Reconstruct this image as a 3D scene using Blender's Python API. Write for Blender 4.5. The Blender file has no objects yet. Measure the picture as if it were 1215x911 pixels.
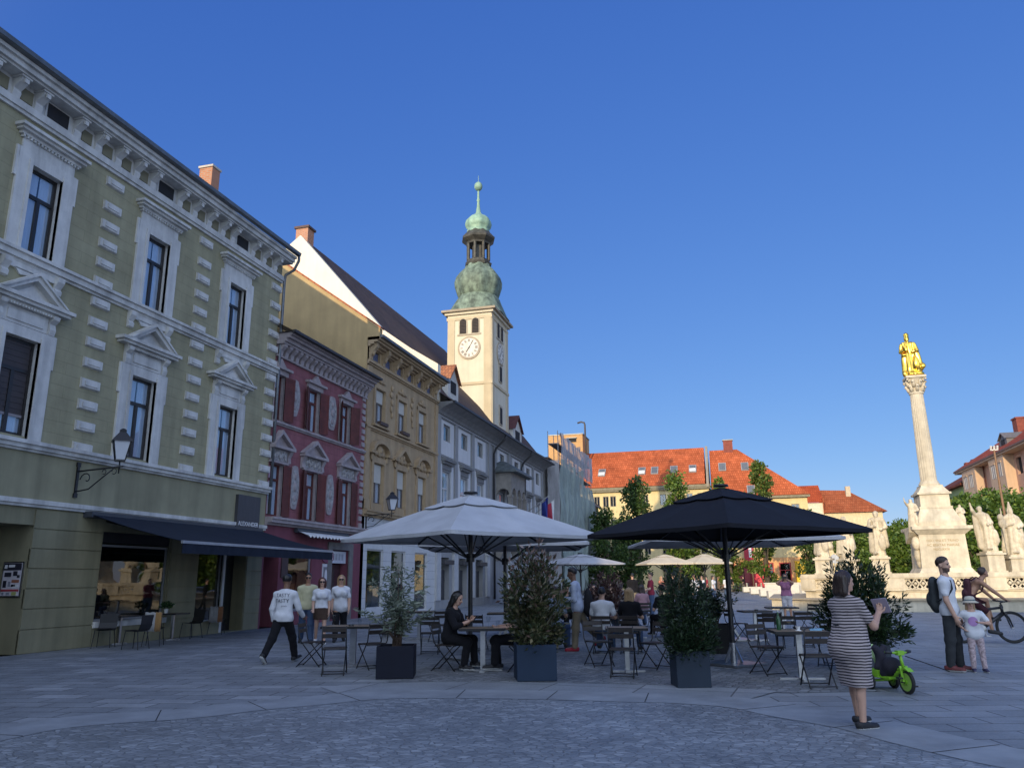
import bpy, math, random
import numpy as np
from mathutils import Vector, Matrix
from mathutils.bvhtree import BVHTree

R = math.radians
sc = bpy.context.scene
col = sc.collection
rnd = random.Random(7)

# ------------------------------------------------------------------ camera
CAM_H, FPX, PW, PH = 1.57, 920.0, 1215.0, 911.0
PITCH, YAW, ROLL = math.atan((688.0 - PH / 2) / FPX), R(15.25), R(0.6)
_F = Vector((-math.sin(YAW) * math.cos(PITCH), math.cos(YAW) * math.cos(PITCH), math.sin(PITCH)))
_R0 = Vector((math.cos(YAW), math.sin(YAW), 0))
_U0 = _R0.cross(_F)
_R = _R0 * math.cos(ROLL) - _U0 * math.sin(ROLL)
_U = _U0 * math.cos(ROLL) + _R0 * math.sin(ROLL)
cam_d = bpy.data.cameras.new('camera')
cam = bpy.data.objects.new('camera', cam_d)
col.objects.link(cam)
cam.matrix_world = Matrix(((_R.x, _U.x, -_F.x, 0), (_R.y, _U.y, -_F.y, 0), (_R.z, _U.z, -_F.z, CAM_H), (0, 0, 0, 1)))
cam_d.sensor_width = 36.0
cam_d.lens = FPX * 36.0 / PW
cam_d.clip_start, cam_d.clip_end = 0.1, 4000
sc.camera = cam

# ------------------------------------------------------------------ sky and sun
SUN_EL, SUN_AZ = 13.6, 9.8           # light travels towards +Y and a little +X
world = bpy.data.worlds.new('World')
sc.world = world
world.use_nodes = True
wn, wl = world.node_tree.nodes, world.node_tree.links
bg = wn['Background']
sky = wn.new('ShaderNodeTexSky')
sky.sky_type = 'NISHITA'
sky.sun_disc = False
sky.sun_elevation = R(SUN_EL)
sky.sun_rotation = R(180 + SUN_AZ)
sky.altitude = 300
sky.air_density, sky.dust_density, sky.ozone_density = 1.0, 0.0, 3.0
# the clear evening sky: each channel's contrast is compressed, and an added glow on the unseen sun side, behind the camera, lifts the shade
sep = wn.new('ShaderNodeSeparateColor'); cmb = wn.new('ShaderNodeCombineColor')
wl.new(sky.outputs[0], sep.inputs[0])
for ch, g_, k_ in ((0, .93, .30), (1, .735, .486), (2, .42, 1.34)):
    pw = wn.new('ShaderNodeMath'); pw.operation = 'POWER'; pw.inputs[1].default_value = g_
    ml = wn.new('ShaderNodeMath'); ml.operation = 'MULTIPLY'; ml.inputs[1].default_value = k_
    wl.new(sep.outputs[ch], pw.inputs[0]); wl.new(pw.outputs[0], ml.inputs[0]); wl.new(ml.outputs[0], cmb.inputs[ch])
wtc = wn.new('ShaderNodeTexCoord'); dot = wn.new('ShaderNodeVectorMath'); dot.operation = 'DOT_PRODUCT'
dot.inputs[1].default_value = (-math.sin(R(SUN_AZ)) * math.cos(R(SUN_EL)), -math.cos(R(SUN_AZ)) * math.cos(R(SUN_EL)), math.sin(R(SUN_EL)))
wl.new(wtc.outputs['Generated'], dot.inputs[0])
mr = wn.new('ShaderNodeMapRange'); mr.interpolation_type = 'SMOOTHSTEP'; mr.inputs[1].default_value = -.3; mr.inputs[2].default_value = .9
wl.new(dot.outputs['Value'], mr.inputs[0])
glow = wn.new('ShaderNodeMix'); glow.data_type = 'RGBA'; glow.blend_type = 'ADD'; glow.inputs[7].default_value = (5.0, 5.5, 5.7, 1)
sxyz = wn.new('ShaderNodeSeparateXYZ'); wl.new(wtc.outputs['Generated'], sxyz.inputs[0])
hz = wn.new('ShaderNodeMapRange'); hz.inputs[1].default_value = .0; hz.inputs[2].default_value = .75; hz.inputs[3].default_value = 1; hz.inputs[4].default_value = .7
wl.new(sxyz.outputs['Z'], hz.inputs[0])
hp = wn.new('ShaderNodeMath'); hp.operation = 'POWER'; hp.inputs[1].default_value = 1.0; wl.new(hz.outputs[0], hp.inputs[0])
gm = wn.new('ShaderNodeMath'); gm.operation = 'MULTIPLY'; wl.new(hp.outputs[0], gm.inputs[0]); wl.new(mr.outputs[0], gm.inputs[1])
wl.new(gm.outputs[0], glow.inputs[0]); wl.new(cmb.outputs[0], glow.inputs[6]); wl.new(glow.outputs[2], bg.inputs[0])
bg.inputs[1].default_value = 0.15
sun_d = bpy.data.lights.new('sun', 'SUN')
sun = bpy.data.objects.new('sun', sun_d)
col.objects.link(sun)
sun_d.energy, sun_d.angle, sun_d.color = 2.15, R(0.55), (1.0, 0.80, 0.52)
_d = Vector((math.sin(R(SUN_AZ)) * math.cos(R(SUN_EL)), math.cos(R(SUN_AZ)) * math.cos(R(SUN_EL)), -math.sin(R(SUN_EL))))
sun.rotation_euler = _d.to_track_quat('-Z', 'Y').to_euler()
sun.location = (-8, -50, 40)
sc.view_settings.view_transform = 'Standard'
sc.view_settings.look = 'None'
sc.view_settings.exposure = 0.9
sc.view_settings.gamma = 1
sc.render.film_transparent = False
sc.render.engine = 'CYCLES'
sc.cycles.max_bounces = 6
sc.cycles.transparent_max_bounces = 12
sc.cycles.use_denoising = True

def ray(px, py):
    return _F * FPX + _R * (px - PW / 2) - _U * (py - PH / 2)
def gp(px, py, z=0.0):
    d = ray(px, py); t = (z - CAM_H) / d.z
    return Vector((d.x * t, d.y * t, z))
def at(px, py, Y):
    d = ray(px, py); t = Y / d.y
    return Vector((d.x * t, Y, CAM_H + d.z * t))

# ------------------------------------------------------------------ mesh helpers
class MB:
    def __init__(s): s.v, s.f, s.m, s.s = [], [], [], []
    def add(s, vs, fs, mi=0, smooth=False):
        n = len(s.v); s.v += [tuple(v) for v in vs]
        for f in fs:
            s.f.append(tuple(i + n for i in f)); s.m.append(mi); s.s.append(smooth)
        return s
    def box(s, x0, x1, y0, y1, z0, z1, mi=0):
        return s.add([(x0, y0, z0), (x1, y0, z0), (x1, y1, z0), (x0, y1, z0), (x0, y0, z1), (x1, y0, z1), (x1, y1, z1), (x0, y1, z1)],
                     [(0, 3, 2, 1), (4, 5, 6, 7), (0, 1, 5, 4), (1, 2, 6, 5), (2, 3, 7, 6), (3, 0, 4, 7)], mi)
    def fb(s, x0, x1, z0, z1, d0, d1, mi=0):       # facade box: d = distance out of the wall
        return s.box(x0, x1, -d1, -d0, z0, z1, mi)
    def obox(s, c, size, M, mi=0):
        c = Vector(c); h = [a / 2 for a in size]
        vs = [c + M @ Vector((sx * h[0], sy * h[1], sz * h[2])) for sz in (-1, 1) for sx, sy in ((-1, -1), (1, -1), (1, 1), (-1, 1))]
        return s.add(vs, [(0, 3, 2, 1), (4, 5, 6, 7), (0, 1, 5, 4), (1, 2, 6, 5), (2, 3, 7, 6), (3, 0, 4, 7)], mi)
    def beam(s, p0, p1, w, t, up=(0, 0, 1), mi=0):
        p0, p1 = Vector(p0), Vector(p1); z = (p1 - p0); L = z.length; z.normalize()
        x = Vector(up).cross(z)
        if x.length < 1e-4: x = Vector((1, 0, 0)).cross(z)
        x.normalize(); y = z.cross(x)
        M = Matrix((x, y, z)).transposed()
        return s.obox((p0 + p1) / 2, (w, t, L), M, mi)
    def prism(s, poly, y0, y1, mi=0):               # poly in (x,z), extruded along y
        n = len(poly); vs = [(x, y0, z) for x, z in poly] + [(x, y1, z) for x, z in poly]
        a = sum(poly[i][0] * poly[(i + 1) % n][1] - poly[(i + 1) % n][0] * poly[i][1] for i in range(n))
        fr = tuple(range(n)); bk = tuple(range(2 * n - 1, n - 1, -1))
        sd = [(i, n + i, n + (i + 1) % n, (i + 1) % n) for i in range(n)]
        if a < 0:
            fr, bk = fr[::-1], bk[::-1]; sd = [q[::-1] for q in sd]
        return s.add(vs, [fr, bk] + sd, mi)
    def prismx(s, poly, x0, x1, mi=0):              # poly in (y,z), extruded along x
        n = len(poly); vs = [(x0, y, z) for y, z in poly] + [(x1, y, z) for y, z in poly]
        a = sum(poly[i][0] * poly[(i + 1) % n][1] - poly[(i + 1) % n][0] * poly[i][1] for i in range(n))
        fr = tuple(range(n - 1, -1, -1)); bk = tuple(range(n, 2 * n)); sd = [(i, (i + 1) % n, n + (i + 1) % n, n + i) for i in range(n)]
        if a < 0:
            fr, bk = fr[::-1], bk[::-1]; sd = [q[::-1] for q in sd]
        return s.add(vs, [fr, bk] + sd, mi)
    def slab(s, poly, z0, z1, mi=0):                # poly in (x,y)
        n = len(poly); vs = [(x, y, z0) for x, y in poly] + [(x, y, z1) for x, y in poly]
        a = sum(poly[i][0] * poly[(i + 1) % n][1] - poly[(i + 1) % n][0] * poly[i][1] for i in range(n))
        fr = tuple(range(n - 1, -1, -1)); bk = tuple(range(n, 2 * n)); sd = [(i, (i + 1) % n, n + (i + 1) % n, n + i) for i in range(n)]
        if a < 0:
            fr, bk = fr[::-1], bk[::-1]; sd = [q[::-1] for q in sd]
        return s.add(vs, [fr, bk] + sd, mi)
    def cyl(s, p0, p1, r0, r1=None, n=10, mi=0, smooth=True, caps=True):
        r1 = r0 if r1 is None else r1
        p0, p1 = Vector(p0), Vector(p1); z = (p1 - p0).normalized()
        x = z.orthogonal().normalized(); y = z.cross(x)
        vs = []
        for p, r in ((p0, r0), (p1, r1)):
            for i in range(n):
                a = 2 * math.pi * i / n; vs.append(p + x * (r * math.cos(a)) + y * (r * math.sin(a)))
        s.add(vs, [(i, (i + 1) % n, n + (i + 1) % n, n + i) for i in range(n)], mi, smooth)
        if caps: s.add(vs, [tuple(range(n - 1, -1, -1)), tuple(range(n, 2 * n))], mi)
        return s
    def tube(s, pts, r, n=8, mi=0, closed=False):
        pts = [Vector(p) for p in pts]; N = len(pts); vs = []; prev = None
        rr = r if isinstance(r, (list, tuple)) else [r] * N
        for i, p in enumerate(pts):
            t = (pts[(i + 1) % N] - pts[i - 1]) if closed else (pts[min(i + 1, N - 1)] - pts[max(i - 1, 0)])
            t.normalize()
            x = t.orthogonal() if prev is None else prev - t * prev.dot(t)
            if x.length < 1e-5: x = t.orthogonal()
            x.normalize(); prev = x; y = t.cross(x)
            for k in range(n):
                a = 2 * math.pi * k / n; vs.append(p + x * (rr[i] * math.cos(a)) + y * (rr[i] * math.sin(a)))
        fs = []
        for i in range(N if closed else N - 1):
            j = (i + 1) % N
            for k in range(n): fs.append((i * n + k, i * n + (k + 1) % n, j * n + (k + 1) % n, j * n + k))
        if not closed: fs += [tuple(range(n - 1, -1, -1)), tuple(range((N - 1) * n, N * n))]
        return s.add(vs, fs, mi, True)
    def lathe(s, prof, n=24, c=(0, 0, 0), mi=0, smooth=True, mod=None):
        vs = []; c = Vector(c)
        for r, z in prof:
            for k in range(n):
                a = 2 * math.pi * k / n; q = r * (mod(a, z) if mod else 1)
                vs.append((c.x + q * math.cos(a), c.y + q * math.sin(a), c.z + z))
        fs = [(i * n + k, i * n + (k + 1) % n, (i + 1) * n + (k + 1) % n, (i + 1) * n + k) for i in range(len(prof) - 1) for k in range(n)]
        s.add(vs, fs, mi, smooth)
        s.add([vs[i] for i in range(n)], [tuple(range(n - 1, -1, -1))], mi)
        return s.add([vs[(len(prof) - 1) * n + i] for i in range(n)], [tuple(range(n))], mi)
    def ell(s, c, r, n=12, mi=0):
        prof = [(max(1e-4, math.sin(math.pi * i / n)), -math.cos(math.pi * i / n)) for i in range(n + 1)]
        vs = []; m = n + 4
        for a, z in prof:
            for k in range(m):
                t = 2 * math.pi * k / m; vs.append((c[0] + r[0] * a * math.cos(t), c[1] + r[1] * a * math.sin(t), c[2] + r[2] * z))
        return s.add(vs, [(i * m + k, i * m + (k + 1) % m, (i + 1) * m + (k + 1) % m, (i + 1) * m + k) for i in range(n) for k in range(m)], mi, True)
    def wall(s, x0, x1, z0, z1, holes, y=0.0, mi=0, mr=0, mb=1):
        xs = sorted({x0, x1} | {h[0] for h in holes} | {h[1] for h in holes}); zs = sorted({z0, z1} | {h[2] for h in holes} | {h[3] for h in holes})
        xs = [x for x in xs if x0 <= x <= x1]; zs = [z for z in zs if z0 <= z <= z1]
        for i in range(len(xs) - 1):
            for j in range(len(zs) - 1):
                cx, cz = (xs[i] + xs[i + 1]) / 2, (zs[j] + zs[j + 1]) / 2
                if any(h[0] < cx < h[1] and h[2] < cz < h[3] for h in holes): continue
                s.add([(xs[i], y, zs[j]), (xs[i + 1], y, zs[j]), (xs[i + 1], y, zs[j + 1]), (xs[i], y, zs[j + 1])], [(0, 1, 2, 3)], mi)
        for h in holes:
            a, b, c, d, D = h[:5]; Y = y + D
            s.add([(a, y, c), (a, Y, c), (a, Y, d), (a, y, d)], [(0, 1, 2, 3)], mr)
            s.add([(b, y, c), (b, Y, c), (b, Y, d), (b, y, d)], [(3, 2, 1, 0)], mr)
            s.add([(a, y, d), (b, y, d), (b, Y, d), (a, Y, d)], [(3, 2, 1, 0)], mr)
            s.add([(a, y, c), (b, y, c), (b, Y, c), (a, Y, c)], [(0, 1, 2, 3)], mr)
            s.add([(a, Y, c), (b, Y, c), (b, Y, d), (a, Y, d)], [(0, 1, 2, 3)], mb)
        return s
    def mesh(s, name, mats):
        me = bpy.data.meshes.new(name); me.from_pydata(s.v, [], s.f)
        for m in (mats if isinstance(mats, (list, tuple)) else [mats]): me.materials.append(m)
        if s.f:
            me.polygons.foreach_set('material_index', s.m); me.polygons.foreach_set('use_smooth', s.s)
        me.update(); return me
    def build(s, name, mats, parent=None, loc=None, rot=None):
        return link(name, s.mesh(name, mats), parent, loc, rot)

def link(name, me, parent=None, loc=None, rot=None):
    o = bpy.data.objects.new(name, me); col.objects.link(o)
    if parent is not None: o.parent = parent
    if loc is not None: o.location = loc
    if rot is not None: o.rotation_euler = (0, 0, rot) if not isinstance(rot, (tuple, list)) else rot
    return o
def tag(o, label=None, cat=None, group=None, kind=None):
    if label: o['label'] = label
    if cat: o['category'] = cat
    if group: o['group'] = group
    if kind: o['kind'] = kind
    return o
def thing(name, label, cat, loc=(0, 0, 0), rz=0.0, group=None):
    o = bpy.data.objects.new(name, None); col.objects.link(o)
    o.empty_display_size = 0.2
    o.location = loc; o.rotation_euler = (0, 0, rz)
    return tag(o, label, cat, group)
def kids(o): return [c for c in list(bpy.data.objects) if c.parent == o]
_tree = {}
def dup(root, loc, rz, label=None, group=None):
    if root.name not in _tree: _tree[root.name] = [(c, kids(c)) for c in kids(root)]
    r = root.copy(); col.objects.link(r); r.location = loc; r.rotation_euler = (0, 0, rz)
    if label: r['label'] = label
    if group: r['group'] = group
    for ch, gs in _tree[root.name]:
        c = ch.copy(); col.objects.link(c); c.parent = r
        for g in gs:
            d = g.copy(); col.objects.link(d); d.parent = c
    return r
def text_mesh(name, body, size, mats, parent, loc, rot, extrude=0.004, align='CENTER'):
    cu = bpy.data.curves.new(name, 'FONT'); cu.body = body; cu.size = size; cu.extrude = extrude; cu.align_x = align; cu.align_y = 'CENTER'
    t = bpy.data.objects.new('tmp', cu); col.objects.link(t)
    dg = bpy.context.evaluated_depsgraph_get()
    me = bpy.data.meshes.new_from_object(t.evaluated_get(dg)); bpy.data.objects.remove(t); bpy.data.curves.remove(cu)
    me.materials.clear(); me.materials.append(mats)
    return link(name, me, parent, loc, rot)

# ------------------------------------------------------------------ materials
def _nt(name):
    m = bpy.data.materials.new(name); m.use_nodes = True
    return m, m.node_tree.nodes, m.node_tree.links, m.node_tree.nodes['Principled BSDF']
def _ramp(n, l, src, c0, c1, p0=0.3, p1=0.7):
    r = n.new('ShaderNodeValToRGB'); e = r.color_ramp.elements
    e[0].position, e[1].position = p0, p1; e[0].color = (*c0, 1); e[1].color = (*c1, 1)
    l.new(src, r.inputs[0]); return r.outputs[0]
def _mix(n, l, a, b, f, mode='MIX'):
    m = n.new('ShaderNodeMix'); m.data_type = 'RGBA'; m.blend_type = mode
    for sock, v in ((m.inputs[0], f), (m.inputs[6], a), (m.inputs[7], b)):
        if hasattr(v, 'links'): l.new(v, sock)
        elif isinstance(v, (int, float)): sock.default_value = v
        else: sock.default_value = (*v, 1)
    return m.outputs[2]
def _noise(n, l, vec, scale, detail=4, rough=.6):
    t = n.new('ShaderNodeTexNoise'); t.inputs['Scale'].default_value = scale; t.inputs['Detail'].default_value = detail; t.inputs['Roughness'].default_value = rough
    l.new(vec, t.inputs['Vector']); return t
def sc3(c, k): return tuple(min(1, x * k) for x in c)
MATS = {}
def mat(name, c, rough=.7, metal=0.0, var=.15, scale=3.0, bump=0.0, bscale=40.0, streak=0.0, spec=.5, c2=None, stretch=(1, 1, 1), sheen=0.0, trans=0.0):
    if name in MATS: return MATS[name]
    m, n, l, b = _nt(name)
    tc = n.new('ShaderNodeTexCoord'); mp = n.new('ShaderNodeMapping'); mp.inputs['Scale'].default_value = stretch
    l.new(tc.outputs['Object'], mp.inputs[0]); vec = mp.outputs[0]
    t = _noise(n, l, vec, scale)
    out = _ramp(n, l, t.outputs[0], sc3(c, 1 - var), c2 or sc3(c, 1 + var))
    if streak:
        mp2 = n.new('ShaderNodeMapping'); mp2.inputs['Scale'].default_value = (1.6, 1.6, .12); l.new(tc.outputs['Object'], mp2.inputs[0])
        t2 = _noise(n, l, mp2.outputs[0], 1.3, 5)
        out = _mix(n, l, out, _ramp(n, l, t2.outputs[0], (1 - streak,) * 3, (1, 1, 1), .35, .6), 1.0, 'MULTIPLY')
    l.new(out, b.inputs['Base Color'])
    b.inputs['Roughness'].default_value = rough; b.inputs['Metallic'].default_value = metal; b.inputs['Specular IOR Level'].default_value = spec
    if sheen: b.inputs['Sheen Weight'].default_value = sheen
    if bump:
        t3 = _noise(n, l, vec, bscale, 3); bp = n.new('ShaderNodeBump'); bp.inputs['Strength'].default_value = bump; bp.inputs['Distance'].default_value = .02
        l.new(t3.outputs[0], bp.inputs['Height']); l.new(bp.outputs[0], b.inputs['Normal'])
    if trans:
        tl = n.new('ShaderNodeBsdfTranslucent'); l.new(out, tl.inputs[0]); ms = n.new('ShaderNodeMixShader'); ms.inputs[0].default_value = trans
        l.new(b.outputs[0], ms.inputs[1]); l.new(tl.outputs[0], ms.inputs[2]); l.new(ms.outputs[0], n['Material Output'].inputs[0])
    MATS[name] = m; return m
def brick_mat(name, c1, c2, mortar, w, h, plane='xz', msize=.012, rough=.85, bump=.4, bias=0.0, offset=.5, rotz=0.0, dist=0.0, var=.25, spec=.4, vscale=1.2, soft=.1, sq=1.0, sqf=2, streak=0.0):
    if name in MATS: return MATS[name]
    m, n, l, b = _nt(name)
    tc = n.new('ShaderNodeTexCoord'); sp = n.new('ShaderNodeSeparateXYZ'); cb = n.new('ShaderNodeCombineXYZ')
    l.new(tc.outputs['Object'], sp.inputs[0])
    a, d = {'xz': ('X', 'Z'), 'xy': ('X', 'Y'), 'yz': ('Y', 'Z')}[plane]
    l.new(sp.outputs[a], cb.inputs[0]); l.new(sp.outputs[d], cb.inputs[1])
    mp = n.new('ShaderNodeMapping'); mp.inputs['Rotation'].default_value = (0, 0, rotz); l.new(cb.outputs[0], mp.inputs[0]); vec = mp.outputs[0]
    if dist:
        t = _noise(n, l, vec, 2.2, 2); va = n.new('ShaderNodeVectorMath'); va.operation = 'SCALE'; va.inputs['Scale'].default_value = dist
        vs = n.new('ShaderNodeVectorMath'); vs.operation = 'SUBTRACT'; vs.inputs[1].default_value = (.5, .5, .5); l.new(t.outputs['Color'], vs.inputs[0])
        l.new(vs.outputs[0], va.inputs[0]); ad = n.new('ShaderNodeVectorMath'); l.new(vec, ad.inputs[0]); l.new(va.outputs[0], ad.inputs[1]); vec2 = ad.outputs[0]
    else: vec2 = vec
    bt = n.new('ShaderNodeTexBrick'); l.new(vec2, bt.inputs['Vector'])
    bt.inputs['Color1'].default_value = (*c1, 1); bt.inputs['Color2'].default_value = (*c2, 1); bt.inputs['Mortar'].default_value = (*mortar, 1)
    bt.inputs['Scale'].default_value = 1; bt.inputs['Brick Width'].default_value = w; bt.inputs['Row Height'].default_value = h
    bt.inputs['Mortar Size'].default_value = msize; bt.inputs['Mortar Smooth'].default_value = soft; bt.inputs['Bias'].default_value = bias; bt.offset = offset
    bt.squash = sq; bt.squash_frequency = sqf
    t2 = _noise(n, l, tc.outputs['Object'], vscale, 6, .65)
    out = _mix(n, l, bt.outputs['Color'], _ramp(n, l, t2.outputs[0], (1 - var,) * 3, (1 + var * .6,) * 3, .3, .7), 1.0, 'MULTIPLY')
    if streak:
        mp2 = n.new('ShaderNodeMapping'); mp2.inputs['Scale'].default_value = (2.2, 2.2, .16); l.new(tc.outputs['Object'], mp2.inputs[0]); ts = _noise(n, l, mp2.outputs[0], 1.1, 6, .62)
        out = _mix(n, l, out, _ramp(n, l, ts.outputs[0], (1 - streak,) * 3, (1.04,) * 3, .32, .6), 1.0, 'MULTIPLY')
        tp = _noise(n, l, tc.outputs['Object'], .8, 7, .7); out = _mix(n, l, out, _ramp(n, l, tp.outputs[0], (1 - streak * .7, 1 - streak * .75, 1 - streak * .8), (1.06,) * 3, .36, .56), 1.0, 'MULTIPLY')
    l.new(out, b.inputs['Base Color']); b.inputs['Specular IOR Level'].default_value = spec
    t3 = _noise(n, l, tc.outputs['Object'], 30, 3)
    l.new(_ramp(n, l, t3.outputs[0], (rough - .12,) * 3, (min(1, rough + .1),) * 3), b.inputs['Roughness'])
    if bump:
        mm = n.new('ShaderNodeMath'); mm.operation = 'MULTIPLY_ADD'; mm.inputs[1].default_value = -1; l.new(bt.outputs['Fac'], mm.inputs[0])
        m2 = n.new('ShaderNodeMath'); m2.operation = 'MULTIPLY'; m2.inputs[1].default_value = .5; l.new(t3.outputs[0], m2.inputs[0]); l.new(m2.outputs[0], mm.inputs[2])
        bp = n.new('ShaderNodeBump'); bp.inputs['Strength'].default_value = bump; bp.inputs['Distance'].default_value = .02
        l.new(mm.outputs[0], bp.inputs['Height']); l.new(bp.outputs[0], b.inputs['Normal'])
    MATS[name] = m; return m
def voro_mat(name, c1, c2, joint, size, jw=.08, rough=.6, bump=.6, var=.3, rand=.85):
    m, n, l, b = _nt(name); tc = n.new('ShaderNodeTexCoord'); mp = n.new('ShaderNodeMapping'); mp.inputs['Scale'].default_value = (1 / size, 1 / (size * .72), 0); mp.inputs['Rotation'].default_value = (0, 0, R(12)); l.new(tc.outputs['Object'], mp.inputs[0])
    v1 = n.new('ShaderNodeTexVoronoi'); v2 = n.new('ShaderNodeTexVoronoi'); v2.feature = 'DISTANCE_TO_EDGE'
    for v in (v1, v2): v.voronoi_dimensions = '2D'; v.inputs['Randomness'].default_value = rand; v.inputs['Scale'].default_value = 1; l.new(mp.outputs[0], v.inputs['Vector'])
    sp = n.new('ShaderNodeSeparateColor'); l.new(v1.outputs['Color'], sp.inputs[0])
    r = n.new('ShaderNodeValToRGB'); e = r.color_ramp.elements; e[0].color = (*c1, 1); e[0].position = 0; e[1].color = (*[(x + y) / 2 for x, y in zip(c1, c2)], 1); e[1].position = .75; x = e.new(1.0); x.color = (*c2, 1); l.new(sp.outputs[0], r.inputs[0])
    j = _ramp(n, l, v2.outputs['Distance'], (0, 0, 0), (1, 1, 1), jw * .3, jw)
    out = _mix(n, l, joint, r.outputs[0], j)
    t2 = _noise(n, l, tc.outputs['Object'], .55, 6, .65); t4 = _noise(n, l, tc.outputs['Object'], 9, 3)
    out = _mix(n, l, out, _ramp(n, l, t2.outputs[0], (1 - var,) * 3, (1 + var * .5,) * 3, .3, .7), 1.0, 'MULTIPLY'); out = _mix(n, l, out, _ramp(n, l, t4.outputs[0], (.8,) * 3, (1.15,) * 3, .3, .7), 1.0, 'MULTIPLY')
    l.new(out, b.inputs['Base Color']); l.new(_ramp(n, l, t4.outputs[0], (rough - .15,) * 3, (rough + .15,) * 3), b.inputs['Roughness']); b.inputs['Specular IOR Level'].default_value = .5
    t3 = _noise(n, l, tc.outputs['Object'], 45, 2); mm = n.new('ShaderNodeMath'); mm.operation = 'MULTIPLY_ADD'; mm.inputs[1].default_value = .35; l.new(t3.outputs[0], mm.inputs[0]); l.new(j, mm.inputs[2])
    m3 = n.new('ShaderNodeMath'); m3.operation = 'MULTIPLY_ADD'; m3.inputs[1].default_value = .6; l.new(sp.outputs[1], m3.inputs[0]); l.new(mm.outputs[0], m3.inputs[2])
    bp = n.new('ShaderNodeBump'); bp.inputs['Strength'].default_value = bump; bp.inputs['Distance'].default_value = .012; l.new(m3.outputs[0], bp.inputs['Height']); l.new(bp.outputs[0], b.inputs['Normal'])
    MATS[name] = m; return m
def leaf_mat(name, c1, c2, c3=None, rough=.5, trans=.35):
    m, n, l, b = _nt(name)
    g = n.new('ShaderNodeNewGeometry'); tc = n.new('ShaderNodeTexCoord')
    r = n.new('ShaderNodeValToRGB'); e = r.color_ramp.elements
    e[0].color = (*c1, 1); e[1].color = (*c2, 1); e[0].position = 0; e[1].position = .8
    if c3: x = e.new(1.0); x.color = (*c3, 1)
    l.new(g.outputs['Random Per Island'], r.inputs[0])
    t = _noise(n, l, tc.outputs['Object'], 1.1, 2)
    out = _mix(n, l, r.outputs[0], _ramp(n, l, t.outputs[0], (.72,) * 3, (1.2,) * 3), 1.0, 'MULTIPLY')
    l.new(out, b.inputs['Base Color']); b.inputs['Roughness'].default_value = rough
    tl = n.new('ShaderNodeBsdfTranslucent'); l.new(out, tl.inputs[0]); ms = n.new('ShaderNodeMixShader'); ms.inputs[0].default_value = trans
    l.new(b.outputs[0], ms.inputs[1]); l.new(tl.outputs[0], ms.inputs[2]); l.new(ms.outputs[0], n['Material Output'].inputs[0])
    return m
def glass_mat(name, tint=(.9, .95, 1), ior=1.6, base=.06):
    m, n, l, b = _nt(name); n.remove(b)
    tr = n.new('ShaderNodeBsdfTransparent'); tr.inputs[0].default_value = (*tint, 1)
    gl = n.new('ShaderNodeBsdfGlossy'); gl.inputs['Roughness'].default_value = .015
    fr = n.new('ShaderNodeFresnel'); fr.inputs[0].default_value = ior
    tc = n.new('ShaderNodeTexCoord'); t = _noise(n, l, tc.outputs['Object'], .9, 1); bp = n.new('ShaderNodeBump'); bp.inputs['Strength'].default_value = .06; bp.inputs['Distance'].default_value = .05
    l.new(t.outputs[0], bp.inputs['Height']); l.new(bp.outputs[0], gl.inputs['Normal'])
    ad = n.new('ShaderNodeMath'); ad.operation = 'ADD'; ad.inputs[1].default_value = base; ad.use_clamp = True; l.new(fr.outputs[0], ad.inputs[0])
    gb = n.new('ShaderNodeNewGeometry'); iv = n.new('ShaderNodeMath'); iv.operation = 'SUBTRACT'; iv.inputs[0].default_value = 1; l.new(gb.outputs['Backfacing'], iv.inputs[1])
    fm = n.new('ShaderNodeMath'); fm.operation = 'MULTIPLY'; l.new(ad.outputs[0], fm.inputs[0]); l.new(iv.outputs[0], fm.inputs[1])      # no mirror on the inner face of a pane
    ms = n.new('ShaderNodeMixShader'); l.new(fm.outputs[0], ms.inputs[0]); l.new(tr.outputs[0], ms.inputs[1]); l.new(gl.outputs[0], ms.inputs[2])
    l.new(ms.outputs[0], n['Material Output'].inputs[0])
    return m

GLASS = glass_mat('window_glass', (.9, .95, 1), 1.75, .12)
SHOPGLASS = glass_mat('shop_glass', (.5, .55, .6), 1.6, .05)
DARK = mat('dark_interior', (.018, .018, .02), .9)
WHITE = mat('white_trim', (.62, .61, .57), .8, var=.10, scale=3, bump=.25, bscale=25, streak=.34)
CURT = mat('curtain_cloth', (.62, .64, .66), .9, var=.08, scale=2, stretch=(9, 9, .6))
BLACKM = mat('black_metal', (.012, .012, .014), .38, var=.3, spec=.5)
DFRAME = mat('dark_window_frame', (.022, .019, .017), .4, var=.2)
STEEL = mat('brushed_steel', (.42, .43, .45), .32, 1.0, var=.12, scale=12)
ZINC = mat('dull_zinc', (.16, .17, .18), .5, .7, var=.2)
STONE = mat('pale_limestone', (.62, .545, .41), .85, var=.17, scale=2.2, bump=.35, bscale=18, streak=.28)
STONE2 = mat('statue_limestone', (.62, .54, .40), .85, var=.24, scale=4, bump=.4, bscale=22, streak=.38)

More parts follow.
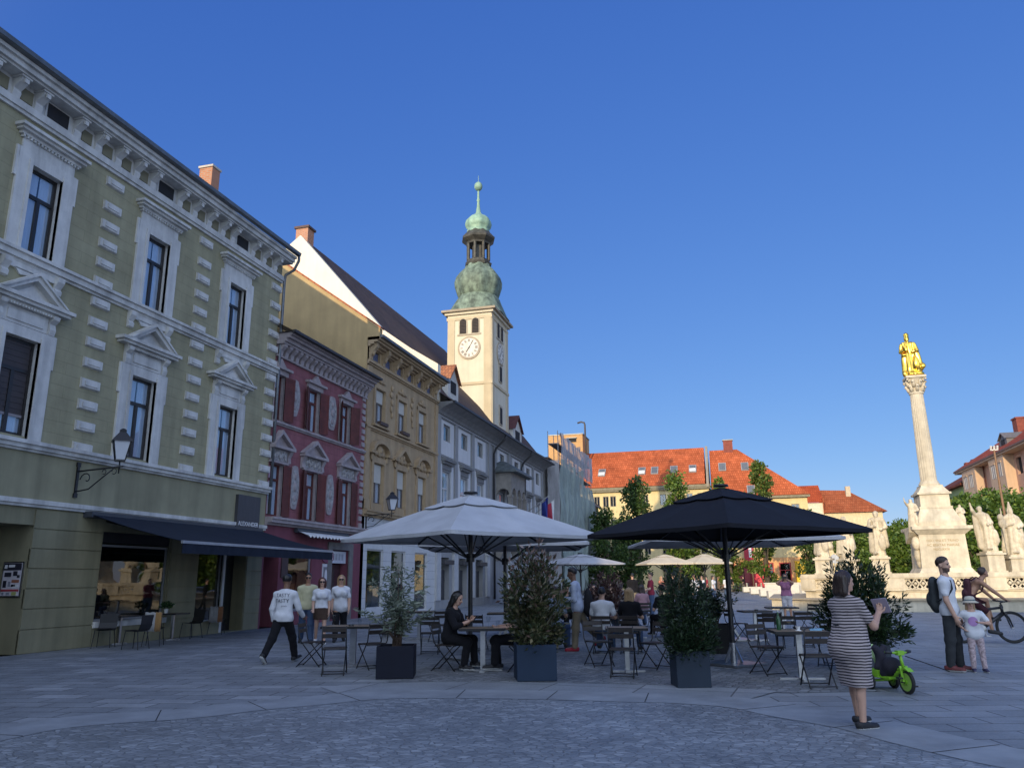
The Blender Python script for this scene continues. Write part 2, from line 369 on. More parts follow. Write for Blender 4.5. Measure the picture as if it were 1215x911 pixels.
# ------------------------------------------------------------------ distance-field bodies (people, statues): one continuous skin
class SD:
    def __init__(s): s.p, s.cuts = [], []
    def cap(s, a, b, ra, rb=None, k=.03, flat=None):
        s.p.append(('c', np.array(a, float), np.array(b, float), ra, ra if rb is None else rb, k, flat)); return s
    def ell(s, c, r, k=.02, M=None):
        s.p.append(('e', np.array(c, float), np.array(r, float), k, None if M is None else np.array(M))); return s
    def cut(s, p, nrm):                              # removes the side that nrm points to
        s.cuts.append((np.array(p, float), np.array(nrm, float) / np.linalg.norm(nrm))); return s
    def poly(s, res, disp=None):
        los, his = [], []
        for q in s.p:
            if q[0] == 'c':
                r = max(q[3], q[4]); los.append(np.minimum(q[1], q[2]) - r); his.append(np.maximum(q[1], q[2]) + r)
            else:
                r = q[2].max(); los.append(q[1] - r); his.append(q[1] + r)
        lo = np.min(los, 0) - 3 * res; hi = np.max(his, 0) + 3 * res
        nn = np.ceil((hi - lo) / res).astype(int) + 1
        F = np.full(nn, .5); ax = [lo[i] + res * np.arange(nn[i]) for i in range(3)]
        for q, l0, h0 in zip(s.p, los, his):
            k = q[5] if q[0] == 'c' else q[3]
            mg = k + 3 * res
            i0 = np.maximum(((l0 - mg - lo) / res).astype(int), 0); i1 = np.minimum(((h0 + mg - lo) / res).astype(int) + 2, nn)
            X = ax[0][i0[0]:i1[0]][:, None, None]; Y = ax[1][i0[1]:i1[1]][None, :, None]; Z = ax[2][i0[2]:i1[2]][None, None, :]
            if q[0] == 'c':
                _, a, b, ra, rb, k, flat = q
                ab = b - a; L2 = ab @ ab + 1e-12
                x, y, z = X - a[0], Y - a[1], Z - a[2]
                t = np.clip((x * ab[0] + y * ab[1] + z * ab[2]) / L2, 0, 1)
                x, y, z = x - t * ab[0], y - t * ab[1], z - t * ab[2]
                d2 = x * x + y * y + z * z; sc_ = 1.0
                if flat is not None:
                    nv, fac = flat; dn = x * nv[0] + y * nv[1] + z * nv[2]; d2 = d2 + dn * dn * (1 / fac ** 2 - 1); sc_ = (1 + fac) / 2
                d = (np.sqrt(d2) - (ra + (rb - ra) * t)) * sc_
            else:
                _, c, r, k, M = q
                x, y, z = np.broadcast_arrays(X - c[0], Y - c[1], Z - c[2])
                if M is not None: x, y, z = (M[0, i] * x + M[1, i] * y + M[2, i] * z for i in range(3))
                x, y, z = x / r[0], y / r[1], z / r[2]; k0 = np.sqrt(x * x + y * y + z * z) + 1e-9
                k1 = np.sqrt((x / r[0]) ** 2 + (y / r[1]) ** 2 + (z / r[2]) ** 2) + 1e-9
                d = k0 * (k0 - 1) / k1
            S = F[i0[0]:i1[0], i0[1]:i1[1], i0[2]:i1[2]]
            if k > 1e-6:
                hh = np.maximum(k - np.abs(S - d), 0) / k; S[...] = np.minimum(S, d) - hh * hh * k * .25
            else: S[...] = np.minimum(S, d)
        if disp is not None or s.cuts:
            X, Y, Z = ax[0][:, None, None], ax[1][None, :, None], ax[2][None, None, :]
            if disp is not None: F += disp(X, Y, Z)
            for p, nv in s.cuts: F = np.maximum(F, (X - p[0]) * nv[0] + (Y - p[1]) * nv[1] + (Z - p[2]) * nv[2])
        return nets(F, lo, res)
def nets(F, lo, res):
    ins = F < 0; nx, ny, nz = F.shape
    c = [ins[i:nx - 1 + i, j:ny - 1 + j, k:nz - 1 + k] for i in (0, 1) for j in (0, 1) for k in (0, 1)]
    s_ = sum(a.astype(np.int8) for a in c); act = (s_ > 0) & (s_ < 8)
    idx = np.full(act.shape, -1, np.int64); I = np.argwhere(act); idx[act] = np.arange(len(I))
    if len(I) == 0: return np.zeros((0, 3)), []
    acc = np.zeros((len(I), 3)); cnt = np.zeros(len(I))
    cor = [(i, j, k) for i in (0, 1) for j in (0, 1) for k in (0, 1)]
    vals = [F[I[:, 0] + a, I[:, 1] + b, I[:, 2] + e] for a, b, e in cor]
    for a in range(8):
        for b in range(a + 1, 8):
            df = np.abs(np.array(cor[a]) - np.array(cor[b]))
            if df.sum() != 1: continue
            m = (vals[a] < 0) != (vals[b] < 0); t = np.where(m, vals[a] / (vals[a] - vals[b] + 1e-15), 0)
            p = np.array(cor[a])[None] + t[:, None] * (np.array(cor[b]) - np.array(cor[a]))[None]
            acc += p * m[:, None]; cnt += m
    V = lo + res * (I + acc / cnt[:, None])
    faces = []
    for axn in range(3):
        o = [0, 1, 2]; o.remove(axn); u, w = o
        sl0 = [slice(None)] * 3; sl1 = [slice(None)] * 3; sl0[axn] = slice(0, -1); sl1[axn] = slice(1, None)
        a, b = ins[tuple(sl0)], ins[tuple(sl1)]; E = np.argwhere(a != b)
        E = E[(E[:, u] > 0) & (E[:, w] > 0) & (E[:, u] < F.shape[u] - 1) & (E[:, w] < F.shape[w] - 1)]
        fl = a[E[:, 0], E[:, 1], E[:, 2]]
        q = []
        for du, dw in ((-1, -1), (0, -1), (0, 0), (-1, 0)):
            e = E.copy(); e[:, u] += du; e[:, w] += dw; q.append(idx[e[:, 0], e[:, 1], e[:, 2]])
        q = np.stack(q, 1); flip = ~fl if axn != 1 else fl
        q[flip] = q[flip][:, ::-1]
        faces.append(q)
    return V, np.concatenate(faces)
def sd_obj(name, sd, res, mats, parent=None, disp=None, zone=None, loc=None, rot=None):
    V, Fq = sd.poly(res, disp)
    me = bpy.data.meshes.new(name); me.from_pydata(V.tolist(), [], [tuple(x) for x in Fq])
    for m in (mats if isinstance(mats, (list, tuple)) else [mats]): me.materials.append(m)
    me.polygons.foreach_set('use_smooth', [True] * len(Fq))
    if zone is not None and len(Fq):
        me.polygons.foreach_set('material_index', zone(V[Fq].mean(1)).astype(int).tolist())
    me.update()
    return link(name, me, parent, loc, rot)
def leaves(name, P, D, L, W, m, parent=None, jit=.6, seed=0, fold=.25, lvar=.4, mi=None):
    g = np.random.default_rng(seed); N = len(P); P = np.asarray(P, float)
    D = np.asarray(D, float) + g.normal(0, jit, (N, 3)); D /= np.linalg.norm(D, axis=1)[:, None] + 1e-9
    A = g.normal(0, 1, (N, 3)); Wd = np.cross(D, A); Wd /= np.linalg.norm(Wd, axis=1)[:, None] + 1e-9; Nn = np.cross(Wd, D)
    l = (L * (1 + g.uniform(-lvar, lvar, N)))[:, None]; w = W * l / L * .5
    V = np.stack([P, P + D * l * .45 + Wd * w + Nn * w * fold, P + D * l, P + D * l * .45 - Wd * w + Nn * w * fold], 1).reshape(-1, 3)
    me = bpy.data.meshes.new(name)
    me.vertices.add(4 * N); me.vertices.foreach_set('co', V.ravel())
    base = 4 * np.arange(N)[:, None]; T = np.concatenate([base + np.array([[0, 1, 2]]), base + np.array([[0, 2, 3]])], 1).reshape(-1)
    me.loops.add(6 * N); me.loops.foreach_set('vertex_index', T); me.polygons.add(2 * N)
    me.polygons.foreach_set('loop_start', 3 * np.arange(2 * N))
    for x in (m if isinstance(m, (list, tuple)) else [m]): me.materials.append(x)
    if mi is not None: me.polygons.foreach_set('material_index', np.repeat(np.asarray(mi, int), 2))
    me.update(calc_edges=True)
    return link(name, me, parent)
# ================================================================== GROUND
g_mat = brick_mat('granite_slabs', (.21, .225, .24), (.275, .29, .305), (.075, .075, .08), .9, .42, 'xy', .012, .62, .35, -.35, .43, R(-14), 0, .3, .45, .8)
cob_mat = voro_mat('cobbles', (.18, .195, .21), (.33, .35, .37), (.155, .165, .175), .11, .10, .55, .5, .32)
ter_mat = voro_mat('terrace_setts', (.14, .15, .16), (.30, .31, .32), (.10, .105, .11), .14, .10, .6, .6, .3, .6)
band_mat = brick_mat('granite_band', (.215, .23, .245), (.28, .295, .31), (.08, .08, .085), 1.35, 3.0, 'xy', .012, .6, .2, 0, 0, R(6), 0, .22, .45, 1.1)
pat_mat = brick_mat('light_slabs', (.20, .215, .23), (.39, .405, .42), (.075, .075, .08), .75, .38, 'xy', .012, .62, .35, -.55, .4, R(-9), 0, .28, .45, 1.4)

b = MB(); b.add([(-700, -300, 0), (700, -300, 0), (700, 1100, 0), (-700, 1100, 0)], [(0, 1, 2, 3)])
tag(b.build('ground', g_mat), kind='structure')
def sheet(name, poly, z, m, t=0.0):
    b = MB(); n = len(poly); b.add([(x, y, z) for x, y in poly], [tuple(range(n))])
    o = b.build(name, m); tag(o, kind='structure'); return o
def spline(pts, k=6):
    out = []; P = [Vector((*p, 0)) for p in pts]
    for i in range(len(P) - 1):
        p0, p1, p2, p3 = P[max(i - 1, 0)], P[i], P[i + 1], P[min(i + 2, len(P) - 1)]
        for j in range(k):
            t = j / k
            q = .5 * ((2 * p1) + (p2 - p0) * t + (2 * p0 - 5 * p1 + 4 * p2 - p3) * t * t + (3 * p1 - p0 - 3 * p2 + p3) * t ** 3)
            out.append((q.x, q.y))
    out.append((P[-1].x, P[-1].y)); return out
edge = spline([(-7.3, 3.0)] + [tuple(gp(*q))[:2] for q in ((-60, 893), (0, 880), (91, 863), (227, 853), (303, 844), (379, 837), (454, 830), (559, 829), (664, 831), (730, 833), (800, 835), (865, 840), (913, 850), (991, 864), (1046, 879), (1107, 894), (1180, 910))] + [(2.75, 7.35), (3.5, 6.8), (4.4, 6.3)])
def offs(pl, d):
    out = []
    for i, p in enumerate(pl):
        a, c = pl[max(i - 1, 0)], pl[min(i + 1, len(pl) - 1)]; t = Vector((c[0] - a[0], c[1] - a[1])).normalized()
        out.append((p[0] - t.y * d, p[1] + t.x * d))
    return out
sheet('plaza_paving', [(-15.9, 3.0), (-15.9, 30), (-7.2, 30), (-6.6, 15.2)] + offs(edge, .5)[::-1][66:108], .003, pat_mat)
sheet('terrace_paving', [tuple(gp(*q))[:2] for q in ((452, 811), (611, 810), (737, 813), (855, 818), (930, 822))] + [(1.9, 12.6), (2.4, 27), (-6.9, 30)], .006, ter_mat)
sheet('cobble_paving', edge + [(4.4, -6), (-7.3, -6)], .009, cob_mat)
o1, o2 = edge, offs(edge, .85)
b = MB()
b.add([(x, y, .013) for x, y in o1] + [(x, y, .013) for x, y in o2], [(i, i + 1, len(o1) + i + 1, len(o1) + i) for i in range(len(o1) - 1)])
bm_ = mat('granite_kerb', (.235, .25, .265), .65, var=.22, scale=1.5, bump=.15)
tag(b.build('paving_band', bm_), kind='structure')
b = MB(); acc_ = 0
for i in range(1, len(o1)):
    acc_ += math.dist(o1[i], o1[i - 1])
    if acc_ > 1.25:
        acc_ = 0; p, q = Vector((*o1[i], .0155)), Vector((*o2[i], .0155)); t = (q - p).normalized().cross(Vector((0, 0, 1))) * .007
        b.add([p - t, p + t, q + t, q - t], [(0, 1, 2, 3)])
tag(b.build('paving_joints', mat('joint_dark', (.03, .03, .033), .9)), kind='structure')
# second row of slabs along the front of the terrace
sheet('paving_strip', offs(edge, .85)[40:72] + offs(edge, 1.75)[40:72][::-1], .0105, band_mat)

# ================================================================== LEFT ROW
FX = -16.2
def house(name, label, cat, y0): return thing(name, label, cat, (FX, y0, 0), R(90))
def window(root, x0, x1, z0, z1, fm=DFRAME, rec=.11, transom=.68, fw=.075, mull=True, curtain=True, glass=GLASS, pname='window', room=True):
    b = MB(); y0, y1 = rec, rec + .06
    for a, c, d, e in ((x0, x0 + fw, z0, z1), (x1 - fw, x1, z0, z1), (x0 + fw, x1 - fw, z0, z0 + fw), (x0 + fw, x1 - fw, z1 - fw, z1)): b.box(a, c, y0, y1, d, e)
    zt = z0 + (z1 - z0) * transom
    if transom: b.box(x0 + fw, x1 - fw, y0 - .012, y1 - .004, zt - .045, zt + .045)
    if mull: b.box((x0 + x1) / 2 - .05, (x0 + x1) / 2 + .05, y0 - .008, y1 - .008, z0 + fw, (zt - .045) if transom else z1 - fw)
    w = b.build(pname, fm, root)
    p = MB(); p.box(x0 + fw * .5, x1 - fw * .5, y0 + .025, y0 + .032, z0 + fw * .5, z1 - fw * .5); p.build('pane', glass, w)
    if curtain:
        c = MB(); W = (x1 - x0) * .42
        for s, xa in ((0, x0 + .05), (1, x1 - .05 - W)):
            n = 14
            vs = [(xa + W * i / n, rec + .068 + .01 * math.sin(i * 2.3 + s), z) for z in (z0 + .04, z1 - .05) for i in range(n + 1)]
            c.add(vs, [(i, i + 1, n + 2 + i, n + 1 + i) for i in range(n)], 0, True)
        c.build('curtain', CURT, w)
    return w

# ---------------------------------------------------------------- green corner house
GY0 = -6.0
X = lambda Y: Y - GY0
green = house('corner_house', 'olive green three storey corner house with white trimmed windows, quoins and a dark shop awning', 'building', GY0)
GRN = brick_mat('olive_render', (.325, .30, .185), (.335, .31, .195), (.28, .26, .16), 1.6, .31, 'xz', .012, .85, .3, 0, .5, 0, 0, .12, .3, .5, .5, streak=.16)
GRN2 = mat('olive_render_lower', (.30, .28, .175), .88, var=.12, scale=1.2, bump=.2, streak=.22)
GRN3 = mat('olive_render_pier', (.245, .225, .135), .88, var=.1, scale=1.4, bump=.15, streak=.25)
WC = [10.05, 14.18, 18.33, 22.37]
up = [(X(c) - .47, X(c) + .47, 9.52, 11.78, .5) for c in WC]; md = [(X(c) - .5, X(c) + .5, 5.04, 7.38, .5) for c in WC]
shop = [(X(11.2), X(15.3), .0, 2.98, 3.4), (X(17.55), X(20.2), .62, 2.95, 2.6), (X(21.62), X(22.86), .4, 2.62, 2.0), (X(22.93), X(24.17), .02, 2.62, 1.2)]
b = MB()
b.wall(0, X(25.1), 4.7, 13.0, up + md, 0, 0, 2, 1)
b.wall(0, X(25.1), 3.45, 4.7, [], 0, 3, 3)
b.wall(0, X(25.1), 0, 3.45, shop, .03, 4, 4, 1)
b.box(X(25.1) - .01, X(25.1), .0, 12, 0, 14.0, 0)                      # party wall towards the street end
b.add([(0, 0, 0), (0, 12, 0), (0, 12, 14.6), (0, 0, 14.6)], [(3, 2, 1, 0)], 0)
b.build('wall', [GRN, DARK, WHITE, GRN2, GRN3], green)
for (a, c) in ((X(15.3), X(17.5)), (X(20.26), X(21.58)), (X(24.2), X(25.1))):      # rusticated courses of the ground floor piers
    b = MB(); z = .0
    for k, hh in enumerate((.55, .47, .47, .47, .47, .47, .47)):
        b.fb(a + .003 * (k % 2), c - .003 * (k % 2), z + .012, z + hh - .012, -.06, .0); z += hh
    b.build('pier_cladding', GRN3, green)
for x0, x1, z1 in ((X(17.53), X(20.23), .47), (X(21.6), X(22.9), .36)):
    b = MB(); b.fb(x0, x1, .0, z1, -.06, -.004); b.build('shop_plinth', GRN3, green)
def band(root, x0, x1, prof, m, name='cornice'):                         # prof: list of (z0,z1,depth)
    b = MB()
    for z0, z1, d in prof: b.fb(x0, x1, z0, z1, -.02, d)
    return b.build(name, m, root)
E_ = X(25.1)
band(green, 0, E_ + .05, ((4.70, 4.76, .07), (4.76, 4.86, .14), (4.86, 4.95, .2)), WHITE, 'string_course')
band(green, 0, E_ + .03, ((3.40, 3.47, .05), (3.47, 3.58, .10)), WHITE, 'string_course')
band(green, 0, E_ + .04, ((9.20, 9.27, .06), (9.27, 9.42, .13), (9.42, 9.5, .19)), WHITE, 'string_course')
band(green, 0, E_ + .04, ((12.93, 13.02, .07), (13.02, 13.2, .12)), WHITE, 'string_course')
b = MB(); b.wall(0, E_, 13.2, 13.8, [], -.04, 0); b.build('frieze', WHITE, green)
band(green, 0, E_ + .12, ((13.72, 13.78, .42), (13.78, 13.92, .5), (13.92, 14.02, .58)), WHITE, 'cornice')
b = MB(); b.prismx([(-.60, 14.02), (-.74, 14.04), (-.76, 14.15), (-.58, 14.15)], 0, E_ + .14); b.build('gutter', ZINC, green)
b = MB(); b.add([(0, -.7, 14.17), (E_ + .12, -.7, 14.17), (E_ + .12, 7.4, 20.0), (0, 7.4, 20.0), (0, 15.5, 14.17), (E_ + .12, 15.5, 14.17)], [(0, 1, 2, 3), (3, 2, 5, 4)])
b.add([(E_ - .02, 0, 14.0), (E_ - .02, 15, 14.0), (E_ - .02, 7.4, 19.9)], [(0, 1, 2)], 0)
b.build('roof', mat('slate_roof', (.07, .06, .055), .8, var=.25, scale=8), green)
BRK = brick_mat('chimney_brick', (.42, .15, .07), (.5, .2, .1), (.4, .33, .26), .25, .08, 'yz', .012, .9, .3, 0, .5, 0, 0, .15)
b = MB(); b.box(X(22.15), X(22.6), 1.3, 1.85, 14.9, 16.6, 0); b.box(X(22.11), X(22.64), 1.26, 1.89, 16.6, 16.68, 1); b.build('chimney', [BRK, mat('mortar_cap', (.5, .46, .4), .9)], green)
# quoin blocks
qb = MB(); qb.prismx([(-.0, 0), (-.075, .03), (-.075, .25), (0, .28)], -.31, .31); qb.obox((0, -.085, .14), (.42, .03, .12), Matrix.Identity(3))
qm = qb.mesh('quoin_block', WHITE)
for c in (8.0, 12.25, 16.4, 20.5, 24.79):
    for z in [5.02 + .573 * i for i in range(8)] + [9.62 + .565 * i for i in range(5)] + [12.62]:
        link('quoin_block', qm, green, (X(c), -.001, z - .13))
# brackets, panels and vents of the frieze
cb = MB(); cb.prismx([(-.03, .0), (-.09, .02), (-.13, .14), (-.11, .22), (-.28, .34), (-.34, .43), (-.33, .47), (-.03, .47)], -.11, .11)
cb.box(-.15, .15, -.38, -.03, .47, .525); cb.box(-.06, .06, -.39, -.34, .33, .44)
cm = cb.mesh('bracket', WHITE); pb = MB(); pb.box(-.17, .17, -.055, -.0, -.17, .17); pm = pb.mesh('frieze_panel', mat('frieze_ochre', (.2, .18, .11), .85))
for c in WC:
    for o in (-.58, .66, 1.40, 2.15, 2.90):
        if X(c + o) < E_ - .05: link('bracket', cm, green, (X(c + o), 0, 13.2))
    for o in (1.03, 1.78, 2.52, 3.23):
        if X(c + o) < E_ - .1: link('frieze_panel', pm, green, (X(c + o), -.01, 13.44))
    v = MB(); v.fb(X(c) - .34, X(c) + .44, 13.22, 13.7, .02, .06, 0); v.fb(X(c) - .28, X(c) + .38, 13.27, 13.66, .03, .075, 1)
    v.build('attic_vent', [WHITE, DARK], green)
# windows with surrounds
for c in WC:
    x = X(c)
    window(green, x - .47, x + .47, 9.52, 11.78)
    b = MB()
    for s in (-1, 1):
        a = x + s * .47; b.fb(min(a, a + s * .40), max(a, a + s * .40), 9.505, 12.1, -.02, .07); e = x + s * .47; b.fb(min(e, e + s * .1), max(e, e + s * .1), 9.505, 11.9, -.02, .1)
        e = x + s * .84; b.fb(min(e, e + s * .1), max(e, e + s * .1), 11.3, 12.1, -.02, .06)
    b.fb(x - .87, x + .87, 11.79, 12.1, -.02, .068); b.fb(x - .8, x + .8, 12.1, 12.42, -.02, .05)
    b.fb(x - .92, x + .92, 12.42, 12.5, -.02, .12); b.fb(x - 1.0, x + 1.0, 12.5, 12.57, -.02, .22); b.fb(x - 1.06, x + 1.06, 12.57, 12.65, -.02, .3)
    for k in range(17): b.fb(x - .86 + k * .105, x - .86 + k * .105 + .05, 12.36, 12.42, -.02, .11)
    # apron below the sill band with two scroll brackets
    b.fb(x - .82, x + .82, 9.03, 9.2, -.02, .05); b.prism([(x - .5, 9.05), (x + .5, 9.05), (x + .34, 8.9), (x, 8.96), (x - .34, 8.9)], -.05, .02)
    for s in (-1, 1): b.prismx([(0, 8.72), (-.08, 8.75), (-.1, 8.85), (-.05, 8.92), (-.16, 9.08), (-.17, 9.2), (0, 9.2)], x + s * .78 - .1, x + s * .78 + .1)
    b.build('window_surround', WHITE, green)
    w = window(green, x - .5, x + .5, 5.04, 7.38)
    b = MB()
    for s in (-1, 1):
        a = x + s * .5; b.fb(min(a, a + s * .4), max(a, a + s * .4), 4.955, 7.66, -.02, .07); b.fb(min(a, a + s * .1), max(a, a + s * .1), 4.955, 7.5, -.02, .1)
        e = x + s * .88; b.fb(min(e, e + s * .09), max(e, e + s * .09), 6.8, 7.66, -.02, .06)
        k = x + s * .76
        b.prismx([(0, 7.62), (-.08, 7.66), (-.12, 7.8), (-.08, 7.95), (-.2, 8.05), (-.22, 8.14), (0, 8.14)], k - .09, k + .09)
    b.fb(x - .9, x + .9, 7.39, 7.66, -.02, .066); b.fb(x - .66, x + .66, 7.68, 8.12, -.02, .045); b.fb(x - .52, x + .52, 7.76, 8.0, .02, .075)
    b.fb(x - .86, x + .86, 8.12, 8.2, -.02, .14); b.fb(x - 1.14, x + 1.14, 8.2, 8.28, -.02, .24); b.fb(x - 1.22, x + 1.22, 8.28, 8.37, -.02, .31)
    for k in range(21): b.fb(x - .84 + k * .083, x - .84 + k * .083 + .04, 8.09, 8.14, -.02, .19)
    for s in (-1, 1):
        b.prism([(x + s * .9, 8.371), (x + s * .74, 8.371), (x, 8.83), (x, 8.97)], -.27, .02); b.prism([(x + s * .98, 8.372), (x + s * .9, 8.372), (x, 8.955), (x, 9.03)], -.33, .02)
    b.prism([(x - .74, 8.371), (x + .74, 8.371), (x, 8.83)], -.08, .02); b.prism([(x - .45, 8.42), (x + .45, 8.42), (x, 8.7)], -.12, -.07)
    b.build('window_surround', WHITE, green)
    if c == 14.18:
        r = MB()
        for k in range(26): r.box(x - .46, x + .46, .125 + .008 * (k % 2), .15, 5.55 + k * .07, 5.55 + k * .07 + .068)
        r.box(x - .46, x + .46, .115, .155, 5.49, 5.55, 1)
        tag(r.build('roller_blind', [mat('blind_brown', (.055, .045, .045), .6), mat('blind_bar', (.25, .23, .24), .5)], green), 'brown slatted roller blind almost closed')
# shop windows and door
w = window(green, X(17.55), X(20.2), .62, 2.62, mat('alu_frame', (.30, .31, .32), .4, .5), .09, 0, .06, False, False, SHOPGLASS, 'shop_window')
b = MB(); b.fb(X(17.5), X(20.25), .47, .62, -.12, .07); b.build('shop_sill', WHITE, green)
b = MB(); b.fb(X(17.56), X(20.19), 2.66, 2.94, -.16, -.05); b.build('blind_box', mat('black_box', (.012, .012, .013), .6), green)
w = window(green, X(21.62), X(22.86), .4, 2.62, mat('alu_frame', (.3, .31, .32)), .09, 0, .05, False, False, SHOPGLASS, 'shop_window')
b = MB(); b.fb(X(22.86), X(22.97), .02, 2.62, -.13, .02); b.build('door_post', WHITE, green)
b = MB(); b.box(X(22.97), X(24.15), .5, .56, .02, 2.6, 0); b.box(X(23.1), X(24.0), .485, .5, .25, 2.4, 1); d = b.build('door', [mat('door_black', (.013, .013, .015), .4), GLASS], green)
h = MB(); h.cyl((X(23.16), .42, .9), (X(23.16), .42, 1.7), .018, n=8); h.cyl((X(23.16), .42, 1.0), (X(23.16), .5, 1.0), .01, n=6); h.cyl((X(23.16), .42, 1.6), (X(23.16), .5, 1.6), .01, n=6); h.build('handle', STEEL, d)
# dim restaurant inside: counter, shelf, pendant lamps seen through the glass
b = MB(); b.box(X(18.0), X(19.9), 1.5, 2.1, .04, 1.05); b.box(X(17.7), X(20.0), 2.5, 2.58, 1.5, 1.54); b.box(X(17.7), X(20.0), 2.5, 2.58, 1.9, 1.94)
for i in range(13): b.cyl((X(17.85 + i * .16), 2.52, 1.54 + .4 * (i % 2)), (X(17.85 + i * .16), 2.52, 1.78 + .4 * (i % 2)), .035, n=8)
b.build('shop_counter', mat('counter_wood', (.16, .1, .06), .5), green)
# downpipe at the corner
b = MB(); b.tube([(E_ + .1, -.68, 14.08), (E_ + .14, -.66, 13.85), (E_ + .18, -.45, 13.5), (E_ + .12, -.12, 13.3), (E_ + .1, -.1, 13.0), (E_ + .1, -.1, 9.0), (E_ + .1, -.1, 4)], .055, 8); b.build('downpipe', ZINC, green)

# menu board on the reveal of the passage
mb_ = thing('menu_board', 'steel framed menu board of dish photos on the wall of the dark passage', 'menu board', (FX - .42, 15.295, 1.3))
b = MB(); b.box(-.3, .3, -.035, 0, 0, .82, 0); b.box(-.27, .27, -.041, -.034, .03, .79, 1); b.build('board', [STEEL, mat('menu_paper', (.5, .47, .5), .5)], mb_)
b = MB(); b.box(-.265, .265, -.045, -.041, .62, .785, 0); b.box(-.24, -.16, -.048, -.045, .66, .75, 1); b.box(-.12, .06, -.048, -.045, .69, .75, 1)
for x0, z0, ww, hh, k in ((-.22, .47, .2, .1, 0), (.04, .49, .12, .11, 0), (.16, .44, .08, .07, 0), (.02, .33, .22, .07, 2), (-.23, .22, .1, .16, 0), (-.08, .24, .07, .12, 3), (.02, .24, .12, .05, 0), (.08, .22, .16, .06, 1), (-.265, .13, .53, .05, 4), (-.23, .05, .06, .06, 3), (-.1, .05, .1, .06, 3), (.06, .04, .14, .08, 5)):
    b.box(x0, x0 + ww, -.046, -.041, z0, z0 + hh, k)
b.build('menu_pictures', [mat('ink_black', (.02, .02, .03), .5), mat('ink_white', (.6, .6, .6), .5), mat('ink_brown', (.25, .1, .06), .5), mat('ink_grey', (.2, .21, .25), .5), mat('ink_red', (.3, .04, .05), .5), mat('ink_green', (.3, .32, .12), .5)], mb_)

# dark sign board over the awning
sg = thing('shop_sign', 'dark grey sign board with small white lettering above the awning', 'sign', (FX, 23.92, 3.42), R(90))
b = MB(); b.fb(-.66, .66, 0, 1.1, -.01, .12, 0); b.build('board', mat('sign_charcoal', (.05, .05, .056), .5, var=.2, scale=3, stretch=(6, 6, .5)), sg)
text_mesh('lettering', 'ALEXANDER', .21, mat('sign_white', (.75, .75, .75), .5), sg, (0, -.124, .12), (R(90), 0, 0))

# awning
aw = thing('shop_awning', 'navy blue fabric awning sloping out over the café tables', 'awning', (FX, 16.8, 0), R(90))
AWM = mat('awning_navy', (.015, .020, .033), .8, var=.2, scale=1.5, spec=.2, stretch=(3, 1, 1))
b = MB(); N = 24; Wd = 7.75
for i in range(N):
    for j in range(6):
        def P(u, v): return (Wd * u, -.12 - 2.95 * v, 3.38 - .78 * v - .05 * math.sin(math.pi * v))
        q = [P(i / N, j / 6), P((i + 1) / N, j / 6), P((i + 1) / N, (j + 1) / 6), P(i / N, (j + 1) / 6)]
        b.add(q, [(3, 2, 1, 0)], 0, True); b.add([(x, y, z - .012) for x, y, z in q], [(0, 1, 2, 3)], 0, True)
b.build('canopy', AWM, aw)
b = MB(); nn = 60
vs = [(Wd * i / nn, -3.085 + .012 * math.sin(i * 1.7), z) for z in (2.56, 2.3) for i in range(nn + 1)]
b.add(vs, [(i, nn + 1 + i, nn + 2 + i, i + 1) for i in range(nn)], 0, True); b.add([(x, y + .01, z) for x, y, z in vs], [(i, i + 1, nn + 2 + i, nn + 1 + i) for i in range(nn)], 0, True)
b.build('valance', AWM, aw)
b = MB(); b.box(0, Wd, -3.1, -3.03, 2.545, 2.615); b.build('front_bar', mat('awning_bar', (.32, .34, .38), .45, .3), aw)
b = MB(); b.box(-.05, Wd + .05, -.28, 0, 3.27, 3.42); b.build('cassette', mat('awning_box', (.05, .055, .065), .5), aw)
for x in (.5, 3.2, 4.6, 7.2):
    b = MB(); b.tube([(x, -.25, 3.2), (x + (.5 if x < 4 else -.5), -1.6, 2.85), (x, -3.05, 2.55)], .03, 6); b.build('folding_arm', BLACKM, aw)

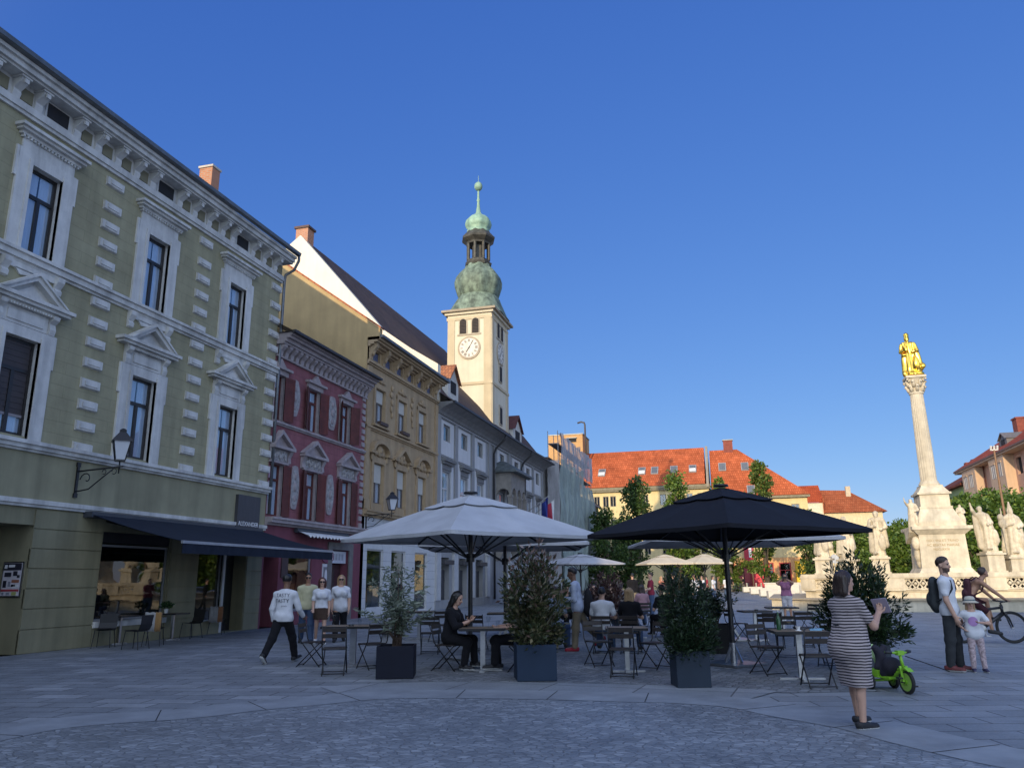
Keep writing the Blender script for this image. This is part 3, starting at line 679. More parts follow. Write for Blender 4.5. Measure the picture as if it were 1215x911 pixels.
# wall lantern on a scrolled bracket
LGL = mat('frosted_lantern_glass', (.55, .57, .6), .35, var=.05)
def wall_lantern(loc, label, rz=R(90)):
    t = thing('wall_lantern', label, 'wall lamp', loc, rz, 'lanterns on wall brackets')
    b = MB(); b.fb(-.03, .03, 0, .68, 0, .035); b.fb(-.05, .05, -.03, .06, 0, .04); b.fb(-.05, .05, .64, .74, 0, .04)
    b.tube([(0, -.03, .54), (0, -.6, .57), (0, -1.2, .60)], .018, 6)
    b.tube([(0, -.03, .10), (0, -.35, .14), (0, -.62, .33), (0, -.95, .56)], .014, 6)
    b.tube([(0, -.27 + (.17 - .016 * i) * math.cos(i * .55), .36 + (.17 - .016 * i) * math.sin(i * .55)) for i in range(10)], .013, 6)
    for cy, r in ((-.72, .05), (-.98, .06)): b.tube([(0, cy + r * math.cos(i * .6), .5 + r * math.sin(i * .6)) for i in range(10)], .009, 5)
    b.tube([(0, -1.1, .45), (0, -1.1, .75)], .016, 6); b.build('bracket', BLACKM, t)
    g = MB(); g.lathe([(.13, .74), (.235, 1.14)], 4, (0, -1.1, 0), smooth=False); g.build('lamp_glass', LGL, t)
    b = MB()
    for k in range(4):
        a = math.pi / 2 * k; b.beam((.135 * math.cos(a), -1.1 + .135 * math.sin(a), .735), (.24 * math.cos(a), -1.1 + .24 * math.sin(a), 1.15), .02, .02)
    b.lathe([(.145, .715), (.14, .745)], 4, (0, -1.1, 0), smooth=False); b.lathe([(.29, 1.14), (.28, 1.16), (.1, 1.34), (.09, 1.35), (.1, 1.39), (.04, 1.43), (.0, 1.44)], 4, (0, -1.1, 0), smooth=False)
    b.build('lamp_hood', BLACKM, t); t.scale = (1.18,) * 3; return t
wall_lantern((FX, 16.38, 3.78), 'black wrought iron lantern on the olive green house wall')

# ---------------------------------------------------------------- magenta house
red = house('magenta_house', 'dark magenta house with maroon shutters and white stucco reliefs', 'building', 25.1)
X = lambda Y: Y - 25.1
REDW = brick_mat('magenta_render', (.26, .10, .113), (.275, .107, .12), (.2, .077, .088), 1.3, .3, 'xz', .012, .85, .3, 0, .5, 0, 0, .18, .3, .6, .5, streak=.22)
PLAST = mat('grey_stucco', (.36, .31, .31), .85, var=.15, scale=5, bump=.3, bscale=14, streak=.2)
REL = mat('relief_stucco', (.33, .315, .31), .9, var=.35, scale=9, bump=.9, bscale=9)
SHUT = mat('maroon_shutter', (.115, .026, .02), .6, var=.3, streak=.25)
U3, L3 = [25.35, 28.1, 30.9], [25.6, 28.2, 31.24]
holes = [(max(.02, X(c) - .45), X(c) + .45, 7.55, 9.3, .4) for c in U3] + [(max(.02, X(c) - .45), X(c) + .45, 3.96, 5.9, .4) for c in L3]
b = MB(); b.wall(0, 7.8, 3.7, 10.0, holes, 0, 0, 2, 1)
sh = [(.1, 1.1, .0, 2.7, 1.2), (1.75, 3.5, .5, 2.75, 1.5), (5.1, 6.65, .05, 2.9, 1.4)]
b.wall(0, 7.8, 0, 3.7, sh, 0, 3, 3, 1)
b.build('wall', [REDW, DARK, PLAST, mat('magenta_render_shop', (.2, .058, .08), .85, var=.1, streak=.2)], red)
band(red, 0, 7.8, ((3.62, 3.7, .12), (3.7, 3.82, .3), (3.82, 3.9, .36)), PLAST, 'string_course')
band(red, 0, 7.8, ((7.36, 7.42, .06), (7.42, 7.5, .12)), PLAST, 'string_course')
band(red, 0, 7.8, ((9.98, 10.05, .1), (10.46, 10.54, .34), (10.54, 10.68, .42), (10.68, 10.78, .56), (10.78, 10.88, .66)), PLAST, 'cornice')
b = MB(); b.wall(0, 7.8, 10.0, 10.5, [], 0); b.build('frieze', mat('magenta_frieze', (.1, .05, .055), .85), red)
cb = MB(); cb.prismx([(0, 0), (-.1, .02), (-.14, .2), (-.3, .34), (-.32, .44), (0, .44)], -.11, .11); cm = cb.mesh('bracket', PLAST)
for i in range(20): link('bracket', cm, red, (.2 + i * .39, 0, 10.03))
b = MB(); b.add([(-.1, -.75, 10.9), (7.78, -.75, 10.9), (7.78, 6.5, 14.9), (-.1, 6.5, 14.9)], [(0, 1, 2, 3)]); b.add([(-.1, -.75, 10.885), (7.78, -.75, 10.885), (7.78, 0, 10.885), (-.1, 0, 10.885)], [(3, 2, 1, 0)])
b.box(-.1, 7.78, -.86, -.72, 10.83, 10.93)
b.build('roof', mat('dark_roof_sheet', (.035, .032, .034), .6, var=.3, scale=6), red)
def shutters(root, x, z0, z1, w, ang, sides=(-1, 1)):
    for s in sides:
        b = MB(); ca, sa = math.cos(ang), math.sin(ang); hx = x + s * w / 2
        def P(t, d, z): return (hx + s * (t * ca) - s * d * sa * 0, -.03 - t * sa - d, z)
        W_ = w * .52
        def sb(t0, t1, a, c, d0, d1):
            b.add([P(t0, d0, a), P(t1, d0, a), P(t1, d1, a), P(t0, d1, a), P(t0, d0, c), P(t1, d0, c), P(t1, d1, c), P(t0, d1, c)], [(0, 3, 2, 1), (4, 5, 6, 7), (0, 1, 5, 4), (1, 2, 6, 5), (2, 3, 7, 6), (3, 0, 4, 7)])
        sb(0, W_, z0, z1, .01, .03); sb(0, .06, z0, z1, 0, .045); sb(W_ - .06, W_, z0, z1, 0, .045)
        for zz in (z0 + .03, (z0 + z1) / 2, z1 - .05): sb(.06, W_ - .06, zz - .04, zz + .04, 0, .044)
        n = int((z1 - z0) / .075)
        for k in range(n): sb(.06, W_ - .06, z0 + .05 + k * .075, z0 + .08 + k * .075, .002, .038)
        b.build('shutter', SHUT, root)
for c in U3:
    x = X(c); window(red, max(.03, x - .45), x + .45, 7.55, 9.3, SHUT, .14, .7)
    b = MB()
    for s in (-1, 1): b.fb(x + s * .45 - (.14 if s < 0 else 0) if x + s * .45 - .14 > 0 else .0, x + s * .45 + (.14 if s > 0 else 0) if x + s * .45 > .2 else .01, 7.5, 9.45, -.02, .06)
    b.fb(max(0, x - .62), x + .62, 9.31, 9.5, -.02, .08); b.fb(max(0, x - .75), x + .75, 9.5, 9.6, -.02, .2); b.prism([(max(0.01, x - .4), 9.6), (x + .4, 9.6), (x + .2, 9.75), (x, 9.92), (max(.005, x - .2), 9.75)], -.14, .02)
    b.build('window_surround', PLAST, red); shutters(red, x, 7.56, 9.28, .9, .55 if c > 30 else .35, (1,) if c < 26 else (-1, 1))
for c in L3:
    x = X(c); window(red, max(.03, x - .45), x + .45, 3.96, 5.9, SHUT, .14, .7)
    b = MB(); b.fb(max(0, x - .95), x + .95, 6.45, 6.56, -.02, .26); b.fb(max(0, x - .75), x + .75, 5.92, 6.0, -.02, .1)
    for s in (-1, 1): b.prism([(max(0, x + s * 1.0), 6.56), (max(0, x + s * .8), 6.56), (x, 7.02), (x, 7.18)], -.24, .02)
    b.prism([(max(0, x - .8), 6.56), (x + .8, 6.56), (x, 7.02)], -.06, .02)
    for s in (-1, 1):
        e = x + s * .45
        if e > .2: b.fb(min(e, e + s * .12), max(e, e + s * .12), 3.9, 5.92, -.02, .05); b.prismx([(0, 5.95), (-.1, 6), (-.08, 6.2), (-.2, 6.45), (0, 6.45)], x + s * .78 - .1, x + s * .78 + .1)
    b.build('window_surround', PLAST, red)
    b = MB(); b.fb(max(0.03, x - .64), x + .64, 6.02, 6.44, -.02, .06)
    for k in range(9): b.ell((max(.15, x - .5 + k * .125), -.07, 6.23 + .07 * math.sin(k * 2.1)), (.07, .06, .13), 6)
    b.build('relief', REL, red); shutters(red, x, 3.98, 5.88, .9, .12 if c != 28.2 else .3, (1,) if c < 26 else (-1, 1))
def cartouche(root, x, z0, z1, w):
    b = MB(); n = 20; zc, hz = (z0 + z1) / 2, (z1 - z0) / 2
    def out(k, f):
        t = 2 * math.pi * k / n; s, c = math.sin(t), math.cos(t)
        return (x + w / 2 * f * math.copysign(abs(s) ** .6, s) * (1 + .12 * math.cos(4 * t)), zc + hz * f * math.copysign(abs(c) ** .7, c))
    b.prism([out(k, 1) for k in range(n)], -.05, .02, 0); b.prism([out(k, .8) for k in range(n)], -.07, -.03, 1)
    b.ell((x, -.07, zc), (w * .2, .05, hz * .22), 8, 0); b.ell((x, -.08, zc), (w * .12, .05, hz * .14), 8, 1)
    for s in (-1, 1): b.ell((x, -.07, zc + s * hz * .5), (w * .16, .04, hz * .16), 8, 0)
    b.build('relief_panel', [PLAST, REL], root)
for Y in (26.55, 29.62): cartouche(red, X(Y), 7.9, 9.38, .75)
for Y in (26.92, 29.75): cartouche(red, X(Y), 4.3, 6.0, .62)
qr = MB(); qr.fb(-.16, .16, 0, .2, -.02, .05); qrm = qr.mesh('quoin_block', PLAST)
for k in range(20): link('quoin_block', qrm, red, (7.62 - .05 * (k % 2), 0, 3.95 + k * .31))
window(red, 1.75, 3.5, .5, 2.75, mat('shop_grey', (.2, .2, .22), .5), .06, 0, .1, False, False, SHOPGLASS, 'shop_window')
b = MB()
for a, c, d, e in ((4.75, 5.1, .0, 3.2), (6.65, 7.0, 0, 3.2), (5.1, 6.65, 2.9, 3.2)): b.fb(a, c, d, e, -.02, .06)
b.build('door_surround', mat('taupe_stone', (.17, .16, .15), .85, var=.2, bump=.2), red)
b = MB(); b.box(5.12, 6.63, .35, .42, .05, 2.3, 0); b.box(5.3, 5.8, .33, .36, .3, 2.1, 1); b.box(5.95, 6.45, .33, .36, .3, 2.1, 1); b.build('door', [mat('door_brown', (.05, .02, .02), .5), GLASS], red)
b = MB(); b.box(5.14, 6.61, .1, .2, 2.35, 2.85); b.build('shop_sign', mat('sign_pale', (.55, .56, .6), .5), red)
b = MB()
for k in range(4): b.box(5.4 + k * .27, 5.4 + k * .27 + .16, .09, .1, 2.48, 2.74)
b.build('sign_lettering', mat('sign_letters', (.32, .33, .36), .5), red)
b = MB(); b.fb(1.25, 1.68, 1.75, 2.75, 0, .05); b.build('notice_frame', mat('notice_brown', (.06, .035, .035), .6), red)
# white poster with dark print and the pink blossom sign above it
ps = thing('poster', 'narrow white poster with dark print on the magenta wall', 'poster', (FX, 29.75, .95), R(90))
b = MB(); b.fb(-.28, .28, 0, 1.35, .0, .03, 0); b.fb(-.22, .22, .12, 1.23, .03, .036, 1); b.ell((-.0, -.036, .85), (.12, .012, .28), 8, 0); b.fb(-.15, .15, .2, .45, .036, .042, 0); b.build('sheet', [mat('poster_white', (.6, .58, .6), .6), mat('poster_grey', (.2, .19, .2), .6)], ps)
ps2 = thing('lettered_sign', 'pink and white scribbled sign above the narrow poster', 'sign', (FX, 29.85, 2.3), R(90))
b = MB(); b.prism([(-.5 * math.cos(t * .52) * (1 + .06 * (t % 2)), .28 * math.sin(t * .52) + .3) for t in range(12)], -.05, 0, 0)
for k in range(9):
    a = k * 1.3; b.tube([(-.36 + .09 * k + .05 * math.cos(a + i), -.055, .3 + .13 * math.sin(a + i * 1.1)) for i in range(5)], .016, 5, 1)
b.build('board', [mat('pink_board', (.2, .05, .1), .6), mat('sign_pinkwhite', (.62, .5, .58), .6)], ps2)
aw2 = thing('white_awning', 'short rolled white awning with scalloped edge over the magenta shopfront', 'awning', (FX, 27.15, 3.1), R(90))
b = MB(); n = 30
vs = [(4.1 * i / n, -.1 - .55 * t, .42 - .2 * t - (.08 if t == 1 else 0) * (i % 2)) for t in (0, .5, 1) for i in range(n + 1)]
b.add(vs, [(r * (n + 1) + i, (r + 1) * (n + 1) + i, (r + 1) * (n + 1) + i + 1, r * (n + 1) + i + 1) for r in range(2) for i in range(n)]); b.add([(x, y, z - .01) for x, y, z in vs], [(r * (n + 1) + i, r * (n + 1) + i + 1, (r + 1) * (n + 1) + i + 1, (r + 1) * (n + 1) + i) for r in range(2) for i in range(n)])
b.build('canopy', mat('awning_white', (.55, .55, .55), .8), aw2)
b = MB(); b.cyl((-.1, -.14, .42), (4.2, -.14, .42), .09, n=10); b.build('roller', mat('awning_box', (.05, .055, .065)), aw2)
# ---------------------------------------------------------------- ochre house
yel = house('ochre_house', 'ochre yellow house with stucco window hoods, white shopfront and a bare gable wall', 'building', 32.9)
X = lambda Y: Y - 32.9
YW = mat('ochre_render', (.42, .305, .175), .88, var=.13, scale=1.5, bump=.2, streak=.24)
YT = mat('ochre_stucco', (.40, .29, .17), .88, var=.12, scale=4, bump=.3, bscale=15, streak=.15)
YG = mat('ochre_gable', (.46, .33, .16), .9, var=.12, scale=.7, bump=.15, streak=.12)
U3, L3 = [34.47, 37.2, 40.0], [34.5, 37.25, 40.05]
up = [(X(c) - .55, X(c) + .55, 9.05, 10.8, .4) for c in U3]; lo = [(X(c) - .57, X(c) + .57, 5.2, 7.12, .4) for c in L3]
fr = [(X(33.45 + 1.43 * k), X(33.45 + 1.43 * k) + .9, 12.12, 12.62, .3) for k in range(6)]
b = MB(); b.wall(0, 9.5, 4.6, 12.95, up + lo + fr, 0, 0, 2, 1)
sh = [(.7, 2.5, .35, 3.05, 1.2), (3.45, 5.2, .35, 3.05, 1.2), (6.5, 8.25, .05, 3.05, 1.2)]
b.wall(0, 9.5, 0, 4.6, sh, 0, 3, 3, 1)
gp2 = [(0, 0), (14, 0), (14, 13.6), (5.0, 17.6), (-.61, 13.5), (-.61, 12.95), (0, 12.95)]
b.prismx(gp2, .0, .3, 4)
b.add([(9.5, 0, 0), (9.5, 14, 0), (9.5, 14, 13.6), (9.5, 5, 16.9), (9.5, 0, 13.1)], [(0, 1, 2, 3, 4)], 4)
SHOPW = brick_mat('white_panel_front', (.55, .55, .54), (.57, .57, .56), (.36, .36, .36), 2.4, .42, 'xz', .012, .7, .3, 0, 0, 0, 0, .1)
b.build('wall', [YW, DARK, YT, SHOPW, YG], yel)
b = MB(); b.add([(.3, -.62, 13.14), (9.6, -.62, 13.14), (9.6, 5, 17.0), (.3, 5, 17.0), (.3, 14.2, 13.2), (9.6, 14.2, 13.2)], [(0, 1, 2, 3), (3, 2, 5, 4)])
b.prismx([(-.68, 13.46), (-.68, 13.56), (5.0, 17.72), (5.0, 17.61)], -.05, .36)
b.build('roof', brick_mat('roof_tiles_red', (.34, .10, .045), (.42, .14, .06), (.16, .05, .03), .22, .34, 'xy', .02, .85, .5), yel)
b = MB(); b.box(.02, 9.6, -.80, -.6, 13.04, 13.17); b.build('gutter', ZINC, yel)
band(yel, 0, 9.5, ((11.78, 11.86, .08), (11.86, 11.98, .16), (12.66, 12.74, .12), (12.74, 12.84, .3), (12.84, 12.94, .5), (12.94, 13.1, .62)), YT, 'cornice')
band(yel, 0, 9.5, ((4.5, 4.6, .1), (4.6, 4.74, .24), (4.74, 4.82, .3)), YT, 'string_course')
band(yel, 0, 9.5, ((8.62, 8.7, .06), (8.7, 8.8, .14)), YT, 'string_course')
cb = MB(); cb.prismx([(0, 12.0), (-.1, 12.04), (-.12, 12.25), (-.3, 12.5), (-.42, 12.62), (-.42, 12.83), (0, 12.83)], -.13, .13); cb.ell((0, -.18, 12.4), (.1, .1, .2), 6)
cm = cb.mesh('bracket', YT)
for k in range(7): link('bracket', cm, yel, (max(.16, X(33.18 + 1.43 * k)), 0, 0))
BLU = mat('attic_window_blue', (.10, .12, .2), .4, var=.5, scale=9)
for h in fr:
    p = MB(); p.box(h[0] + .04, h[1] - .04, .12, .16, h[2] + .04, h[3] - .04); p.build('attic_window', BLU, yel)
BLIND = mat('pale_blind', (.50, .48, .42), .8, var=.05)
def hood(root, x, z, kind):
    b = MB()
    if kind == 'tri':
        for s in (-1, 1): b.prism([(x + s * 1.15, z), (x + s * .9, z), (x, z + .55), (x, z + .75)], -.26, .02)
    else:
        n = 10; pts = [(x + 1.05 * math.cos(math.pi * i / n), z + .05 + .62 * math.sin(math.pi * i / n)) for i in range(n + 1)]; inn = [(x + .85 * math.cos(math.pi * i / n), z + .02 + .45 * math.sin(math.pi * i / n)) for i in range(n + 1)]
        for i in range(n): b.prism([inn[i], pts[i], pts[i + 1], inn[i + 1]], -.26, .02)
    for s in (-1, 1): b.fb(min(x + s * .7, x + s * 1.2), max(x + s * .7, x + s * 1.2), z - .08, z + .05, -.02, .24)
    b.ell((x, -.06, z + .12), (.3, .1, .28), 8); b.ell((x, -.12, z + .16), (.15, .1, .15), 7)
    for s in (-1, 1): b.ell((x + s * .42, -.05, z + .0), (.22, .06, .12), 7); b.ell((x + s * .85, -.06, z - .22), (.12, .08, .2), 7)
    b.build('window_hood', YT, root)
for i, c in enumerate(L3):
    x = X(c); window(yel, x - .57, x + .57, 5.2, 7.12, mat('window_brown', (.12, .1, .085), .5), .14, 0, .07, True, True)
    p = MB(); p.box(x - .52, x + .52, .1, .13, 6.2, 7.08); p.build('roller_blind', BLIND, yel)
    b = MB(); [b.fb(min(x + s * .58, x + s * .8), max(x + s * .58, x + s * .8), 4.83, 7.3, -.02, .07) for s in (-1, 1)]; b.fb(x - .8, x + .8, 7.13, 7.4, -.02, .068); b.build('window_surround', YT, yel)
    hood(yel, x, 7.6, 'tri' if i == 1 else 'arc')
for i, c in enumerate(U3):
    x = X(c); window(yel, x - .55, x + .55, 9.05, 10.8, mat('window_brown', (.12, .1, .085)), .14, .62, .07, True, True)
    p = MB(); p.box(x - .5, x + .5, .1, .13, 10.15, 10.76); p.build('roller_blind', BLIND, yel)
    b = MB(); [b.fb(min(x + s * .56, x + s * .76), max(x + s * .56, x + s * .76), 8.95, 10.95, -.02, .06) for s in (-1, 1)]; b.fb(x - .76, x + .76, 10.81, 11.05, -.02, .058); b.fb(x - .9, x + .9, 8.86, 8.96, -.02, .22)
    b.ell((x, -.06, 11.3), (.26, .07, .2), 7); [b.ell((x + s * .35, -.04, 11.22), (.22, .05, .09), 6) for s in (-1, 1)]
    b.build('window_surround', YT, yel)
    if i < 2:
        m_ = MB(); xm = x + 1.36
        for k, (dz, r) in enumerate(((11.2, .16), (10.85, .2), (10.45, .15), (10.1, .12), (9.8, .08))): m_.ell((xm + .05 * (-1) ** k, -.04, dz), (r, .06, .17), 7)
        m_.build('relief', YT, yel)
    if i in (0, 1):
        fb_ = MB(); fb_.box(x - .45, x + .45, -.3, -.1, 8.98, 9.14); fb_.build('flower_box', mat('planter_brown', (.08, .05, .04), .7), yel)
pl = MB(); pl.fb(.0, .42, 4.83, 11.7, -.02, .09); pl.fb(9.1, 9.48, 4.83, 11.7, -.02, .09); pl.fb(-.0, .5, 4.84, 5.3, -.02, .16); pl.build('pilaster', YT, yel)
for i, h in enumerate(sh):
    w = window(yel, h[0], h[1], h[2], h[3], mat('shop_white_frame', (.5, .5, .5), .5), .08, (0 if i != 1 else .62), .07, False, False, SHOPGLASS, 'shop_window')
    p = MB(); p.box(h[0] + .1, h[1] - .1, .5, .55, h[2], h[3] - .5); p.build('display', mat('display_green', (.16, .2, .12), .8, var=.6, scale=2), w)
wall_lantern((FX, 33.35, 3.9), 'black wrought iron lantern at the edge of the ochre house')

# ---------------------------------------------------------------- town hall with its gable, tower and loggia
hall = house('town_hall', 'grey and white town hall with bell tower, loggia and brown roof', 'building', 42.4)
X = lambda Y: Y - 42.4
HG = mat('grey_render', (.30, .30, .30), .85, var=.08, scale=1.4, streak=.14, bump=.1)
HW = mat('white_render', (.60, .60, .60), .85, var=.05, scale=1.4, streak=.1)
TW = mat('tower_cream', (.66, .60, .46), .88, var=.06, scale=.8, streak=.1, bump=.08)
TB = mat('tower_beige', (.55, .46, .31), .88, var=.08, scale=1.0, streak=.1)
GABW = mat('gable_white', (.74, .68, .545), .88, var=.05, scale=.6, streak=.07)
bays = [44.05, 47.35, 50.75, 56.2, 60.4, 64.2, 67.6]
small = [(X(c) - .6, X(c) + .6, 9.8, 10.8, .3) for c in bays]; tall = [(X(c) - .62, X(c) + .62, 5.0, 7.95, .3) for c in bays]
gf = [(X(c) - .75, X(c) + .75, .05, 2.9, .9) for c in bays if not 54.5 < c < 58]
b = MB(); b.wall(0, 27.6, 4.2, 11.9, small + tall, 0, 0, 0, 1); b.wall(0, 27.6, 0, 4.2, gf, .02, 0, 0, 1)
gab = [(0, 11.9), (0, 14.3), (1.8, 15.45), (3.7, 16.85), (5.4, 18.85), (7.3, 21.05), (9.9, 24.05), (10.75, 23.4), (12.3, 22.0), (22, 12.4)]
b.add([(0, y, z) for y, z in gab] + [(0, 22, 0), (0, 0, 0)], [tuple(range(len(gab) + 2))], 2)
b.add([(.5, y, z) for y, z in gab] + [(.5, 22, 0), (.5, 0, 0)], [tuple(range(len(gab) + 2))], 2)
for i in range(len(gab) - 1):
    (y0, z0), (y1, z1) = gab[i], gab[i + 1]; b.add([(0, y0, z0), (.5, y0, z0), (.5, y1, z1), (0, y1, z1)], [(0, 1, 2, 3)], 2)
b.add([(27.6, 0, 0), (27.6, 22, 0), (27.6, 22, 12), (27.6, 10.5, 22.5), (27.6, 0, 12)], [(0, 1, 2, 3, 4)], 0)
b.build('wall', [HG, DARK, GABW], hall)
RBR = brick_mat('roof_tiles_brown', (.085, .05, .038), (.12, .07, .05), (.04, .028, .024), .2, .3, 'xy', .02, .85, .5, 0, .5, 0, 0, .35)
b = MB()
rp = [(-.95, 11.95), (.4, 12.9), (1.8, 14.7), (3.7, 16.7), (5.4, 18.7), (7.3, 20.9), (9.9, 24.0)]
for i in range(len(rp) - 1):
    (y0, z0), (y1, z1) = rp[i], rp[i + 1]; b.add([(.25, y0, z0), (27.7, y0, z0), (27.7, y1, z1), (.25, y1, z1)], [(0, 1, 2, 3)])
b.add([(.25, 9.9, 24.0), (27.7, 9.9, 24.0), (27.7, 22, 12.5), (.25, 22, 12.5)], [(0, 1, 2, 3)])
b.build('roof', RBR, hall)
b = MB(); b.prismx([(0, 11.25), (-.12, 11.28), (-.2, 11.45), (-.45, 11.65), (-.85, 11.8), (-1.0, 11.85), (-1.0, 11.94), (0, 11.94)], .02, 27.62); b.build('cornice', mat('cornice_grey', (.2, .2, .2), .8, var=.1, streak=.2), hall)
b = MB(); b.box(0, 27.7, -1.14, -.98, 11.84, 11.96); b.build('gutter', mat('gutter_black', (.03, .03, .032), .5), hall)
b = MB(); b.fb(0, 27.6, 11.1, 11.24, -.02, .09); b.fb(0, 27.6, 4.2, 4.4, -.02, .14); b.fb(0, 27.6, 0, .5, -.02, .06); b.build('string_course', HG, hall)
for c in bays:
    x = X(c); b = MB()
    for a, e in ((x - 1.22, x - .62), (x + .62, x + 1.22)): b.fb(a, e, 8.9, 11.0, -.01, .04)
    b.fb(x - .62, x + .62, 10.81, 11.0, -.01, .04); b.fb(x - .62, x + .62, 8.9, 9.79, -.01, .04)
    for a, e in ((x - 1.22, x - .78), (x + .78, x + 1.22)): b.fb(a, e, 4.6, 8.7, -.01, .04)
    b.build('white_panel', HW, hall)
    window(hall, x - .6, x + .6, 9.8, 10.8, mat('window_grey', (.25, .25, .25), .6), .1, 0, .09, False, False)
    window(hall, x - .62, x + .62, 5.0, 7.95, mat('white_window_frame', (.55, .55, .55), .5), .12, .66, .09, True, True)
    b = MB(); b.fb(x - .78, x + .78, 8.05, 8.35, -.01, .07); b.fb(x - 1.0, x + 1.0, 8.5, 8.62, -.01, .36); b.fb(x - .92, x + .92, 8.36, 8.5, -.01, .22); b.prismx([(0, 8.62), (-.38, 8.62), (0, 8.82)], x - 1.0, x + 1.0)
    b.build('window_hood', mat('hood_grey', (.19, .19, .19), .8, var=.1), hall)
pm = MB(); pm.fb(-.26, .26, 4.42, 11.09, -.01, .1); pm = pm.mesh('pilaster', HG)
for c in (42.62, 45.7, 49.05, 52.9, 54.2, 58.2, 62.2, 65.9, 69.4): link('pilaster', pm, hall, (X(c), 0, 0))
gp_ = MB(); gp_.fb(-.34, .34, .5, 4.2, -.03, .12); gp_.fb(-.42, .42, 3.2, 3.5, -.03, .2); gp_ = gp_.mesh('pier', mat('pale_pier', (.48, .48, .48), .85, var=.08, streak=.15))
for c in (42.75, 45.7, 49.05, 52.4, 58.2, 62.2, 65.9, 69.4): link('pier', gp_, hall, (X(c), 0, 0))
for h in gf:
    p = MB(); p.box(h[0], h[1], .3, .36, .05, 2.2); p.box(h[0] - .05, h[1] + .05, -.3, .05, 2.5, 2.75); p.build('shop_door', mat('door_dark_grey', (.05, .05, .055), .5), hall)
for c in (53.75, 61.6):
    b = MB(); b.tube([(X(c), -1.05, 11.8), (X(c), -.95, 11.5), (X(c), -.3, 10.9), (X(c), -.14, 10.5), (X(c), -.14, .3)], .08, 8); b.build('downpipe', mat('gutter_black', (.03, .03, .032)), hall)
def dormer(root, x0, x1, y0, y1, z0, zw, zr, wall_m, roof_m):
    b = MB(); xm = (x0 + x1) / 2
    b.box(x0, x1, y0, y1, z0, zw, 0); b.prism([(x0, zw), (x1, zw), (xm, zr)], y0 + .02, y1, 0)
    w = (x1 - x0); b.box(xm - w * .25, xm + w * .25, y0 - .03, y0 + .05, zw - .9, zw - .1, 2)
    d = b.build('dormer', [wall_m, roof_m, DARK], root)
    r = MB()
    for s, xe in ((-1, x0 - .15), (1, x1 + .15)): r.add([(xe, y0 - .2, zw - .12), (xm, y0 - .2, zr + .1), (xm, y1 + 1.2, zr + .1), (xe, y1 + 1.2, zw - .12)], [(0, 1, 2, 3)]); r.add([(xe, y0 - .2, zw - .26), (xm, y0 - .2, zr - .05), (xm, y0 - .2, zr + .1), (xe, y0 - .2, zw - .12)], [(0, 1, 2, 3)])
    r.build('dormer_roof', roof_m, d)
RRED = brick_mat('roof_tiles_old', (.36, .13, .06), (.45, .18, .08), (.18, .08, .05), .22, .3, 'yz', .02, .85, .5, 0, .5, 0, 0, .25)
dormer(hall, 3.2, 5.2, .5, 3.2, 12.6, 14.3, 15.3, mat('dormer_plaster', (.55, .53, .48), .85), RRED)
dormer(hall, 19.4, 22.2, .6, 3.0, 12.6, 14.0, 15.2, mat('dormer_plaster', (.55, .53, .48)), mat('dormer_roof_dark', (.10, .035, .03), .8, var=.3))
b = MB(); b.box(.4, 1.2, 9.6, 10.5, 22.7, 24.75, 0); b.box(.3, 1.3, 9.5, 10.6, 24.75, 24.9, 1); b.build('chimney', [BRK, mat('brown_cap', (.1, .06, .05), .8)], hall)
# tower: local centre x=16.3, y=2.7, half width 1.9 / depth
tx0, tx1, ty0, ty1 = X(56.3), X(61.0), .8, 4.5
tw = [(tx0 + .55, tx0 + .55, 0, 0)]
b = MB(); b.box(tx0, tx1, ty0, ty1, 9, 22.4, 0)
for (a, c) in ((ty0 + .02, ty0 + .62), (ty1 - .62, ty1 - .02)): b.box(tx0 - .06, tx0, a, c, 9, 22.0, 1)
for (a, c) in ((tx0 + .02, tx0 + .6), (tx1 - .6, tx1 - .02)): b.box(a, c, ty0 - .06, ty0, 9, 22.0, 1)
b.box(tx0 - .09, tx1 + .09, ty0 - .09, ty1 + .09, 16.5, 16.72, 1); b.box(tx0 - .07, tx1 + .07, ty0 - .07, ty1 + .07, 21.95, 22.2, 1)
b.box(tx0 - .2, tx1 + .2, ty0 - .2, ty1 + .2, 22.4, 22.6, 0); b.box(tx0 - .42, tx1 + .42, ty0 - .42, ty1 + .42, 22.6, 22.78, 2)
b.build('tower', [TW, TB, mat('tower_cornice', (.33, .27, .19), .8)], hall)
def arch_poly(x, z0, w, h, n=8): return [(x - w, z0), (x + w, z0)] + [(x + w * math.cos(math.pi * i / n), z0 + h - w + w * math.sin(math.pi * i / n)) for i in range(n + 1)]
tcx, tcy = (tx0 + tx1) / 2, (ty0 + ty1) / 2
TGR = mat('tower_grey_trim', (.42, .36, .27), .8)
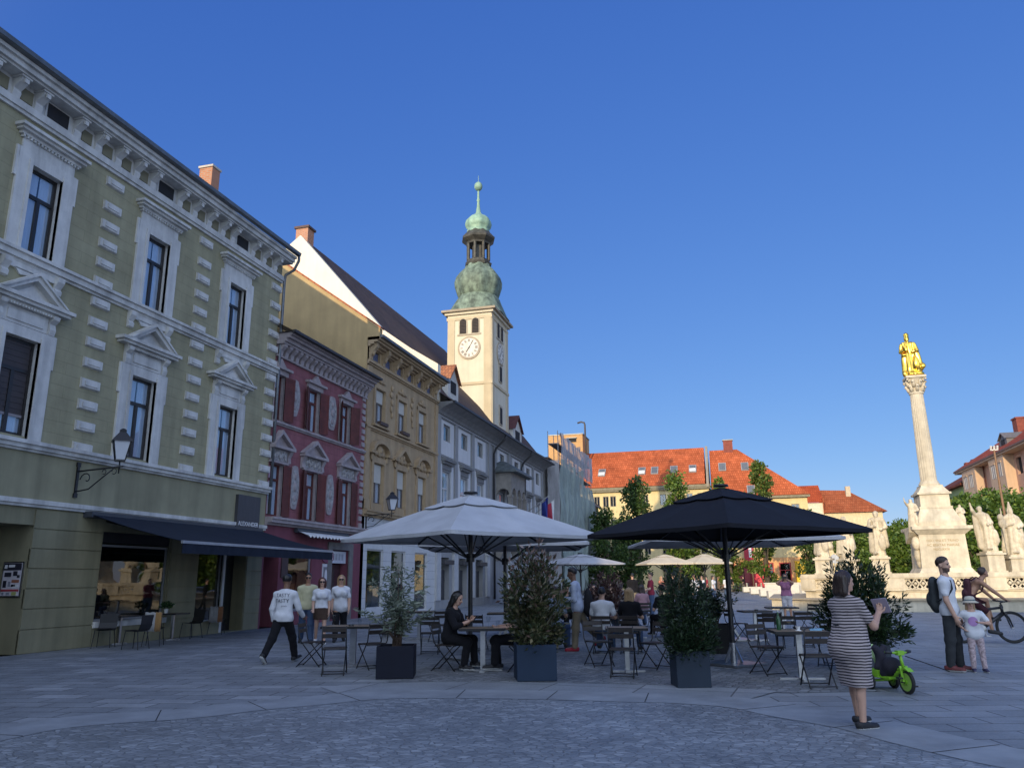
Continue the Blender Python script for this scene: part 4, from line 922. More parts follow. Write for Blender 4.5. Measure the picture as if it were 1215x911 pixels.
for face in (0, 1):
    # face 0 looks down the square (local -x), face 1 looks onto the square (local -y)
    b = MB()
    for s in (-.52, .52):
        b.prism(arch_poly(s, 20.75, .36, 1.35), -.05, .02, 0); b.prism(arch_poly(s, 20.78, .27, 1.24), -.075, -.04, 1)
        for k in range(9): b.box(s - .24, s + .24, -.09, -.07, 20.84 + k * .125, 20.9 + k * .125, 2)
    b.box(-1.0, 1.0, -.06, .02, 20.62, 20.74, 0)
    o = b.build('belfry_opening', [TGR, DARK, mat('louvre_brown', (.06, .045, .04), .8)], hall)
    c = MB(); c.cyl((0, .02, 19.55), (0, -.07, 19.55), .95, n=40, mi=0); c.cyl((0, -.07, 19.55), (0, -.085, 19.55), .8, n=40, mi=1)
    for k in range(12):
        a = math.pi / 6 * k; p = Vector((math.sin(a), 0, math.cos(a)))
        M = Matrix.Rotation(a, 3, 'Y')
        nb = (2, 1, 2, 3, 2, 1, 2, 3, 3, 1, 2, 2)[k]
        for q in range(nb): c.obox(Vector((0, -.09, 19.55)) + p * .62 + M @ Vector(((q - (nb - 1) / 2) * .075, 0, 0)), (.04, .012, .22), M, 2)
    clk = c.build('clock_face', [mat('clock_ring', (.40, .33, .24), .8), mat('clock_white', (.68, .64, .56), .7), mat('clock_numeral', (.09, .07, .06), .6)], hall)
    h = MB()
    for a, L, w in ((2.5 * R(1) + R(212), .42, .07), (R(30), .66, .05)):
        M = Matrix.Rotation(a, 3, 'Y'); h.obox(Vector((0, -.105, 19.55)) + M @ Vector((0, 0, L / 2 - .06)), (w, .014, L + .12), M, 0)
    h.build('clock_hands', mat('clock_hand', (.05, .04, .04), .5), clk)
    if face == 0:
        for q in (o, clk): q.location = (tx0, tcy, 0); q.rotation_euler = (0, 0, R(-90))
    else:
        for q in (o, clk): q.location = (tcx, ty0, 0)
b = MB(); b.box(-.42, .42, -.08, .0, 17.1, 18.6, 0); b.box(-.3, .3, -.1, -.0, 17.2, 18.4, 1); b.box(-.5, .5, -.14, 0, 18.6, 18.72, 0); b.box(-.42, .42, -.08, 0, 13.6, 15.2, 0); b.box(-.3, .3, -.1, 0, 13.7, 15.0, 1)
b.build('tower_window', [TGR, DARK], hall, (tcx, ty0, 0))
PAT = mat('copper_patina', (.13, .17, .125), .7, .1, var=.4, scale=2.2, c2=(.26, .34, .25), bump=.25, bscale=10, streak=.45)
PATB = mat('copper_patina_bright', (.26, .40, .29), .6, .1, var=.2, scale=2.5, streak=.2)
PATD = mat('copper_dark', (.075, .07, .055), .6, .2, var=.35, scale=3, streak=.3)
rib = lambda a, z: 1 - .085 * abs(math.cos(4 * a)) ** 3
b = MB()
sq = [(2.3, 22.78), (2.2, 23.0), (2.05, 23.6), (1.82, 24.3), (1.62, 24.6)]
b.lathe(sq, 48, (tcx, tcy, 0), 0, True, lambda a, z: 1 + .24 * abs(math.sin(2 * a)) ** 2 * max(0, (24.3 - z) / 1.6))
b.lathe([(1.6, 24.5), (1.75, 24.7), (1.86, 25.05), (2.0, 25.5), (2.03, 25.9), (1.9, 26.35), (1.62, 26.75), (1.4, 27.0), (1.18, 27.2), (1.05, 27.5)], 48, (tcx, tcy, 0), 0, True, rib)
b.build('onion_dome', PAT, hall)
b = MB(); b.lathe([(1.12, 27.4), (1.2, 27.6), (1.02, 27.68), (1.02, 27.9)], 8, (tcx, tcy, 0), 0, False); b.lathe([(.55, 27.9), (.55, 29.5)], 8, (tcx, tcy, 0), 0, False)
for k in range(8):
    a = math.pi / 4 * k; b.cyl((tcx + .93 * math.cos(a), tcy + .93 * math.sin(a), 27.85), (tcx + .93 * math.cos(a), tcy + .93 * math.sin(a), 29.4), .13, n=8)
b.lathe([(1.05, 29.35), (1.1, 29.5), (1.45, 29.8), (1.48, 29.95), (1.0, 30.5), (.95, 30.6)], 8, (tcx, tcy, 0), 0, False)
b.build('lantern', PATD, hall)
b = MB(); b.lathe([(.95, 30.5), (1.0, 30.7), (.85, 30.75), (1.08, 31.0), (1.16, 31.3), (1.08, 31.65), (.8, 31.95), (.4, 32.2), (.22, 32.45), (.14, 33.0), (.1, 33.5), (.16, 33.6), (.1, 33.75), (.08, 34.5)], 40, (tcx, tcy, 0), 0, True, rib)
b.ell((tcx, tcy, 34.95), (.36, .36, .42), 14); b.cyl((tcx, tcy, 35.3), (tcx, tcy, 36.0), .018, n=6); b.build('spire', PATB, hall)
# loggia
lx0, lx1, LD = X(54.5), X(58.7), 1.25
b = MB(); b.box(lx0 - .2, lx1 + .2, -LD - .15, 0, 4.3, 4.7, 0)
cx4 = [lx0, lx0 + (lx1 - lx0) / 3, lx0 + 2 * (lx1 - lx0) / 3, lx1]
for x in cx4: b.box(x - .15, x + .15, -LD - .02, -LD + .28, 4.7, 7.5, 0); b.box(x - .2, x + .2, -LD - .06, -LD + .32, 7.4, 7.58, 0)
for k in range(3):
    xa, xb = cx4[k] + .15, cx4[k + 1] - .15; xm, w = (xa + xb) / 2, (xb - xa) / 2
    b.prism([(xa - .15, 9.2), (xa - .15, 7.58), (xa, 7.58)] + [(xm - w * math.cos(math.pi * i / 10), 7.58 + w * math.sin(math.pi * i / 10)) for i in range(11)] + [(xb, 7.58), (xb + .15, 7.58), (xb + .15, 9.2)], -LD, -LD + .25, 0)
for xs_ in (lx0, lx1 - .25):
    b.prismx([(-LD, 9.2), (-LD, 7.58), (-LD + .15, 7.58)] + [(-LD / 2 - (LD / 2 - .15) * math.cos(math.pi * i / 10), 7.58 + .45 * math.sin(math.pi * i / 10)) for i in range(11)] + [(-.1, 7.58), (-.1, 9.2)], xs_ - .15, xs_ + .1, 0)
b.box(lx0, lx1, -LD + .05, -LD + .15, 4.7, 5.7, 0); b.box(lx0 - .05, lx0 + .05, -LD + .1, 0, 4.7, 5.7, 0); b.box(lx0 + .1, lx1 - .1, -.08, 0, 4.9, 7.2, 1)
for x in (lx0 + .3, lx1 - .3): b.prismx([(0, 2.9), (-.3, 3.1), (-.7, 3.9), (-LD, 4.3), (0, 4.3)], x - .25, x + .25, 0)
b.build('loggia', [mat('loggia_stone', (.26, .24, .215), .85, var=.15, streak=.2), mat('loggia_orange', (.42, .17, .09), .8)], hall)
b = MB(); e0, e1 = lx0 - .5, lx1 + .5
b.box(e0, e1, -LD - .5, 0, 9.2, 9.32)
b.add([(e0, -LD - .5, 9.325), (e1, -LD - .5, 9.325), (e1, -.01, 9.325), (e0, -.01, 9.325), (e0 + .8, -LD + .2, 9.8), (e1 - .8, -LD + .2, 9.8), (e1 - .8, -.01, 10.0), (e0 + .8, -.01, 10.0), (e0 + 1.5, -.5, 10.15), (e1 - 1.5, -.5, 10.15), (e1 - 1.5, -.01, 10.2), (e0 + 1.5, -.01, 10.2)],
      [(0, 1, 5, 4), (1, 2, 6, 5), (3, 0, 4, 7), (4, 5, 9, 8), (5, 6, 10, 9), (7, 4, 8, 11), (8, 9, 10, 11)])
b.build('loggia_roof', mat('copper_grey', (.13, .15, .15), .6, .2, var=.25, streak=.3), hall)
# flags hanging from poles on the loggia
def flag(loc, label, m, dx):
    t = thing('flag', label, 'flag', loc, R(90), 'flags on the town hall loggia')
    p = MB(); p.tube([(0, 0, 0), (0, -1.9, 1.3)], .03, 6); p.build('pole', mat('pole_grey', (.3, .3, .3), .5), t)
    b = MB(); n, mm = 10, 12; vs = []
    for j in range(mm + 1):
        for i in range(n + 1):
            u, v = i / n, j / mm; vs.append((dx * u * .5 + .12 * math.sin(u * 6 + v * 3), -1.85 + u * .5 + .1 * math.sin(7 * u + 2 * v), 1.25 - 2.0 * v - .5 * u))
    b.add(vs, [(j * (n + 1) + i, j * (n + 1) + i + 1, (j + 1) * (n + 1) + i + 1, (j + 1) * (n + 1) + i) for j in range(mm) for i in range(n)], 0, True)
    if m[1] is not None:
        for k in range(len(b.m)):
            jj, ii = divmod(k, n); b.m[k] = 1 if (ii >= 6 if len(m) == 2 else (ii // 4)) else 0
            if len(m) == 3: b.m[k] = min(2, ii * 3 // n)
    b.build('cloth', [x for x in m if x], t)
FB_, FR_, FW_ = mat('flag_blue', (.02, .035, .2), .8), mat('flag_red', (.35, .025, .05), .8), mat('flag_white', (.6, .6, .6), .8)
flag((FX + 1.0, 59.3, 6.6), 'dark blue flag drooping from the town hall loggia', [FB_, None], .4)
flag((FX + 1.0, 61.6, 6.6), 'red and white flag drooping beside the blue one on the town hall', [FW_, FR_, FR_], -.9)

# ---------------------------------------------------------------- house under scaffolding
scf = house('scaffolded_house', 'old grey house wrapped in scaffolding and pale green netting', 'building', 70.3)
b = MB(); b.wall(0, 18.5, 0, 12.6, [(1.2 + 3 * k, 2.5 + 3 * k, z, z + 2, .3) for k in range(6) for z in (1, 5.2, 9)], 0, 0, 0, 1); b.box(0, .02, 0, 14, 0, 12.6, 0); b.box(18.5, 18.52, 0, 14, 0, 12.6, 0)
b.build('wall', [mat('old_render', (.26, .25, .23), .9, var=.25, streak=.35), DARK], scf)
b = MB(); b.add([(0, -.4, 12.55), (18.5, -.4, 12.55), (18.5, 7, 17.0), (0, 7, 17.0)], [(0, 1, 2, 3)]); b.prism([(0, 12.5), (18.5, 12.5), (18.5, 12.7), (0, 12.7)], -.5, 0); b.build('roof', RBR, scf)
b = MB()
for k in range(8):
    x = .3 + k * 2.55
    for d in (-.4, -1.35): b.cyl((x, d, 0), (x, d, 15.2), .035, n=6)
    for z in (2, 4, 6, 8, 10, 12, 14): b.cyl((x, -.35, z), (x, -1.4, z), .03, n=5)
for z in (2, 4, 6, 8, 10, 12, 14):
    for d in (-.4, -1.35): b.cyl((.3, d, z), (18.15, d, z), .03, n=5)
    b.box(.3, 18.15, -1.3, -.45, z - .05, z); b.cyl((.3, -1.35, z + .95), (18.15, -1.35, z + .95), .025, n=5)
b.build('scaffolding', mat('scaffold_steel', (.34, .34, .35), .5, .5), scf)
def netting(name, x0, x1, z0, z1, d, m, seed):
    r_ = random.Random(seed); nx, nz = 44, 24; vs = []
    ph = [r_.uniform(0, 6) for _ in range(8)]
    for j in range(nz + 1):
        for i in range(nx + 1):
            u, v = i / nx, j / nz; x = x0 + (x1 - x0) * u; z = z0 + (z1 - z0) * v
            w = .12 * math.sin(x * 3.1 + ph[0] + .4 * z) + .1 * math.sin(x * 1.3 + z * 1.1 + ph[1]) + .06 * math.sin(x * 7 + ph[2] + z * .7) + .14 * abs(math.sin(z * math.pi / 4 + ph[3]))
            vs.append((x, -d - w, z + .12 * math.sin(x * 2.2 + ph[4]) * (v > .9)))
    b = MB(); b.add(vs, [(j * (nx + 1) + i, j * (nx + 1) + i + 1, (j + 1) * (nx + 1) + i + 1, (j + 1) * (nx + 1) + i) for j in range(nz) for i in range(nx)], 0, True)
    b.build(name, m, scf)
def net_mat(name, c, alpha):
    m, n, l, p = _nt(name); tc = n.new('ShaderNodeTexCoord'); mp = n.new('ShaderNodeMapping'); mp.inputs['Scale'].default_value = (1, 1, .25); l.new(tc.outputs['Object'], mp.inputs[0])
    t = _noise(n, l, mp.outputs[0], 2.2, 5, .7); l.new(_ramp(n, l, t.outputs[0], sc3(c, .72), sc3(c, 1.3)), p.inputs['Base Color']); p.inputs['Roughness'].default_value = .8; p.inputs['Alpha'].default_value = alpha; return m
NT1, NT2 = net_mat('net_green', (.30, .36, .33), .86), net_mat('net_grey', (.40, .40, .42), .72)
netting('netting', .2, 11.0, .5, 12.6, 1.45, NT1, 1); netting('netting', 11.0, 18.3, .5, 11.4, 1.45, NT1, 2); netting('netting', .3, 18.2, 12.2, 15.1, 1.42, NT2, 3)
e = MB(); vs = [(.25, -.3 - 1.15 * u, z) for z in (1, 12.4) for u in (0, .5, 1)]; e.add(vs, [(0, 1, 4, 3), (1, 2, 5, 4)]); e.build('netting', NT2, scf)

# ---------------------------------------------------------------- last house of the row
las = house('narrow_house', 'pale narrow house with stucco ornament beyond the scaffolding', 'building', 90.7)
b = MB(); b.wall(0, 9.5, 0, 10.6, [(1.0 + 2.9 * k, 2.1 + 2.9 * k, z, z + 1.9, .25) for k in range(3) for z in (.8, 4.4, 7.6)], 0, 0, 0, 1); b.box(9.5, 9.52, 0, 12, 0, 10.6, 0)
b.build('wall', [mat('pale_render', (.42, .40, .36), .85, var=.1, streak=.2), DARK], las)
band(las, 0, 9.6, ((10.3, 10.45, .2), (10.45, 10.7, .45)), PLAST, 'cornice')
b = MB()
for k in range(4): b.fb(.2 + 2.9 * k, .7 + 2.9 * k, 3.8, 10.3, -.01, .12); b.ell((.45 + 2.9 * k, -.15, 9.9), (.3, .12, .3), 7)
for k in range(3):
    b.fb(.9 + 2.9 * k, 2.2 + 2.9 * k, 9.55, 9.75, -.01, .2); b.ell((1.55 + 2.9 * k, -.1, 9.85), (.4, .1, .22), 7)
b.build('pilaster', PLAST, las)
b = MB(); b.add([(0, -.5, 10.7), (9.6, -.5, 10.7), (9.6, 5, 13.2), (0, 5, 13.2)], [(0, 1, 2, 3)]); b.add([(9.6, -.5, 10.7), (9.6, 10, 10.7), (9.6, 5, 13.2)], [(0, 1, 2)]); b.build('roof', RBR, las)

# ================================================================== FAR END OF THE SQUARE
def roof_mat(name, c1, c2, plane='xz'): return brick_mat(name, c1, c2, sc3(c1, .6), .3, .42, plane, .03, .9, .5, 0, .5, 0, 0, .3, .2, .5, .5, streak=.14)
ORG = roof_mat('roof_tiles_orange', (.40, .092, .032), (.52, .13, .05))
CRM = mat('cream_render', (.66, .52, .26), .88, var=.06, scale=.8, streak=.1)
far = thing('cream_hall', 'long cream building with orange tiled roof and skylights at the end of the square', 'building', (-24, 118, 0))
b = MB()
holes = [(x, x + .9, z, z + h, .3) for x in (4.6, 5.95, 7.05, 10.5, 11.9, 14.5, 16.0, 18.4, 20.0) for z, h in ((12.15, 1.6), (8.6, 1.7), (5.0, 1.8))]
b.wall(0, 21.7, 0, 14.6, holes, 0, 0, 0, 1); b.box(21.68, 21.7, 0, 14, 0, 14.6, 0); b.prismx([(0, 14.6), (14, 14.6), (7, 21.3)], 21.5, 21.7, 0)
b.build('wall', [CRM, DARK], far)
for h in holes: window(far, *h[:4], mat('window_tan', (.28, .24, .17), .6), .1, 0, .09, True, False)
b = MB(); b.fb(0, 21.9, 14.35, 15.0, -.02, .5); b.fb(0, 21.9, 14.6, 14.9, .4, .62); b.build('cornice', mat('cornice_olive', (.24, .21, .14), .85, var=.15, streak=.2), far)
b = MB(); b.add([(0, -.65, 15.0), (21.2, -.65, 15.0), (21.2, 7, 21.55), (0, 7, 21.55)], [(0, 1, 2, 3)]); b.add([(0, 15, 15), (21.2, 15, 15), (21.2, 7, 21.55), (0, 7, 21.55)], [(0, 1, 2, 3)])
b.build('roof', ORG, far)
b = MB(); vs = [(21.4, -.8, 15.05), (21.75, -.8, 15.05), (21.75, 7, 21.75), (21.4, 7, 21.75)]; b.add(vs + [(x, y, z - .5) for x, y, z in vs], [(0, 1, 2, 3), (0, 4, 5, 1), (1, 5, 6, 2), (0, 3, 7, 4), (3, 2, 6, 7)]); b.add([(21.82, -.8, 14.6), (21.82, 7, 14.6), (21.82, 7, 21.9), (21.82, -.8, 15.05)], [(0, 1, 2, 3)]); b.build('parapet', mat('parapet_grey', (.28, .24, .18), .8), far)
SKG = glass_mat('skylight_glass', (.3, .3, .3), 1.7, .25)
def skylight(root, x, z, ye, ze, slope, w=1.1, h=1.9, blind=True):
    y = ye + (z - ze) / slope; n = Vector((0, -slope, 1)).normalized(); u = Vector((0, 1, slope)).normalized()
    M = Matrix((Vector((1, 0, 0)), u, n)).transposed(); c = Vector((x, y, z))
    b = MB(); b.obox(c + n * .06, (w, h, .22), M, 0); s = b.build('skylight', mat('skylight_frame', (.3, .29, .28), .5), root)
    b = MB(); b.obox(c + n * .15, (w - .2, h - .2, .06), M, 0); b.obox(c + n * .17 - u * (h * .2), (w - .22, h * .42, .04), M, 1 if blind else 0); b.build('pane', [mat('skylight_dark', (.12, .13, .14), .15), mat('skylight_blind', (.75, .72, .66), .6)], s)
for i, (x, bl) in enumerate(((5.6, 1), (11.8, 1), (13.75, 0), (16.65, 0), (19.45, 1))): skylight(far, x, 17.6, -.65, 15, 6.55 / 7.65, blind=bl)
blk = thing('brick_tower_block', 'tan brick stair block standing above the orange roof', 'building', (-25.5, 121, 0))
b = MB(); b.box(-1.5, 4.1, 0, 6, 0, 24.1, 0); b.box(-1.6, 4.2, -.1, 6.1, 24.1, 24.25, 1); b.build('wall', [brick_mat('tan_brick', (.50, .27, .10), (.56, .32, .13), (.42, .26, .13), .5, .16, 'xz', .02, .9, .2, 0, .5, 0, 0, .1), ZINC], blk)
b = MB(); b.fb(1.6, 3.1, 22.9, 23.5, -.02, .06, 1); b.fb(1.5, 3.2, 23.5, 23.62, -.02, .3, 0); b.build('vent', [ZINC, DARK], blk)
b = MB(); b.tube([(4.5, .3, 19), (4.5, .3, 25.6), (4.4, .3, 26.0), (3.9, .3, 26.15), (3.3, .3, 26.0)], .14, 8); b.build('exhaust_pipe', mat('pipe_dark', (.06, .05, .045), .6), blk)
f2 = thing('corner_building', 'orange roofed building with peach shopfronts and red window frames', 'building', (-2.1, 118, 0))
b = MB(); holes = [(x, x + 1.1, z, z + 1.7, .3) for x in (1, 3, 5, 7, 9, 11) for z in (6.3, 10.0)]
b.wall(0, 13.2, 4.3, 12.9, holes, 0, 0, 0, 1); gf2 = [(.8, 2.6, .1, 3.6, .5), (3.2, 4.9, .1, 3.6, .5), (6.0, 7.9, .1, 3.6, .5), (8.6, 10.2, .1, 3.6, .5)]
b.wall(0, 13.2, 0, 4.3, gf2, .01, 2, 2, 1); b.box(13.2, 13.22, 0, 12, 0, 12.9, 0)
b.build('wall', [CRM, DARK, mat('peach_render', (.62, .33, .14), .85, var=.08, streak=.1)], f2)
for h in holes: window(f2, *h[:4], mat('window_tan', (.28, .24, .17)), .1, 0, .1, True, False)
for h in gf2: window(f2, *h[:4], mat('red_frame', (.32, .03, .03), .6), .1, .7, .16, True, False, SHOPGLASS, 'shop_window')
b = MB(); b.fb(-.1, 13.6, 12.6, 12.95, -.02, .5); b.build('cornice', mat('cornice_olive', (.24, .21, .14)), f2)
b = MB(); b.add([(.1, -.6, 12.95), (13.7, -.6, 12.95), (4.3, 7, 21.0), (.1, 7, 21.0), (13.7, 14, 12.95), (.1, 14, 12.95)], [(0, 1, 2, 3), (1, 4, 2), (4, 5, 3, 2)]); b.build('roof', ORG, f2)
b = MB(); b.box(2.3, 3.7, 6.5, 7.5, 20.5, 22.4, 0); b.box(2.2, 3.8, 6.4, 7.6, 22.4, 22.55, 1); b.build('chimney', [mat('chimney_maroon', (.22, .06, .04), .9, var=.2), ZINC], f2)
for x, z in ((1.9, 17.9), (5.2, 17.8), (5.7, 13.9)): skylight(f2, x, z, -.6, 12.95, 8.05 / 7.6, 1.1, 1.8, False)
# banner on the shop and the stalls in front
bn = thing('banner', 'red banner with a white stripe hanging over the shop windows', 'banner', (2.55, 117.6, 3.9))
b = MB(); b.box(-.65, .65, -.06, 0, 0, 2.2, 0); b.box(.0, .35, -.07, -.06, .45, 2.0, 1); b.box(.35, .42, -.07, -.06, .45, 2.0, 2); b.build('cloth', [mat('banner_red', (.42, .03, .05), .7), mat('banner_white', (.7, .7, .7), .7), mat('banner_blue', (.1, .15, .4), .7)], bn)
def stall(loc, w, h, c, label, nm):
    t = thing('market_stall', label, 'stall', loc); m = mat(nm, c, .7)
    b = MB(); b.box(-w / 2, w / 2, 0, 1.6, .1, h, 0); b.build('body', m, t)
    b = MB(); b.box(-w / 2 + .15, w / 2 - .15, -.03, 0, 1.0, h - .3, 0); b.box(-.06, .06, -.05, -.03, 1.0, h - .3, 1); b.build('hatch', [mat(nm + '_panel', sc3(c, 1.35), .6), mat(nm + '_frame', sc3(c, .3), .6)], t)
    b = MB(); b.box(-w / 2 - .1, w / 2 + .1, -.25, 1.7, h, h + .1); b.build('roof', mat(nm + '_roof', sc3(c, .5), .7), t)
stall((3.9, 112, 0), 2.1, 3.3, (.50, .035, .05), 'bright red market stall below the banner', 'stall_red')
stall((1.6, 113, 0), 1.9, 3.1, (.25, .045, .05), 'dull red market stall behind the bicycles', 'stall_dullred')
stall((9.1, 113, 0), 1.5, 3.6, (.62, .40, .02), 'yellow market stall at the corner of the orange roofed building', 'stall_yellow')
f3 = thing('low_corner_house', 'pale house with a hipped orange red roof behind the monument', 'building', (9.6, 130, 0))
b = MB(); b.wall(0, 4.9, 0, 12.8, [], 0, 0); b.box(4.88, 4.9, .0, 8, 0, 12.8, 0); b.wall(4.9, 13.2, 0, 11.2, [(6 + 2.2 * k, 7.1 + 2.2 * k, z, z + 1.6, .3) for k in range(3) for z in (3.4, 7.4)], 0.02, 1, 1, 2); b.box(13.2, 13.22, .02, 10, 0, 11.2, 1)
b.build('wall', [mat('white_plaster_warm', (.7, .62, .48), .85), mat('cream_plaster', (.66, .56, .36), .85), DARK], f3)
b = MB(); b.prism([(2.0, 11.75), (2.35, 11.9), (2.35, 12.25), (2.15, 12.4), (1.95, 12.25), (1.95, 11.9)], -.06, .01); b.build('wall_medallion', mat('medallion', (.3, .25, .2), .8), f3)
b = MB(); b.add([(-3, -.3, 12.8), (5.0, -.3, 12.8), (5.0, 5, 16.0), (-3, 5, 16.0)], [(0, 1, 2, 3)], 0); b.add([(4.9, -.5, 11.15), (13.9, -.5, 11.15), (9.2, 5, 15.0), (4.9, 5, 15.2)], [(0, 1, 2, 3)], 1); b.add([(13.9, -.5, 11.15), (13.9, 10, 11.15), (9.2, 5, 15.0)], [(0, 1, 2)], 1)
b.box(4.85, 4.95, -.5, 5, 11.1, 13.4, 1)
b.build('roof', [roof_mat('roof_tiles_bright', (.42, .075, .025), (.46, .09, .03)), roof_mat('roof_tiles_rust', (.34, .09, .035), (.40, .12, .05))], f3)
b = MB(); b.box(8.85, 9.55, 3.4, 4.2, 13.8, 15.5); b.build('chimney', mat('chimney_pale', (.5, .42, .3), .9), f3)

# right side of the square
pk = thing('pink_house', 'salmon pink apartment house with bay windows and red roof', 'building', (34, 126.8, 0), R(-90))
X = lambda Y: 126.8 - Y
PK = mat('salmon_render', (.50, .30, .21), .88, var=.07, scale=.8, streak=.12); PK2 = mat('salmon_bay', (.58, .40, .26), .88, var=.06, scale=.8, streak=.1)
b = MB(); holes = [(x, x + 1.4, z, z + 1.7, .3) for x in (13.6, 15.5, 33, 36.5, 40) for z in (2.6, 6.0, 9.6, 13.2)]
b.wall(0, 44, 0, 16.0, holes + [(21.2, 23.0, 13.2, 15.2, .3), (26, 27.6, 13.2, 14.9, .3)], 0, 0, 0, 1); b.box(0, .02, 0, 12, 0, 16, 0)
for a, c in ((2.8, 9.0), (14.8 - 0.2, 20.7)): pass
b.build('wall', [PK, DARK], pk)
for a, c in ((2.6, 8.8), (14.9, 20.6)):
    b = MB(); b.prism([(a, 3), (c, 3), (c, 16.0), (a, 16.0)], -1.15, -.0, 0)
    for x in (a + .9, (a + c) / 2 + .4, ):
        for z in (6.0, 9.6, 13.3): b.fb(x, x + 1.5, z, z + 1.7, 1.1, 1.17, 2); b.fb(x - .12, x + 1.62, z + 1.7, z + 1.85, 1.1, 1.25, 0)
    bay = b.build('bay', [PK2, DARK, mat('bay_blind', (.36, .3, .26), .6)], pk)
    for x in (a + .9, (a + c) / 2 + .4):
        for z in (6.0, 9.6, 13.3):
            f = MB(); f.fb(x, x + .12, z, z + 1.7, 1.16, 1.2); f.fb(x + .69, x + .81, z, z + 1.7, 1.16, 1.2); f.fb(x + 1.38, x + 1.5, z, z + 1.7, 1.16, 1.2); f.build('window_frame', WHITE, bay)
b = MB(); b.fb(-.2, 44, 15.85, 16.05, -.02, 1.35, 0); b.fb(-.2, 44, 16.05, 16.25, -.02, 1.5, 1); b.build('cornice', [PK2, mat('cornice_umber', (.16, .1, .08), .8)], pk)
b = MB(); b.add([(-.3, -1.5, 16.26), (44, -1.5, 16.26), (44, 6, 21.3), (7.5, 6, 21.3), (-.3, 13, 16.26), (44, 13, 16.26)], [(0, 1, 2, 3), (0, 3, 4), (3, 2, 5, 4)]); b.build('roof', roof_mat('roof_tiles_crimson', (.30, .06, .03), (.35, .08, .04), 'xy'), pk)
for x, y in ((12.8, 3.0), (22.0, 4.2)):
    b = MB(); b.box(x, x + 1.6, y, y + 1.0, 17.5, 21.2 + (y - 3) * .8); b.box(x - .1, x + 1.7, y - .1, y + 1.1, 21.2 + (y - 3) * .8, 21.4 + (y - 3) * .8); b.build('chimney', mat('chimney_maroon', (.22, .06, .04)), pk)
for x in (2.4, 9.3, 14.4):
    b = MB(); b.tube([(x, -.2, 15.9), (x, -.2, 0)], .1, 6); b.build('downpipe', mat('gutter_copper', (.14, .05, .035), .6), pk)
dormer(pk, 15.8, 18.6, .2, 3, 16.6, 18.2, 18.9, mat('dormer_lead', (.14, .13, .13), .7), mat('dormer_lead', (.14, .13, .13)))
gn = thing('green_house', 'pale green house with dark red roof beside the pink one', 'building', (34, 145, 0), R(-90))
b = MB(); b.wall(0, 18, 0, 14.6, [(2 + 3 * k, 3.3 + 3 * k, z, z + 1.8, .3) for k in range(5) for z in (4, 8, 11.6)], 0, 0, 0, 1); b.box(0, .02, 0, 12, 0, 14.6, 0); b.prismx([(0, 14.6), (12, 14.6), (6, 18.3)], .0, .1, 0)
b.build('wall', [mat('green_render', (.36, .42, .17), .85, var=.1), DARK], gn)
b = MB(); b.add([(-.3, -.8, 14.7), (18, -.8, 14.7), (18, 6, 18.5), (-.3, 6, 18.5), (18, 13, 14.7), (-.3, 13, 14.7)], [(0, 1, 2, 3), (3, 2, 4, 5)]); b.fb(-.3, 18, 14.4, 14.7, -.02, .8); b.build('roof', roof_mat('roof_tiles_darkred', (.17, .05, .03), (.2, .06, .04), 'xy'), gn)
for x in (1.5, 5.2, 9.5):
    b = MB(); b.box(x, x + 1.2, 4.5, 5.5, 17, 19.6); b.build('chimney', mat('chimney_maroon', (.22, .06, .04)), gn)

# the house closing the south end of the square (behind the camera; it shades the foreground)
so = thing('south_house', 'plain grey townhouse closing the south end of the square', 'building', (-14, -19, 0))
b = MB(); b.box(-26, 18, -14, 0, 0, 14.6); b.build('wall', mat('south_render', (.42, .38, .32), .88, var=.08), so)
b = MB(); b.box(-26.4, 18.4, -14.4, .4, 14.6, 15.0); b.build('roof', mat('south_roof', (.2, .08, .05), .85), so)
# ================================================================== MONUMENT
mon = thing('plague_column', 'tall stone plague column with Corinthian capital on a tiered inscribed pedestal', 'monument', (10.45, 45.6, 0))
def sq_tier(b, hw, z0, z1, mi=0): b.box(-hw, hw, -hw, hw, z0, z1, mi)
b = MB()
def frus(b, h0, h1, z0, z1): b.add([(-h0, -h0, z0), (h0, -h0, z0), (h0, h0, z0), (-h0, h0, z0), (-h1, -h1, z1), (h1, -h1, z1), (h1, h1, z1), (-h1, h1, z1)], [(0, 3, 2, 1), (4, 5, 6, 7), (0, 1, 5, 4), (1, 2, 6, 5), (2, 3, 7, 6), (3, 0, 4, 7)])
sq_tier(b, 1.5, .9, 1.5); frus(b, 1.42, 1.13, 1.5, 1.95); frus(b, 1.12, 1.07, 1.95, 3.62); frus(b, 1.1, 1.36, 3.62, 3.86); sq_tier(b, 1.4, 3.86, 4.02); sq_tier(b, 1.06, 4.02, 4.28)
frus(b, 1.04, .76, 4.28, 4.95); sq_tier(b, .78, 4.95, 5.05); sq_tier(b, .7, 5.05, 5.68); sq_tier(b, .8, 5.68, 5.78); frus(b, .74, .52, 5.78, 6.1); sq_tier(b, .52, 6.1, 6.18)
b.build('pedestal', STONE, mon)

